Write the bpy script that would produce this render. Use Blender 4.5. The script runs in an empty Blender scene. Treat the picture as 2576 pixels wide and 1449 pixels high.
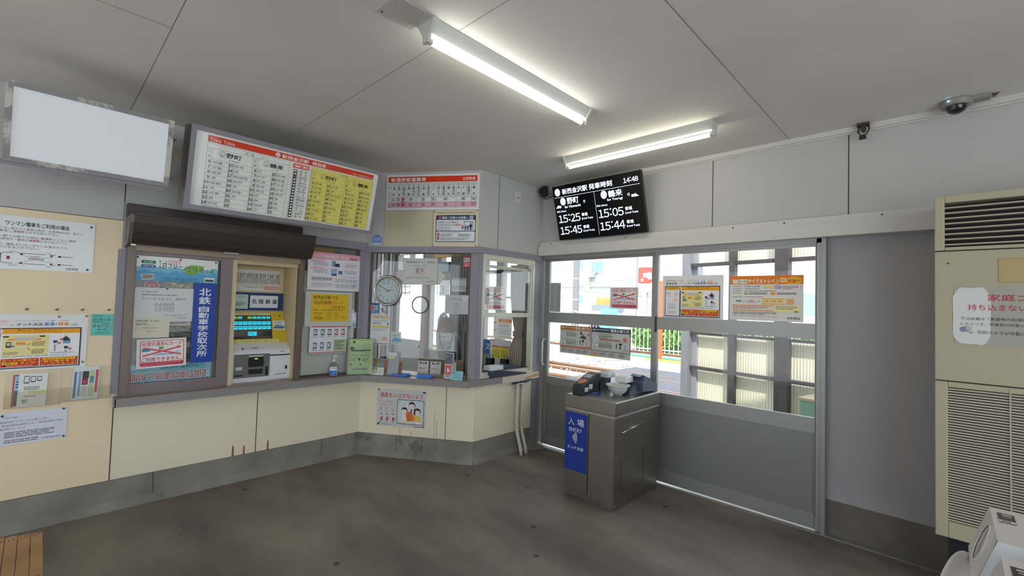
import bpy, math, random, re
from mathutils import Vector, Matrix

# ---------------------------------------------------------------- camera, world, sun, exposure
SC = bpy.context.scene
COL = SC.collection
cam_d = bpy.data.cameras.new('camera'); cam = bpy.data.objects.new('camera', cam_d); COL.objects.link(cam)
YAW, PITCH, ROLL = 0.7657, 0.0349, 0.0300
CAM = Vector((4.1485, -3.752, 1.5))
_f = Vector((-math.sin(YAW)*math.cos(PITCH), math.cos(YAW)*math.cos(PITCH), math.sin(PITCH)))
_r = Vector((math.cos(YAW), math.sin(YAW), 0)); _u = _r.cross(_f)
_r2 = math.cos(ROLL)*_r + math.sin(ROLL)*_u; _u2 = -math.sin(ROLL)*_r + math.cos(ROLL)*_u
cam.matrix_world = Matrix(((_r2.x, _u2.x, -_f.x, CAM.x), (_r2.y, _u2.y, -_f.y, CAM.y), (_r2.z, _u2.z, -_f.z, CAM.z), (0, 0, 0, 1)))
cam_d.sensor_width = 36.0; cam_d.lens = 1139.78/2576*36.0; cam_d.clip_start = 0.02; cam_d.clip_end = 300
SC.camera = cam
SC.view_settings.view_transform = 'Standard'; SC.view_settings.look = 'None'
SC.view_settings.gamma = 1.0; SC.view_settings.use_curve_mapping = False
SC.view_settings.exposure = 1.55
SC.cycles.use_denoising = True
SC.cycles.max_bounces = 8; SC.cycles.diffuse_bounces = 5; SC.cycles.glossy_bounces = 4
SC.cycles.transparent_max_bounces = 24; SC.cycles.transmission_bounces = 6
SC.cycles.sample_clamp_indirect = 6.0; SC.cycles.caustics_reflective = False; SC.cycles.caustics_refractive = False

W = bpy.data.worlds.new('sky'); SC.world = W; W.use_nodes = True
wn = W.node_tree.nodes; wl = W.node_tree.links
bg = wn['Background']
sky = wn.new('ShaderNodeTexSky'); sky.sky_type = 'HOSEK_WILKIE'; sky.turbidity = 4.5; sky.ground_albedo = 0.5
sky.sun_direction = Vector((0.35, -0.45, 0.82)).normalized()
mixs = wn.new('ShaderNodeMix'); mixs.data_type = 'RGBA'; mixs.inputs[0].default_value = 0.72
wl.new(sky.outputs[0], mixs.inputs[6]); mixs.inputs[7].default_value = (0.86, 0.93, 1.0, 1)
wl.new(mixs.outputs[2], bg.inputs[0]); bg.inputs[1].default_value = 1.55

sun_d = bpy.data.lights.new('sun', 'SUN'); sun_d.energy = 1.7; sun_d.angle = 0.02; sun_d.color = (1.0, 0.96, 0.9)
sun = bpy.data.objects.new('sun', sun_d); COL.objects.link(sun)
sun.rotation_euler = Vector((0.35, -0.45, 0.82)).to_track_quat('Z', 'Y').to_euler()

TUBE_STRENGTH = 5.5

# ---------------------------------------------------------------- helpers
def lin(c):
    return c/12.92 if c <= 0.04045 else ((c+0.055)/1.055)**2.4
def rgb(h):
    return tuple(lin(int(h[i:i+2], 16)/255) for i in (0, 2, 4)) + (1.0,)

MATS = {}
def mat(name, h, rough=0.6, metal=0.0, vary=0.0, scale=3.0, emit=0.0, spec=0.5, bump=0.0, bscale=40.0, dirt=None, coat=0.0):
    """procedural surface: a base colour, optionally mottled by noise, optionally bumped"""
    if name in MATS: return MATS[name]
    m = bpy.data.materials.new(name); m.use_nodes = True
    nt = m.node_tree; b = nt.nodes['Principled BSDF']
    b.inputs['Base Color'].default_value = rgb(h); b.inputs['Roughness'].default_value = rough
    b.inputs['Metallic'].default_value = metal; b.inputs['Specular IOR Level'].default_value = spec
    b.inputs['Coat Weight'].default_value = coat
    if vary or bump or dirt:
        tc = nt.nodes.new('ShaderNodeTexCoord')
    if vary:
        nz = nt.nodes.new('ShaderNodeTexNoise'); nz.inputs['Scale'].default_value = scale; nz.inputs['Detail'].default_value = 6
        nt.links.new(tc.outputs['Object'], nz.inputs['Vector'])
        rp = nt.nodes.new('ShaderNodeValToRGB'); c = rgb(h)
        rp.color_ramp.elements[0].position = 0.3; rp.color_ramp.elements[1].position = 0.7
        rp.color_ramp.elements[0].color = tuple(x*(1-vary) for x in c[:3]) + (1,)
        rp.color_ramp.elements[1].color = tuple(min(1, x*(1+vary)) for x in c[:3]) + (1,)
        nt.links.new(nz.outputs[0], rp.inputs[0]); last = rp.outputs[0]
        if dirt:
            n2 = nt.nodes.new('ShaderNodeTexNoise'); n2.inputs['Scale'].default_value = dirt[1]; n2.inputs['Detail'].default_value = 8; n2.inputs['Roughness'].default_value = 0.7
            nt.links.new(tc.outputs['Object'], n2.inputs['Vector'])
            r2 = nt.nodes.new('ShaderNodeValToRGB'); r2.color_ramp.elements[0].position = dirt[2]; r2.color_ramp.elements[1].position = dirt[2]+0.06
            nt.links.new(n2.outputs[0], r2.inputs[0])
            mx = nt.nodes.new('ShaderNodeMix'); mx.data_type = 'RGBA'
            nt.links.new(r2.outputs[0], mx.inputs[0]); nt.links.new(last, mx.inputs[6]); mx.inputs[7].default_value = rgb(dirt[0]); last = mx.outputs[2]
        nt.links.new(last, b.inputs['Base Color'])
    if bump:
        nb = nt.nodes.new('ShaderNodeTexNoise'); nb.inputs['Scale'].default_value = bscale; nb.inputs['Detail'].default_value = 4
        nt.links.new(tc.outputs['Object'], nb.inputs['Vector'])
        bp = nt.nodes.new('ShaderNodeBump'); bp.inputs['Strength'].default_value = bump; bp.inputs['Distance'].default_value = 0.01
        nt.links.new(nb.outputs[0], bp.inputs['Height']); nt.links.new(bp.outputs[0], b.inputs['Normal'])
    if emit:
        b.inputs['Emission Color'].default_value = rgb(h); b.inputs['Emission Strength'].default_value = emit
    MATS[name] = m
    return m

def clear(name, tint='ffffff', gloss=0.06, rough=0.02, frost=0.0, edge=0.5):
    """a thin clear sheet: light passes straight through, a little is mirrored"""
    if name in MATS: return MATS[name]
    m = bpy.data.materials.new(name); m.use_nodes = True; nt = m.node_tree
    nt.nodes.remove(nt.nodes['Principled BSDF']); out = nt.nodes['Material Output']
    tr = nt.nodes.new('ShaderNodeBsdfTransparent'); tr.inputs[0].default_value = rgb(tint)
    gl = nt.nodes.new('ShaderNodeBsdfGlossy'); gl.inputs['Roughness'].default_value = rough
    fr = nt.nodes.new('ShaderNodeLayerWeight'); fr.inputs['Blend'].default_value = 0.22
    mu = nt.nodes.new('ShaderNodeMath'); mu.operation = 'MULTIPLY_ADD'; mu.inputs[1].default_value = edge; mu.inputs[2].default_value = gloss
    nt.links.new(fr.outputs['Facing'], mu.inputs[0])
    mx = nt.nodes.new('ShaderNodeMixShader'); nt.links.new(mu.outputs[0], mx.inputs[0])
    last = tr.outputs[0]
    if frost:
        di = nt.nodes.new('ShaderNodeBsdfTranslucent'); di.inputs[0].default_value = rgb(tint)
        m2 = nt.nodes.new('ShaderNodeMixShader'); m2.inputs[0].default_value = frost
        nt.links.new(last, m2.inputs[1]); nt.links.new(di.outputs[0], m2.inputs[2]); last = m2.outputs[0]
    nt.links.new(last, mx.inputs[1]); nt.links.new(gl.outputs[0], mx.inputs[2]); nt.links.new(mx.outputs[0], out.inputs[0])
    MATS[name] = m
    return m

def ink(h, rough=0.55):
    return mat('print_'+h+('' if rough == 0.55 else '_%d' % int(rough*100)), h, rough=rough, spec=0.3)

class Fr:
    """a flat frame of reference: u across, v up, n out towards the room"""
    def __init__(s, O, U, V, N): s.O, s.U, s.V, s.N = Vector(O), Vector(U), Vector(V), Vector(N)
    def p(s, u, v, n=0.0): return s.O + s.U*u + s.V*v + s.N*n
    def at(s, u, v, n=0.0, rot=0.0, tilt=0.0):
        """frame moved to (u,v,n), turned in its plane by rot and leaned out at the top by tilt"""
        U = s.U*math.cos(rot) + s.V*math.sin(rot); V = -s.U*math.sin(rot) + s.V*math.cos(rot)
        V2 = V*math.cos(tilt) + s.N*math.sin(tilt); N2 = s.N*math.cos(tilt) - V*math.sin(tilt)
        return Fr(s.p(u, v, n), U, V2, N2)
    def turn(s, a):
        """frame swung about its v axis"""
        U = s.U*math.cos(a) + s.N*math.sin(a); N = s.N*math.cos(a) - s.U*math.sin(a)
        return Fr(s.O, U, s.V, N)
Z = (0, 0, 1)
YA, XB, YB, H = -1.5398, 0.9725, -0.9088, 2.7565
_l = math.hypot(XB, YB-YA); T2 = ((XB)/_l, (YB-YA)/_l, 0); N2 = (T2[1], -T2[0], 0); L2 = _l
F1 = Fr((0, 0, 0), (0, 1, 0), Z, (1, 0, 0))        # ticket wall, u = y
F2 = Fr((0, YA, 0), T2, Z, N2)                      # angled booth front, u along it
F3 = Fr((XB, 0, 0), (0, 1, 0), Z, (1, 0, 0))       # booth side, u = y
F4 = Fr((0, 0, 0), (1, 0, 0), Z, (0, -1, 0))       # door wall, u = x
FW = Fr((0, 0, 0), (1, 0, 0), (0, 1, 0), Z)         # floor: u = x, v = y, n = up

class G:
    """collects shapes for ONE mesh object"""
    def __init__(s): s.v, s.f, s.m, s.sm, s.mats = [], [], [], [], []
    def mi(s, m):
        if m not in s.mats: s.mats.append(m)
        return s.mats.index(m)
    def add(s, vs, fs, m, smooth=False):
        b = len(s.v); i = s.mi(m); s.v += [Vector(x) for x in vs]
        for f in fs: s.f.append([b+k for k in f]); s.m.append(i); s.sm.append(smooth)
        return s
    def hexa(s, p, m): # p: 4 bottom ccw, 4 top
        return s.add(p, [(3, 2, 1, 0), (4, 5, 6, 7), (0, 1, 5, 4), (1, 2, 6, 5), (2, 3, 7, 6), (3, 0, 4, 7)], m)
    def box(s, a, b, m):
        (x0, y0, z0), (x1, y1, z1) = a, b
        return s.hexa([(x0, y0, z0), (x1, y0, z0), (x1, y1, z0), (x0, y1, z0), (x0, y0, z1), (x1, y0, z1), (x1, y1, z1), (x0, y1, z1)], m)
    def fb(s, F, u0, u1, v0, v1, n0, n1, m):
        return s.hexa([F.p(u0, v0, n0), F.p(u1, v0, n0), F.p(u1, v1, n0), F.p(u0, v1, n0), F.p(u0, v0, n1), F.p(u1, v0, n1), F.p(u1, v1, n1), F.p(u0, v1, n1)], m)
    def ring(s, F, u0, u1, v0, v1, t, n0, n1, m, tb=None, tt=None, tr=None):
        tb = t if tb is None else tb; tt = t if tt is None else tt; tr = t if tr is None else tr
        s.fb(F, u0, u0+t, v0, v1, n0, n1, m); s.fb(F, u1-tr, u1, v0, v1, n0, n1, m)
        s.fb(F, u0+t, u1-tr, v0, v0+tb, n0, n1, m); s.fb(F, u0+t, u1-tr, v1-tt, v1, n0, n1, m)
        return s
    def prism(s, pts, d, m, smooth=False):
        """pts: planar loop of points, extruded by vector d"""
        n = len(pts); d = Vector(d); a = [Vector(p) for p in pts]; b = [p+d for p in a]
        return s.add(a+b, [list(range(n))[::-1], list(range(n, 2*n))] + [(i, (i+1) % n, n+(i+1) % n, n+i) for i in range(n)], m, smooth)
    def fprism(s, F, pts, n0, n1, m):
        return s.prism([F.p(u, v, n0) for u, v in pts], F.N*(n1-n0), m)
    def flat(s, F, pts, n, m):
        return s.add([F.p(u, v, n) for u, v in pts], [list(range(len(pts)))], m)
    def cyl(s, p0, p1, r0, m, r1=None, seg=20, caps=True, smooth=True):
        p0, p1 = Vector(p0), Vector(p1); r1 = r0 if r1 is None else r1
        ax = (p1-p0).normalized(); a = ax.orthogonal().normalized(); b = ax.cross(a)
        va = [p0+(a*math.cos(2*math.pi*i/seg)+b*math.sin(2*math.pi*i/seg))*r0 for i in range(seg)]
        vb = [p1+(a*math.cos(2*math.pi*i/seg)+b*math.sin(2*math.pi*i/seg))*r1 for i in range(seg)]
        s.add(va+vb, [(i, (i+1) % seg, seg+(i+1) % seg, seg+i) for i in range(seg)], m, smooth)
        if caps:
            s.add(va, [list(range(seg))[::-1]], m); s.add(vb, [list(range(seg))], m)
        return s
    def lathe(s, c, prof, m, axis=(0, 0, 1), seg=32, smooth=True):
        """prof: (radius, height along axis) pairs"""
        ax = Vector(axis).normalized(); a = ax.orthogonal().normalized(); b = ax.cross(a); c = Vector(c); vs = []; n = len(prof)
        for r, h in prof:
            for i in range(seg):
                t = 2*math.pi*i/seg; vs.append(c+ax*h+(a*math.cos(t)+b*math.sin(t))*max(r, 1e-5))
        fs = [(k*seg+i, k*seg+(i+1) % seg, (k+1)*seg+(i+1) % seg, (k+1)*seg+i) for k in range(n-1) for i in range(seg)]
        return s.add(vs, fs, m, smooth)
    def tube(s, pts, r, m, seg=10):
        pts = [Vector(p) for p in pts]; vs = []; n = len(pts); prev = None
        for k, p in enumerate(pts):
            t = (pts[min(k+1, n-1)]-pts[max(k-1, 0)]).normalized()
            a = t.orthogonal().normalized() if prev is None else (prev-t*prev.dot(t)).normalized()
            prev = a; b = t.cross(a)
            vs += [p+(a*math.cos(2*math.pi*i/seg)+b*math.sin(2*math.pi*i/seg))*r for i in range(seg)]
        fs = [(k*seg+i, k*seg+(i+1) % seg, (k+1)*seg+(i+1) % seg, (k+1)*seg+i) for k in range(n-1) for i in range(seg)]
        fs += [list(range(seg))[::-1], [(n-1)*seg+i for i in range(seg)]]
        return s.add(vs, fs, m, True)
    def link(s, name, parent=None, label=None, cat=None, group=None, kind=None, bevel=0.0, bseg=2, fix=False):
        me = bpy.data.meshes.new(name)
        if parent is not None: o0 = wloc(parent)
        else:
            xs = [min(v[i] for v in s.v) for i in range(3)]; xe = [max(v[i] for v in s.v) for i in range(3)]
            o0 = Vector(((xs[0]+xe[0])/2, (xs[1]+xe[1])/2, xs[2]))
        if kind == 'structure' and parent is None: o0 = Vector((0, 0, 0))
        me.from_pydata([v-o0 for v in s.v], [], s.f)
        for m in s.mats: me.materials.append(m)
        me.polygons.foreach_set('material_index', s.m); me.polygons.foreach_set('use_smooth', s.sm)
        me.update()
        o = bpy.data.objects.new(name, me); COL.objects.link(o)
        if parent is not None:
            o.parent = parent
            if parent.type == 'MESH' or parent.parent is not None: pass
        else: o.location = o0
        WL[o.name] = o0
        if label: o['label'] = label
        if cat: o['category'] = cat
        if group: o['group'] = group
        if kind: o['kind'] = kind
        if bevel:
            b = o.modifiers.new('bevel', 'BEVEL'); b.width = bevel; b.segments = bseg; b.limit_method = 'ANGLE'; b.angle_limit = math.radians(40)
        if fix: fixn(me)
        return o
WL = {}
def wloc(o): return WL[o.name]
def fixn(me):
    import bmesh
    bm = bmesh.new(); bm.from_mesh(me); bmesh.ops.recalc_face_normals(bm, faces=bm.faces); bm.to_mesh(me); bm.free()
def thing(name, label, cat, loc, group=None):
    o = bpy.data.objects.new(name, None); COL.objects.link(o); o.location = loc; o.empty_display_size = 0.05
    o['label'] = label; o['category'] = cat
    if group: o['group'] = group
    WL[o.name] = Vector(loc)
    return o
def copy_thing(src, d, label, group=None):
    """copy of a thing with its parts and sub-parts, moved by d"""
    def rec(o, par):
        c = o.copy(); COL.objects.link(c)
        if par is not None: c.parent = par
        for ch in KIDS(o): rec(ch, c)
        return c
    c = rec(src, None); c.location = Vector(src.location)+Vector(d); c['label'] = label
    if group: c['group'] = group
    return c
def KIDS(o): return [x for x in bpy.data.objects if x.parent == o]
def label(o, text): o['label'] = text; return o

# ---- lettering: outlines of characters turned into flat faces
_tc = bpy.data.curves.new('lettering', 'FONT'); _to = bpy.data.objects.new('lettering', _tc); COL.objects.link(_to)
_tcache = {}
def glyphs(s, bold=0.0, ital=0.0):
    k = (s, bold, ital)
    if k in _tcache: return _tcache[k]
    runs = re.findall(r'[0-9:]+|[^0-9:]+', s)
    if len(runs) > 1 or re.match(r'[0-9:]', s) and len(s) > 1 or s == '1':      # numerals get the same upright face as the kanji
        vs, fs, pen = [], [], 0.0
        for r in runs:
            if r[0] in '0123456789:':
                for ch in r:
                    v, f = glyphs(chr(ord(ch)+0xFEE0), 0.0, ital); o = len(vs); adv = 0.30 if ch == ':' else 0.575
                    xm = sum((min(q[0] for q in v), max(q[0] for q in v)))/2 if ch in '1:' else 0.5; vs += [(pen+x-xm+adv/2, y+(0.13 if ch == ':' and min(q[1] for q in v) < 0.08 else 0)) for x, y in v]; fs += [tuple(o+i for i in q) for q in f]; pen += adv
            else:
                v, f = glyphs(r, 0.0, ital) if r.strip() else ([], []); o = len(vs)
                vs += [(pen+x, y) for x, y in v]; fs += [tuple(o+i for i in q) for q in f]
                pen += (max(x for x, y in v)+0.05 if v else 0.0)+0.28*(len(r)-len(r.rstrip())) 
        _tcache[k] = (vs, fs); return _tcache[k]
    if len(s) == 1 and s in '023456789': s = chr(ord(s)+0xFEE0)
    _tc.body = s; _tc.offset = bold; _tc.resolution_u = 2; _tc.shear = ital
    dg = bpy.context.evaluated_depsgraph_get(); dg.update()
    me = bpy.data.meshes.new_from_object(_to.evaluated_get(dg))
    vs = [(v.co.x, v.co.y) for v in me.vertices]; fs = [tuple(p.vertices) for p in me.polygons]
    bpy.data.meshes.remove(me)
    _tcache[k] = (vs, fs)
    return _tcache[k]

class Sheet(G):
    """a printed sheet: thin slab with print laid on its face; x right and y down in 0..1 of the sheet"""
    def __init__(s, F, u0, u1, v0, v1, n=0.002, thick=0.0015, paper='eeeeea', rough=0.55, slab=True, back=None):
        G.__init__(s); s.F, s.u0, s.u1, s.v0, s.v1, s.n = F, u0, u1, v0, v1, n+thick; s.k = 0
        s.w, s.h = u1-u0, v1-v0
        s.rng = random.Random(int((u0+v0)*9973) & 0xffff)
        if slab: s.fb(F, u0, u1, v0, v1, n, n+thick, ink(paper, rough))
    def P(s, x, y, n): return s.F.p(s.u0+s.w*x, s.v1-s.h*y, n)
    def lay(s): s.k += 1; return s.n+0.00025+0.00003*s.k
    def r(s, x, y, w, h, c):
        n = s.lay(); return s.add([s.P(x, y+h, n), s.P(x+w, y+h, n), s.P(x+w, y, n), s.P(x, y, n)], [(0, 1, 2, 3)], ink(c))
    def poly(s, pts, c):
        n = s.lay(); return s.add([s.P(x, y, n) for x, y in pts], [list(range(len(pts)))], ink(c))
    def disc(s, x, y, ry, c, seg=20, sx=1.0):
        rx = ry*s.h/s.w*sx
        return s.poly([(x+rx*math.cos(2*math.pi*i/seg), y+ry*math.sin(2*math.pi*i/seg)) for i in range(seg)], c)
    def rr(s, x, y, w, h, rad, c):
        """rounded rectangle, rad as share of sheet height"""
        ry = rad; rx = rad*s.h/s.w; pts = []
        for cx, cy, a0 in ((x+w-rx, y+ry, -90), (x+w-rx, y+h-ry, 0), (x+rx, y+h-ry, 90), (x+rx, y+ry, 180)):
            for k in range(5):
                a = math.radians(a0+k*22.5); pts.append((cx+rx*math.cos(a), cy+ry*math.sin(a)))
        return s.poly(pts, c)
    def box_(s, x, y, w, h, t, c):
        """outline; t as share of sheet height"""
        tx = t*s.h/s.w
        s.r(x, y, w, t, c); s.r(x, y+h-t, w, t, c); s.r(x, y, tx, h, c); s.r(x+w-tx, y, tx, h, c); return s
    def line(s, x0, y0, x1, y1, t, c):
        ax, ay = (x1-x0)*s.w, (y1-y0)*s.h; L = math.hypot(ax, ay) or 1; px, py = -ay/L*t*s.h/2, ax/L*t*s.h/2
        px /= s.w; py /= s.h
        return s.poly([(x0+px, y0+py), (x1+px, y1+py), (x1-px, y1-py), (x0-px, y0-py)], c)
    def t(s, txt, x, y, h, c='202022', w=None, b=0.0, al='l', rot=0, ital=0.0):
        """lettering; (x,y) top-left (or centre/right by al) of its box, h the height, w the width if it is to be fitted"""
        vs, fs = glyphs(txt, 0.0, ital)
        if not fs: return s
        x0 = min(v[0] for v in vs); x1 = max(v[0] for v in vs); y0 = min(v[1] for v in vs); y1 = max(v[1] for v in vs)
        ky = h*s.h/max(y1-y0, 1e-6); kx = (w*s.w/max(x1-x0, 1e-6)) if w else ky
        tw = (x1-x0)*kx/s.w
        if al == 'c': x -= tw/2
        if al == 'r': x -= tw
        e = b*min(kx, ky)
        for ex, ey in (((0, 0),) if not b else ((0, 0), (-e, 0), (e, 0), (0, -e), (0, e))):   # heavier lettering: strokes thickened sideways
            n = s.lay(); out = []
            for vx, vy in vs:
                a, d = (vx-x0)*kx, (y1-vy)*ky
                if rot == 180: a, d = (x1-x0)*kx-a, (y1-y0)*ky-d
                out.append(s.F.p(s.u0+s.w*x+a+ex, s.v1-s.h*y-d+ey, n))
            s.add(out, fs, ink(c))
        return s
    def col(s, txt, x, y, w, h, c='202022', b=0.0):
        """characters set one under another inside a box"""
        n = len(txt); ch = h/n
        for i, q in enumerate(txt):
            if q != ' ': s.t(q, x, y+ch*(i+0.06), ch*0.88, c, w=w, b=b)
        return s
    def g(s, x, y, w, h, rows, c='6a6a6c', fill=0.9, thick=0.45):
        """lines of print too small to read: broken grey rules"""
        rh = h/rows
        for i in range(rows):
            e = x+w*(fill-0.35*s.rng.random() if i % 3 == 2 else fill); q = x; n = s.lay(); m = ink(c)
            while q < e:
                l = w*(0.05+0.16*s.rng.random()); l = min(l, e-q); yy = y+rh*i
                s.add([s.P(q, yy+rh*thick, n), s.P(q+l, yy+rh*thick, n), s.P(q+l, yy, n), s.P(q, yy, n)], [(0, 1, 2, 3)], m)
                q += l+w*0.018
        return s
def put(s, name, label_, cat, group=None, parent=None):
    return s.link(name, parent=parent, label=label_, cat=cat, group=group)
def pin(parent, F, u, v, n, c='26262a', r=0.006):
    g = G(); g.cyl(F.p(u, v, n), F.p(u, v, n+0.006), r, mat('pin_'+c, c, 0.4), r1=r*0.7, seg=10)
    return g.link('push_pin', parent=parent)
# ---------------------------------------------------------------- the setting
GREY = mat('painted_wall_grey', 'bebdbb', 0.7, vary=0.03, scale=1.5)
GREYD = mat('painted_wall_grey_panel', 'a5a3a6', 0.6, vary=0.03, scale=1.5)
CREAM = mat('cream_panel', 'e6dcc3', 0.6, vary=0.035, scale=1.2)
CREAM2 = mat('cream_panel_upper', 'ecdab8', 0.6, vary=0.03, scale=1.2)
LILAC = mat('lilac_grey_paint', '8d8995', 0.5, vary=0.03)
CONC = mat('concrete_plinth', '85827a', 0.85, vary=0.24, scale=4, bump=0.2, bscale=60, dirt=('6c6a64', 2.2, 0.60))
SEAM = mat('dark_seam', '4a4640', 0.9)
TRIMW = mat('white_trim', 'cfcdc8', 0.45)
ALU = mat('aluminium', '9d9d9b', 0.40, metal=0.5, vary=0.02)
ALUD = mat('aluminium_dark', '3a3a3c', 0.6)  # dark tone for joints, screws and brackets
ALUP = mat('grey_door_panel', '8a8a89', 0.36, metal=0.35, vary=0.02)
GLASS = clear('clear_pane', 'f6faf9', gloss=0.02, rough=0.0)
GLASS2 = clear('booth_pane', 'f0f4f2', gloss=0.035, rough=0.0)

def floor_material():
    m = bpy.data.materials.new('worn_concrete_floor'); m.use_nodes = True; nt = m.node_tree; b = nt.nodes['Principled BSDF']
    tc = nt.nodes.new('ShaderNodeTexCoord')
    mp = nt.nodes.new('ShaderNodeMapping'); nt.links.new(tc.outputs['Object'], mp.inputs[0]); mp.inputs['Rotation'].default_value = (0, 0, 0.6); mp.inputs['Scale'].default_value = (1.0, 2.2, 1)
    def noise(sc, det, rough=0.6, src=None):
        n = nt.nodes.new('ShaderNodeTexNoise'); n.inputs['Scale'].default_value = sc; n.inputs['Detail'].default_value = det; n.inputs['Roughness'].default_value = rough
        nt.links.new((src or mp).outputs[0] if src is None else src, n.inputs['Vector']); return n.outputs[0]
    def ramp(v, a, ca, c, cc):
        r = nt.nodes.new('ShaderNodeValToRGB'); r.color_ramp.elements[0].position = a; r.color_ramp.elements[0].color = ca
        r.color_ramp.elements[1].position = c; r.color_ramp.elements[1].color = cc; nt.links.new(v, r.inputs[0]); return r.outputs[0]
    def mix(f, a, c):
        x = nt.nodes.new('ShaderNodeMix'); x.data_type = 'RGBA'
        nt.links.new(f, x.inputs[0])
        for s_, v in ((6, a), (7, c)):
            if isinstance(v, tuple): x.inputs[s_].default_value = v
            else: nt.links.new(v, x.inputs[s_])
        return x.outputs[2]
    base = ramp(noise(0.9, 9), 0.32, rgb('61574f'), 0.68, rgb('968a7e'))
    fine = ramp(noise(14, 8, 0.7), 0.35, (0, 0, 0, 1), 0.75, (0.5, 0.5, 0.5, 1))
    col = mix(fine, base, rgb('6e6965'))
    scr = ramp(noise(5.5, 10, 0.8), 0.61, (0, 0, 0, 1), 0.72, (0.55, 0.55, 0.55, 1))
    col = mix(scr, col, rgb('9d948a'))
    vo = nt.nodes.new('ShaderNodeTexVoronoi'); vo.inputs['Scale'].default_value = 4.2; vo.inputs['Randomness'].default_value = 1.0
    nt.links.new(tc.outputs['Object'], vo.inputs['Vector'])
    spot = ramp(vo.outputs['Distance'], 0.075, (1, 1, 1, 1), 0.10, (0, 0, 0, 1))
    sep = nt.nodes.new('ShaderNodeSeparateColor'); nt.links.new(vo.outputs['Color'], sep.inputs[0])
    pick = nt.nodes.new('ShaderNodeMath'); pick.operation = 'GREATER_THAN'; pick.inputs[1].default_value = 0.68; nt.links.new(sep.outputs[0], pick.inputs[0])
    mu = nt.nodes.new('ShaderNodeMath'); mu.operation = 'MULTIPLY'; nt.links.new(spot, mu.inputs[0]); nt.links.new(pick.outputs[0], mu.inputs[1])
    m8 = nt.nodes.new('ShaderNodeMath'); m8.operation = 'MULTIPLY'; m8.inputs[1].default_value = 0.8; nt.links.new(mu.outputs[0], m8.inputs[0])
    col = mix(m8.outputs[0], col, rgb('2f2926'))
    nt.links.new(col, b.inputs['Base Color'])
    rr = nt.nodes.new('ShaderNodeMapRange'); rr.inputs[3].default_value = 0.42; rr.inputs[4].default_value = 0.75
    nt.links.new(noise(2.5, 5), rr.inputs[0]); nt.links.new(rr.outputs[0], b.inputs['Roughness'])
    bp = nt.nodes.new('ShaderNodeBump'); bp.inputs['Strength'].default_value = 0.25; bp.inputs['Distance'].default_value = 0.004
    nt.links.new(noise(30, 6, 0.7), bp.inputs['Height']); nt.links.new(bp.outputs[0], b.inputs['Normal'])
    return m
def ceiling_material():
    m = bpy.data.materials.new('ceiling_board'); m.use_nodes = True; nt = m.node_tree; b = nt.nodes['Principled BSDF']
    tc = nt.nodes.new('ShaderNodeTexCoord')
    n1 = nt.nodes.new('ShaderNodeTexNoise'); n1.inputs['Scale'].default_value = 1.3; n1.inputs['Detail'].default_value = 6; nt.links.new(tc.outputs['Object'], n1.inputs['Vector'])
    r = nt.nodes.new('ShaderNodeValToRGB'); r.color_ramp.elements[0].position = 0.3; r.color_ramp.elements[0].color = rgb('d2cfc8'); r.color_ramp.elements[1].position = 0.7; r.color_ramp.elements[1].color = rgb('dedbd4')
    nt.links.new(n1.outputs[0], r.inputs[0])
    mp = nt.nodes.new('ShaderNodeMapping'); mp.inputs['Scale'].default_value = (1, 3.5, 1); nt.links.new(tc.outputs['Object'], mp.inputs[0])
    vo = nt.nodes.new('ShaderNodeTexVoronoi'); vo.inputs['Scale'].default_value = 26; nt.links.new(mp.outputs[0], vo.inputs['Vector'])
    fl = nt.nodes.new('ShaderNodeValToRGB'); fl.color_ramp.elements[0].position = 0.05; fl.color_ramp.elements[0].color = (1, 1, 1, 1); fl.color_ramp.elements[1].position = 0.10; fl.color_ramp.elements[1].color = (0, 0, 0, 1)
    nt.links.new(vo.outputs['Distance'], fl.inputs[0])
    f2 = nt.nodes.new('ShaderNodeMath'); f2.operation = 'MULTIPLY'; f2.inputs[1].default_value = 0.45; nt.links.new(fl.outputs[0], f2.inputs[0])
    mx = nt.nodes.new('ShaderNodeMix'); mx.data_type = 'RGBA'; nt.links.new(f2.outputs[0], mx.inputs[0]); nt.links.new(r.outputs[0], mx.inputs[6]); mx.inputs[7].default_value = rgb('8f8468')
    nt.links.new(mx.outputs[2], b.inputs['Base Color']); b.inputs['Roughness'].default_value = 0.75
    return m

def st(g, name, parent=None, **k): return g.link(name, parent=parent, kind=None if parent else 'structure', **k)

XR, YK = 7.2, -7.4                       # far right and back of the room
g = G(); g.box((0.0, YK, -0.12), (XR, 0.0, 0.0), floor_material()); floor = st(g, 'floor')
g = G(); g.box((-3.0, YK, H), (XR, 0.9, H+0.12), ceiling_material()); ceiling = st(g, 'ceiling')  # overhang past the door wall is added, unseen, to block the sun
g = G()
for a, b in (((0.0, -3.379), (XR, -3.3772)), ((0.3, -2.465), (XR, -2.4638)), ((3.322, YK), (3.3238, 0.0)), ((5.14, YK), (5.1418, 0.0)), ((1.505, YK), (1.5062, -3.38))):
    g.box((a[0], a[1], H-0.0012), (b[0], b[1], H-0.0002), mat('ceiling_seam', '6e6a62', 0.9))
st(g, 'ceiling_joint', ceiling)

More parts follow.
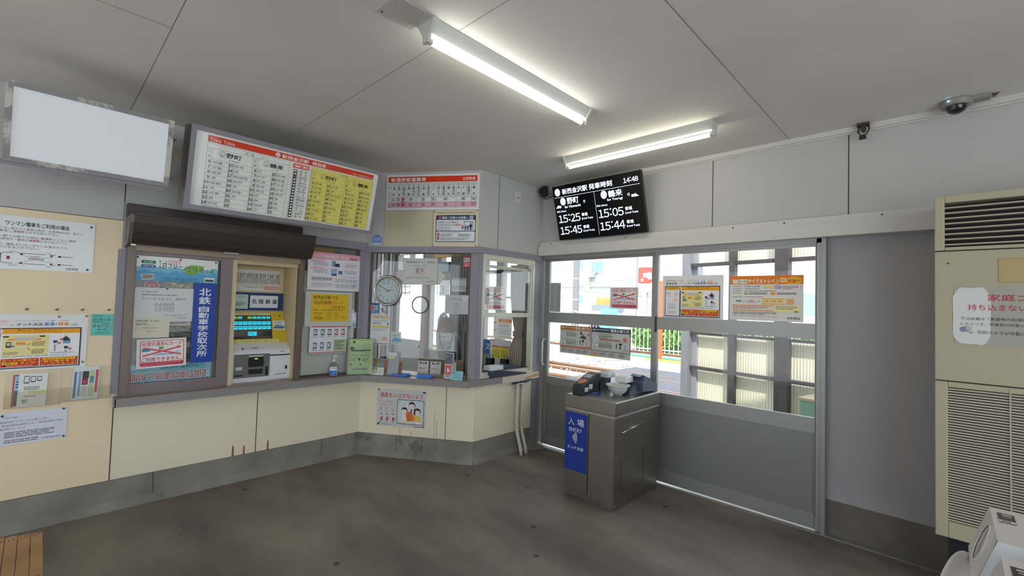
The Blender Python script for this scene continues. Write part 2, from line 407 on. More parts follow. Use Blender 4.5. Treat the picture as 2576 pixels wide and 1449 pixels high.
# ticket wall (left): cream below, grey above
g = G()
g.fb(F1, YK, -3.366, 0.205, 2.0, -0.10, 0, CREAM2)
g.fb(F1, -3.366, YA, 0.205, 0.775, -0.10, 0, CREAM)
g.fb(F1, YK, -3.366, 2.0, H, -0.10, 0, GREY)
g.fb(F1, -3.366, YA, 2.05, H, -0.10, 0, GREY)
g.fb(F1, -3.366, -3.345, 0.775, 2.05, -0.10, 0, GREY)
g.fb(F1, -2.14, YA, 1.99, 2.05, -0.10, 0.004, GREY)
wall_left = st(g, 'wall_left')
g = G()
for y in (-3.366, -2.455): g.fb(F1, y-0.003, y+0.003, 0.205, 0.722, 0.0, 0.0015, SEAM)
g.fb(F1, -3.374, -3.368, 2.0, H, 0, 0.0015, SEAM); g.fb(F1, YK, -3.37, 1.998, 2.002, 0, 0.0015, SEAM)
g.fb(F1, YK, YA, 0.203, 0.208, 0, 0.0015, SEAM); st(g, 'panel_joint', wall_left)
g = G()
for y, z, h, w in ((-2.62, 0.207, 0.09, 0.016), (-2.54, 0.207, 0.075, 0.014), (-2.36, 0.207, 0.085, 0.015)): g.fprism(F1, [(y-w/2, z), (y+w/2, z), (y+w*0.4, z+h*0.8), (y, z+h), (y-w*0.35, z+h*0.85)], 0, 0.001, mat('rust_streak', '8a5a44', 0.8))
st(g, 'rust_streak', wall_left)

# angled booth front and its side
g = G()
g.fb(F2, 0, L2, 0.205, 0.775, -0.10, 0, CREAM); g.fb(F2, 0, L2, 1.99, H, -0.08, 0, GREY)
wall_booth_front = st(g, 'wall_booth_front')
g = G(); g.fb(F2, 0.884, 0.889, 0.205, 0.72, 0, 0.0015, SEAM); g.fb(F2, 0, L2, 0.203, 0.208, 0, 0.0015, SEAM)
for s_, z0, h in ((0.80, 0.21, 0.17), (0.775, 0.21, 0.24), (0.545, 0.21, 0.05), (0.43, 0.21, 0.07)): g.fb(F2, s_, s_+0.003, z0, z0+h, 0, 0.0012, mat('scuff', '8f8264', 0.9))
st(g, 'panel_joint', wall_booth_front)
g = G()
g.fb(F3, YB, -0.02, 0.205, 0.775, -0.10, 0, CREAM); g.fb(F3, YB, 0.0, 2.0, H, -0.08, 0, GREY)
wall_booth_side = st(g, 'wall_booth_side')
g = G(); g.fb(F3, -0.672, -0.667, 2.03, H, 0, 0.0015, SEAM); g.fb(F3, YB, -0.02, 0.203, 0.208, 0, 0.0015, SEAM); st(g, 'panel_joint', wall_booth_side)

# concrete plinths
def plinth(F, a, b, name, h=0.205, seams=()):
    g = G(); g.fprism(Fr(F.p(a, 0), F.N, F.V, -F.U), [(-0.1, 0), (0.022, 0), (0.012, 0.03), (0.004, 0.06), (0.003, h), (-0.1, h)], 0, -(b-a), CONC)
    for s_ in seams: g.fb(F, s_-0.002, s_+0.002, 0.012, h, 0.002, 0.0055, SEAM)
    return st(g, name, fix=True)
plinth(F1, YK, YA+0.004, 'baseboard_left', seams=(-3.125, -1.9)); plinth(F2, -0.005, L2+0.002, 'baseboard_booth_front', seams=(0.40, 0.66)); plinth(F3, YB-0.003, -0.03, 'baseboard_booth_side')
g = G()  # cove of mortar where the booth meets the doors
g.prism([(XB, -0.35, 0), (XB+0.14, -0.04, 0), (XB, -0.04, 0)], (0, 0, 0.022), CONC); st(g, 'baseboard_cove', fix=True)

# lilac posts and rails of the booth glazing
g = G()
g.fb(F1, -2.06, YA+0.01, 1.985, 2.055, 0, 0.03, LILAC)
g.fb(F1, -1.60, YA+0.0, 0.78, 1.99, -0.06, 0.012, LILAC)
st(g, 'trim_1')
g = G()
g.fb(F2, 0.0, L2+0.02, 1.965, 2.02, -0.03, 0.03, LILAC); g.fb(F2, 0.0, 0.06, 0.78, 1.97, -0.06, 0.012, LILAC)
g.fb(F2, 1.085, L2+0.005, 0.78, 1.97, -0.06, 0.012, LILAC); st(g, 'trim_2')
g = G()
g.fb(F3, YB-0.012, -0.02, 1.97, 2.025, -0.03, 0.03, LILAC); g.fb(F3, YB-0.005, -0.862, 0.78, 1.98, -0.06, 0.012, LILAC)
g.fb(F3, -0.115, 0.0, 0.0, 1.98, -0.06, 0.006, LILAC); st(g, 'trim_3')
g = G(); g.fb(F1, -3.390, -3.347, 0.80, 1.80, 0, 0.014, LILAC); g.fb(F1, -3.372, -3.348, 1.80, 2.13, 0, 0.010, GREYD); st(g, 'trim_4')

# door wall
g = G()
g.fb(F4, 0.87, XR, 2.02, H, -0.12, 0, GREY); g.fb(F4, 3.545, XR, 0.23, 2.02, -0.12, -0.035, GREYD)
g.fb(F4, 0.87, 0.93, 0, 2.02, -0.12, 0, LILAC)
wall_far = st(g, 'wall_far')
g = G()
for x in (1.88, 2.775, 3.67, 4.565): g.fb(F4, x-0.003, x+0.003, 2.16, 2.722, 0, 0.0015, SEAM)
st(g, 'panel_joint', wall_far)
g = G(); g.fb(F4, 3.545, XR, 0, 0.232, -0.12, -0.03, mat('dark_concrete', '6f6a62', 0.85, vary=0.2, scale=4, bump=0.15, bscale=50, dirt=('8d887f', 2.5, 0.63))); st(g, 'baseboard_far')
g = G(); g.fb(F4, XB, XR, 2.722, H, 0, 0.03, TRIMW); g.fb(F4, XB, XR, 2.712, 2.722, 0, 0.012, TRIMW); st(g, 'trim_5')
g = G()
g.fb(F4, 0.985, XR, 2.118, 2.163, 0, 0.05, TRIMW); g.fb(F4, 0.985, XR, 2.022, 2.114, 0, 0.075, TRIMW); g.fb(F4, 0.99, XR, 2.114, 2.118, 0, 0.04, ALUD)
for x in (1.14, 2.02, 2.95, 3.3, 3.85, 4.5): g.cyl(F4.p(x, 2.142, 0.05), F4.p(x, 2.142, 0.053), 0.006, ALUD, seg=8)
g.fb(F4, 0.985, 3.55, 1.99, 2.022, -0.10, 0.012, ALU); st(g, 'trim_6')
g = G(); g.fb(F4, 3.492, 3.522, 0, 2.02, -0.08, 0.012, ALU); g.fb(F4, 3.522, 3.548, 0, 2.02, -0.08, 0.020, ALU)
g.fb(F4, 3.490, 3.493, 0.1, 2.0, -0.02, 0.013, ALUD); st(g, 'trim_7')
g = G(); g.fb(F4, 0.945, 0.985, 0, 2.02, -0.09, 0.012, ALU); g.fb(F4, 0.93, 0.945, 0, 2.02, -0.09, 0.0, ALUD); st(g, 'trim_8')
g = G()   # door track in the floor
g.fb(FW, 0.985, 4.25, -0.030, -0.022, 0, 0.007, ALU); g.fb(FW, 0.985, 4.25, -0.012, 0.03, 0, 0.006, ALU); g.fb(FW, 0.985, 4.25, -0.022, -0.012, 0, 0.002, ALUD); g.fb(FW, 0.985, 4.25, 0.045, 0.055, 0, 0.006, ALU)
g.fb(FW, 0.985, 3.55, 0.064, 0.20, -0.06, 0.003, mat('added_bright_sill', 'dcdcdc', 0.5)); st(g, 'trim_9')  # pale sill added outside so daylight gleams under the doors
# rest of the room, out of sight: back and right walls, entrances sized for daylight
g = G()
g.box((0, YK-0.12, 0), (0.3, YK, H), GREY); g.box((2.6, YK-0.12, 0), (XR, YK, H), GREY); g.box((0.3, YK-0.12, 2.4), (2.6, YK, H), GREY); st(g, 'wall_back')
g = G()
g.box((XR, YK, 0), (XR+0.12, -7.2, H), GREY); g.box((XR, -1.5, 0), (XR+0.12, 0.1, H), GREY); g.box((XR, -7.2, 2.6), (XR+0.12, -1.5, H), GREY); st(g, 'wall_right')

# sliding doors
def sliding_door(name, u0, u1, n0, n1, sl, sr, gb2, handle):
    g = G(); A = ALU
    g.fb(F4, u0, u0+sl, 0.024, 1.995, n0, n1, A); g.fb(F4, u1-sr, u1, 0.024, 1.995, n0, n1, A)
    for a, b in ((1.966, 1.995), (1.316, 1.424), (0.668, gb2), (0.024, 0.122)): g.fb(F4, u0+sl, u1-sr, a, b, n0+0.004, n1-0.003, A)
    d = st(g, name)
    g = G(); g.fb(F4, u0+sl, u1-sr, 0.12, 0.67, n0+0.012, n1-0.010, ALUP); st(g, 'lower_panel', d)
    nm = (n0+n1)/2
    for a, b in ((1.424, 1.966), (gb2, 1.316)):
        g = G(); g.flat(F4, [(u0+sl, a), (u1-sr, a), (u1-sr, b), (u0+sl, b)], nm, GLASS); st(g, 'pane', d)
    if handle:
        g = G(); x = u0+0.024; g.tube([F4.p(x, 0.86, n1), F4.p(x, 0.862, n1+0.03), F4.p(x, 0.89, n1+0.04), F4.p(x, 1.10, n1+0.04), F4.p(x, 1.128, n1+0.03), F4.p(x, 1.13, n1)], 0.011, mat('handle_grey', 'c9c9cc', 0.35)); st(g, 'handle', d)
    return d
door_1 = sliding_door('door_1', 1.0, 2.295, -0.062, -0.032, 0.067, 0.05, 0.745, True)
door_2 = sliding_door('door_2', 2.298, 3.492, -0.024, 0.008, 0.024, 0.008, 0.772, False)
g = G(); g.fb(F4, 2.30, 2.316, 1.29, 1.43, 0.008, 0.014, ALUD); st(g, 'latch', door_2)
# ---------------------------------------------------------------- counter ledge
LEDGE = mat('ledge_laminate', '9c877b', 0.32, vary=0.08, scale=5); LEDGEF = mat('ledge_edge_grey', '8b8786', 0.5, vary=0.04, dirt=('77726f', 6, 0.66))
def X2(x, d): return ((x, ((N2[0]*0+N2[1]*YA)+d-N2[0]*x)/N2[1]))
def ledge_loop(o1, o2, o3): return [(o1, -3.372), (o1, X2(o1, o2)[1]), (XB+o3, X2(XB+o3, o2)[1])]
g = G()
out = ledge_loop(0.12, 0.12, 0.03); y3 = -0.02
loop = [(-0.25, -3.345)] + [(0.0, -3.345), (0.0, -3.372)] + out + [(XB+0.03, -0.42), (XB-0.22, -0.42), (XB-0.28, YB+0.10), (-0.15, YA+0.3)]
g.prism([(x, y, 0.745) for x, y in loop], (0, 0, 0.035), LEDGE)
o2 = ledge_loop(0.122, 0.122, 0.032); i2 = ledge_loop(0.10, 0.10, 0.012)
for k in range(2):
    a, b = o2[k], o2[k+1]; c, d = i2[k+1], i2[k]
    g.prism([(a[0], a[1], 0.722), (b[0], b[1], 0.722), (c[0], c[1], 0.722), (d[0], d[1], 0.722)], (0, 0, 0.0565), LEDGEF)
g.box((0.0, -3.374, 0.722), (0.122, -3.366, 0.7785), LEDGEF)
g.box((XB+0.0, o2[2][1], 0.722), (XB+0.032, -0.56, 0.7785), LEDGEF)
g.prism([(0.0, -3.37, 0.7225), (0.11, -3.37, 0.7225), (0.11, out[1][1]+0.01, 0.7225), (0, YA, 0.7225)], (0, 0, 0.02), LEDGE)
ledge = g.link('counter_ledge', label='long grey-edged brown counter ledge bending round the ticket booth', cat='counter', fix=True)
g = G(); WOODB = mat('bare_splintered_wood', 'b98e62', 0.7, vary=0.2, scale=25)
g.prism([(XB+0.005, -0.56, 0.715), (XB+0.038, -0.585, 0.715), (XB+0.038, -0.03, 0.725), (XB+0.005, -0.03, 0.725)], (0, 0, 0.062), mat('worn_white_edge', 'cfc2b6', 0.6, vary=0.08, dirt=('b28a66', 3.5, 0.60)))
g.box((XB-0.2, -0.56, 0.765), (XB+0.036, -0.03, 0.782), mat('worn_shelf_top', 'b89a84', 0.5, vary=0.15, scale=9))
g.prism([(XB+0.0385, -0.28, 0.73), (XB+0.0385, -0.235, 0.745), (XB+0.0385, -0.2, 0.755), (XB+0.0385, -0.14, 0.765), (XB+0.0385, -0.03, 0.782), (XB+0.0385, -0.03, 0.745), (XB+0.0385, -0.12, 0.74), (XB+0.0385, -0.2, 0.735)], (0.0008, 0, 0), WOODB)
g.link('worn_edge', parent=ledge, label='chipped whitish edge with bare wood', fix=True)
g = G(); BLK = mat('black_plastic', '1c1c1f', 0.45)
g.tube([(XB+0.03, -0.43, 0.705), (XB+0.045, -0.40, 0.70), (XB+0.04, -0.33, 0.712), (XB+0.05, -0.26, 0.706), (XB+0.045, -0.2, 0.715), (XB+0.03, -0.16, 0.722)], 0.010, mat('navy_cable', '262a3e', 0.5))
g.tube([(XB+0.035, -0.42, 0.692), (XB+0.055, -0.36, 0.694), (XB+0.05, -0.28, 0.69), (XB+0.03, -0.2, 0.7)], 0.006, mat('white_cable', 'd8d8da', 0.5))
g.link('cable_bundle', label='navy and white cable bundle hanging under the worn end of the ledge', cat='cable')
# two conduits
PIPE = mat('cream_pipe', 'c9c5b6', 0.5)
for k, (y, lab, fx, fy) in enumerate(((-0.352, 'left of two cream conduits under the ledge, beside the sliding door', 0.15, -0.10), (-0.285, 'right of two cream conduits under the ledge, beside the sliding door', 0.12, -0.05))):
    g = G(); x = XB+0.028
    g.tube([(x, y, 0.72), (x, y, 0.33), (x+0.004, y, 0.26), (x+0.02, y-0.004, 0.19), (x+0.055, y-0.012, 0.12), (x+0.085, y-0.02, 0.06), (x+0.10, y-0.025, 0.0)], 0.018, PIPE, seg=14)
    r_ = g.link('conduit_pipe', label=lab, cat='pipe', group='conduits below the booth window')
    for z in (0.66, 0.295):
        g = G(); g.cyl((x, y, z), (x, y, z+0.022), 0.0215, PIPE, seg=14); g.box((x-0.028, y-0.034, z+0.003), (x-0.020, y+0.034, z+0.019), PIPE); g.link('pipe_clip', parent=r_)

# ---------------------------------------------------------------- blank light box and timetable, hung leaning out
def lightbox(name, lab, cat, y0, y1, zb, zt, xb, xt, depth, fw, framem, casem, facem=None):
    tilt = math.atan2(xt-xb, zt-zb); h = math.hypot(xt-xb, zt-zb); w = y1-y0
    F = Fr((xb, y0, zb), (0, 1, 0), Z, (1, 0, 0)).at(0, 0, 0, tilt=tilt)
    r = thing(name, lab, cat, F.p(w/2, 0, -depth/2))
    g = G(); g.fb(F, 0.004, w-0.004, 0.004, h-0.004, -depth, -0.028, casem); g.link('casing', parent=r)
    g = G(); g.ring(F, 0, w, 0, h, fw, -0.03, 0, framem); g.link('frame', parent=r)
    return r, F, w, h
FRG = mat('sign_frame_grey', '86828a', 0.45, vary=0.05); PEEL = mat('peeling_grey_paint', '8b8789', 0.55, vary=0.06, scale=6, dirt=('c3c2ba', 3.2, 0.53))
blank, FB, bw, bh = lightbox('blank_light_box', 'blank white light box with peeling grey frame hanging at the upper left', 'sign', -3.922, -3.219, 2.172, 2.574, 0.59, 0.68, 0.19, 0.026, PEEL, mat('sign_casing_brownish', '77716e', 0.6))
g = G(); g.fb(FB, 0.024, bw-0.024, 0.024, bh-0.024, -0.02, -0.008, mat('white_acrylic', 'dfe3e8', 0.12, spec=0.5)); g.link('white_face', parent=blank)
g = G(); g.fb(FB, -0.02, bw-0.012, -0.022, 0.0, -0.17, -0.02, FRG); g.link('lower_tray', parent=blank)
g = G(); g.box((0.0, -3.222, 2.515), (0.50, -3.175, 2.545), mat('bracket_grey', 'b4b2ae', 0.5)); g.prism([(0.0, -3.21, 2.30), (0.40, -3.21, 2.515), (0.36, -3.21, 2.515), (0.0, -3.21, 2.33)], (0, 0.02, 0), mat('bracket_grey', 'b4b2ae', 0.5)); g.link('hanging_bracket', parent=blank)

tt, FT, tw, th = lightbox('timetable_sign', 'wide grey-framed timetable sign with red band above the shutter hood', 'sign', -3.122, -1.745, 2.07, 2.604, 0.50, 0.635, 0.24, 0.03, FRG, mat('sign_casing_brownish', '77716e', 0.6))
g = Sheet(FT, 0.03, tw-0.03, 0.03, th-0.03, n=-0.022, thick=0.002, paper='d4d9de', rough=0.2)
g.r(0.018, 0.0, 0.982, 1, 'efefec'); g.k = 0
S = Sheet(FT, 0.03+0.018*(tw-0.06)+0.010, tw-0.03, 0.03, th-0.03, n=-0.0195, thick=0.0008, paper='f6f6f3', rough=0.25)
S.r(0.027, 0.03, 0.940, 0.088, 'e2401f')
S.t('Time Table', 0.037, 0.058, 0.045, 'f6d8d0', b=0.01)
S.disc(0.368, 0.075, 0.034, 'f4f4f0'); S.t('03', 0.368, 0.076, 0.020, '202022', al='c', b=0.02); S.t('I', 0.368, 0.050, 0.018, '202022', al='c')
S.t('新西金沢駅', 0.391, 0.048, 0.058, 'f6f4f0', w=0.150, b=0.02); S.t('時刻表', 0.565, 0.048, 0.058, 'f6f4f0', w=0.082, b=0.02)
S.t('Shin-nishikanazawa', 0.824, 0.072, 0.028, 'f6d8d0', w=0.139)
WK = [('6', '09 48', '15', '25 45', '27', '05 44'), ('7', '27 48', '16', '24', '07 47', '02 38'), ('8', '08 47', '17', '00 18 56', '07 28', '17 36'), ('9', '28', '18', '16 57', '09 42', '15 37'),
      ('10', '03 40', '19', '36', '20 53', '14 57'), ('11', '30', '20', '16 58', '47', '38'), ('12', '07 49', '21', '34', '29', '34'), ('13', '29', '22', '', '09 47', '08'), ('14', '07 47', '23', '', '27', '')]
def table(S, x0, x1, bgc, dayt, en):
    W_ = x1-x0; y0, y1 = 0.135, 0.976; k = W_/0.41
    if bgc: S.r(x0, y0, W_, y1-y0, bgc)
    L = '7c7c7c'
    S.box_(x0, y0, W_, y1-y0, 0.003, L); S.r(x0, 0.193, W_, 0.003, L)
    S.t(dayt, x0+W_*0.43, 0.147, 0.036, '2c2c2c'); S.t(en, x0+W_*0.62, 0.163, 0.014, '5a5a5a')
    rows = [0.342+0.0704*i for i in range(10)]
    for i in range(10): S.r(x0, rows[i] if i < 9 else y1-0.003, W_, 0.0025, L)
    for h_ in (0, 1):
        bx = x0+W_*0.5*h_*1.0 + (0.012*k if h_ else 0); bw_ = W_*0.5
        xx = [bx, bx+0.024*k, bx+0.105*k, bx+0.128*k]
        S.r(bx, 0.193, 0.0012, y1-0.193, L); S.r(xx[1], 0.193, 0.0012, y1-0.193, L); S.r(xx[2], 0.342, 0.0012, y1-0.342, L); S.r(xx[3], 0.342, 0.0012, y1-0.342, L)
        S.col('行先', bx+0.008*k, 0.205, 0.010*k, 0.058, '505050'); S.col('時', bx+0.008*k, 0.285, 0.010*k, 0.04, '505050')
        cx = bx+0.070*k
        S.disc(cx-0.001, 0.250, 0.040, '303030', sx=0.92); S.disc(cx-0.001, 0.250, 0.036, bgc or 'f0f0ec', sx=0.92)
        S.t(('01', '17')[h_], cx-0.001, 0.252, 0.022, '202022', al='c', b=0.02); S.t('I', cx-0.001, 0.222, 0.018, '202022', al='c')
        S.t(('野町', '鶴来')[h_], cx+0.018*k, 0.222, 0.062, '202022', w=0.072*k, b=0.015)
        S.t(('for Nomachi', 'for Tsurugi')[h_], cx+0.032*k, 0.303, 0.018, '5a5a5a')
        for i, rw in enumerate(WK):
            y = rows[i]
            S.t(rw[0], xx[1]-0.003*k, y+0.016, 0.038, '202022', al='r', b=0.025); S.t(rw[2], xx[3]-0.003*k, y+0.016, 0.038, '202022', al='r', b=0.025)
            a = rw[1] if h_ == 0 else rw[4]; b_ = rw[3] if h_ == 0 else rw[5]
            S.t(a, xx[1]+0.006*k, y+0.018, 0.034, '383838'); 
            if b_: S.t(b_, xx[3]+0.005*k, y+0.018, 0.034, '383838')
table(S, 0.028, 0.438, None, '月〜金', 'Monday-Friday'); table(S, 0.563, 0.968, 'dcd36c', '土·日·祝', 'Saturday and Sunday, holiday')
S.r(0.455, 0.140, 0.090, 0.062, 'e2401f'); S.t('路線ご案内', 0.462, 0.152, 0.040, 'f6f0ec', w=0.076, b=0.015)
S.r(0.461, 0.228, 0.017, 0.740, '202022')
NM = ['野町', '西泉', '新西金沢', '押野', '野々市', '野々市工大前', '馬替', '額住宅前', '乙丸', '四十万', '陽羽里', '曽谷', '道法寺', '井口', '小柳', '日御子', '鶴来']
for i, nme in enumerate(NM):
    y = 0.236+0.0433*i
    S.disc(0.4695, y+0.014, 0.014, 'c9607a' if i == 2 else 'f2f2ee', seg=12); S.disc(0.487, y+0.014, 0.012, '505052', seg=10); S.disc(0.487, y+0.014, 0.0095, 'f0f0ec', seg=10)
    S.t(nme if len(nme) > 2 else nme[0]+'　'+nme[1], 0.497, y, 0.030, '303032', w=0.046 if len(nme) > 2 else 0.040)
S.g(0.03, 0.985, 0.09, 0.008, 1, '606060'); S.g(0.563, 0.992, 0.12, 0.008, 1, '606060')
a = g.link('backing_sheet', parent=tt); S.link('printed_face', parent=tt, label='printed departure times')
g = G(); g.flat(FT, [(0.02, 0.02), (tw-0.02, 0.02), (tw-0.02, th-0.02), (0.02, th-0.02)], -0.012, clear('sign_cover', 'fbfcfb', gloss=0.02, rough=0.03, edge=0.35)); g.link('clear_cover', parent=tt)

for y in (-2.9, -2.0): g = G(); g.box((0.0, y, 2.40), (0.42, y+0.04, 2.44), mat('bracket_grey', 'b4b2ae', 0.5)); g.link('wall_arm', parent=tt)
# ---------------------------------------------------------------- notices on the upper-left cream panel
def tacks(o, S, pts, F, c='303034', r=0.007):
    for x, y in pts: pin(o, F, S.u0+S.w*x, S.v1-S.h*y, S.n+0.0006, c, r)
S = Sheet(F1, -4.26, -3.514, 1.622, 1.951, n=0.002, paper='e4e9ea', rough=0.18)
S.t('ワンマン電車をご利用の場合', 0.46, 0.10, 0.085, '26262a', w=0.375, b=0.025)
BK, RD = '55555a', 'b04a50'
S.t('無人の駅員のいない駅からご乗車の時は、先頭車両の前・後ドア', 0.30, 0.215, 0.045, BK, w=0.62)
S.t('からご乗車し、', 0.36, 0.27, 0.045, BK, w=0.147); S.t('整理券', 0.507, 0.27, 0.045, RD, w=0.060, b=0.01); S.t('を必ずお取り下さい。', 0.572, 0.27, 0.045, BK, w=0.205)
S.t('駅員のいない駅でお降りの時は、', 0.30, 0.365, 0.045, BK, w=0.36); S.t('整理券', 0.665, 0.365, 0.045, RD, w=0.068, b=0.01); S.t('とともに運賃', 0.74, 0.365, 0.045, BK, w=0.14)
S.t('または乗車券を一番前の', 0.36, 0.42, 0.045, BK, w=0.233); S.t('運賃箱', 0.597, 0.42, 0.045, RD, w=0.060, b=0.01); S.t('にお入れ下さい。', 0.662, 0.42, 0.045, BK, w=0.168)
S.t('定期券の方は、運転士にはっきりとお見せのうえ', 0.30, 0.515, 0.045, BK, w=0.53)
S.t('整理券', 0.36, 0.57, 0.045, RD, w=0.066, b=0.01); S.t('だけをお入れ下さい。', 0.430, 0.57, 0.045, BK, w=0.23)
for y in (0.69, 0.885): S.r(0.46, y, 0.30, 0.008, '3a3a3e'); S.r(0.80, y+(0.018 if y < 0.8 else -0.018), 0.07, 0.008, '3a3a3e')
S.r(0.44, 0.71, 0.006, 0.17, '3a3a3e'); S.r(0.478, 0.76, 0.018, 0.06, '9a3a4a')
S.line(0.44, 0.72, 0.462, 0.694, 0.008, '3a3a3e'); S.line(0.44, 0.87, 0.462, 0.889, 0.008, '3a3a3e')
for x in (0.553, 0.728):
    for y in (0.70, 0.86): S.r(x, y, 0.014, 0.03, '5a3840')
    S.line(0.64, 0.79, x+0.02, 0.735 if x < 0.6 else 0.74, 0.004, '606064'); S.line(0.64, 0.80, x+0.02, 0.85, 0.004, '606064')
for x, y in ((0.512, 0.69), (0.512, 0.885), (0.70, 0.69), (0.70, 0.885)): S.r(x, y-0.004, 0.03, 0.016, 'e4e9ea')
S.t('整理券発行機', 0.60, 0.775, 0.035, 'a85058', w=0.09); S.t('先頭車両', 0.61, 0.735, 0.03, '66666a', w=0.06)
S.t('入口', 0.70, 0.655, 0.03, '4a4a4e', w=0.03); S.t('出入口', 0.495, 0.655, 0.03, '4a4a4e', w=0.045); S.t('入口', 0.70, 0.91, 0.03, '4a4a4e', w=0.03); S.t('出入口', 0.49, 0.91, 0.03, '4a4a4e', w=0.045)
S.r(0.775, 0.70, 0.02, 0.03, '3a3a3e'); S.r(0.775, 0.86, 0.02, 0.03, '3a3a3e')
S.t('北陸鉄道', 0.825, 0.92, 0.05, '3a3a3e', w=0.08)
o = put(S, 'boarding_notice', 'glossy white boarding notice with carriage diagram, pinned high on the cream wall', 'notice')
tacks(o, S, ((0.975, 0.07), (0.965, 0.94)), F1)

def touch_poster(F, u0, u1, v0, v1, n, lab, part=0.0):
    S = Sheet(F, u0, u1, v0, v1, n=n, paper='e9e9e8')
    X = lambda x: x
    S.t('令和6年3月13日より', 0.06, 0.10, 0.035, '3a3a3e', w=0.20); S.t('鉄道全線', 0.06, 0.155, 0.055, '26262a', w=0.19, b=0.012)
    S.rr(0.285, 0.10, 0.085, 0.10, 0.01, 'efdad8'); S.t('アイカ', 0.30, 0.115, 0.03, '9a4a4a', w=0.05)
    S.t('(クレジットカード)', 0.42, 0.105, 0.032, '3a3a3e', w=0.20); S.t('(入場)', 0.655, 0.105, 0.032, '3f7fc0', w=0.07); S.t('(出場)', 0.765, 0.105, 0.032, 'e58a3c', w=0.07)
    S.t('及び', 0.385, 0.185, 0.025, '3a3a3e', w=0.03); S.t('タッチ決済', 0.43, 0.155, 0.058, '26262a', w=0.20, b=0.012); S.t('乗車', 0.64, 0.150, 0.062, '3f86c8', w=0.085, b=0.02); S.t('・', 0.73, 0.17, 0.02, '26262a'); S.t('降車', 0.755, 0.150, 0.062, 'ec8a34', w=0.085, b=0.02); S.t('方法', 0.855, 0.170, 0.04, '26262a', w=0.055)
    S.r(0.045, 0.245, 0.905, 0.715, '27375c'); S.r(0.056, 0.262, 0.243, 0.68, 'f0f0ee'); S.r(0.318, 0.262, 0.62, 0.68, 'f0f0ee')
    S.r(0.056, 0.262, 0.243, 0.075, 'eeae22'); S.r(0.318, 0.262, 0.62, 0.085, 'f2a71c')
    S.t('カードはお財布から', 0.075, 0.272, 0.022, '5a4010', w=0.20); S.t('ご用意ください', 0.10, 0.304, 0.022, '5a4010', w=0.14)
    S.t('乗るとき・降りるときにタッチ', 0.44, 0.268, 0.034, '4a3410', w=0.35, b=0.008); S.t('Touch when getting on and off', 0.47, 0.312, 0.020, '6a4c18', w=0.28)
    S.poly([(0.296, 0.255), (0.306, 0.255), (0.324, 0.30), (0.306, 0.345), (0.296, 0.345), (0.314, 0.30)], 'eef0f4'); S.poly([(0.312, 0.255), (0.322, 0.255), (0.34, 0.30), (0.322, 0.345), (0.312, 0.345), (0.330, 0.30)], 'eef0f4')
    S.rr(0.335, 0.375, 0.35, 0.36, 0.012, 'eee29a')
    for cx, cy in ((0.105, 0.43), (0.245, 0.44)): S.disc(cx, cy, 0.055, 'e07a86'); S.disc(cx, cy, 0.050, 'f6ecec'); S.g(cx-0.03, cy-0.02, 0.06, 0.05, 2, 'd06a76')
    S.poly([(0.10, 0.49), (0.14, 0.47), (0.15, 0.60), (0.11, 0.62)], 'dcdcdc'); S.poly([(0.108, 0.50), (0.137, 0.485), (0.143, 0.59), (0.115, 0.605)], 'f4f4f4')
    S.poly([(0.17, 0.58), (0.21, 0.53), (0.25, 0.56), (0.275, 0.62), (0.20, 0.64)], 'f2d8c4')
    for i in (0, 1): S.rr(0.10, 0.66+0.07*i, 0.14, 0.06, 0.012, '6a6a72'); S.rr(0.103, 0.664+0.07*i, 0.134, 0.052, 0.010, 'f4f4f2'); S.g(0.115, 0.675+0.07*i, 0.11, 0.04, 2, '8a8a90')
    S.g(0.09, 0.83, 0.17, 0.09, 3, 'e0a0a8')
    S.r(0.375, 0.44, 0.25, 0.022, 'e9973e'); S.rr(0.42, 0.405, 0.16, 0.05, 0.01, 'c9cfd2'); S.rr(0.335, 0.385, 0.045, 0.025, 0.01, '3c3c40'); S.rr(0.61, 0.385, 0.045, 0.025, 0.01, '3c3c40')
    S.rr(0.36, 0.49, 0.04, 0.10, 0.01, '3a3a3e'); S.r(0.366, 0.505, 0.028, 0.045, 'b9d0d8'); S.disc(0.38, 0.565, 0.012, 'd86a50'); S.r(0.395, 0.555, 0.03, 0.03, '5a90b8')
    S.rr(0.435, 0.495, 0.07, 0.05, 0.01, 'f0a03c'); S.rr(0.455, 0.565, 0.05, 0.035, 0.008, 'dfe8ee')
    S.line(0.52, 0.55, 0.545, 0.52, 0.008, '5a5a5e'); S.line(0.52, 0.60, 0.545, 0.64, 0.008, '5a5a5e')
    for i in (0, 1): S.g(0.555, 0.49+0.14*i, 0.11, 0.09, 3, '6a6658'); S.r(0.555, 0.49+0.14*i, 0.07, 0.012, 'd88a3c')
    S.g(0.345, 0.67, 0.12, 0.05, 3, '7a7668')
    for cx, cy, big in ((0.735, 0.48, 1), (0.825, 0.59, 0)):
        S.r(cx-0.015, cy, 0.034, 0.04, '2e3a5c'); S.r(cx-0.004, cy+0.04, 0.010, 0.16 if big else 0.07, '8a8a92'); S.rr(cx-0.012, cy+0.05, 0.024, 0.03, 0.005, 'd8d8da'); S.disc(cx+0.035, cy+0.05, 0.022, 'e27078')
    S.poly([(0.79, 0.46), (0.815, 0.41), (0.825, 0.40), (0.838, 0.43), (0.862, 0.47), (0.855, 0.49), (0.80, 0.49)], '34343a'); S.disc(0.822, 0.395, 0.018, 'e6c8b0'); S.rr(0.80, 0.49, 0.06, 0.05, 0.008, '6aa0c8'); S.disc(0.786, 0.46, 0.022, 'e27078')
    S.g(0.70, 0.70, 0.22, 0.02, 1, '4a78b0'); S.g(0.335, 0.742, 0.58, 0.022, 1, '8a8a8c')
    S.r(0.33, 0.785, 0.285, 0.145, 'd03a22'); S.r(0.625, 0.785, 0.305, 0.145, 'd03a22')
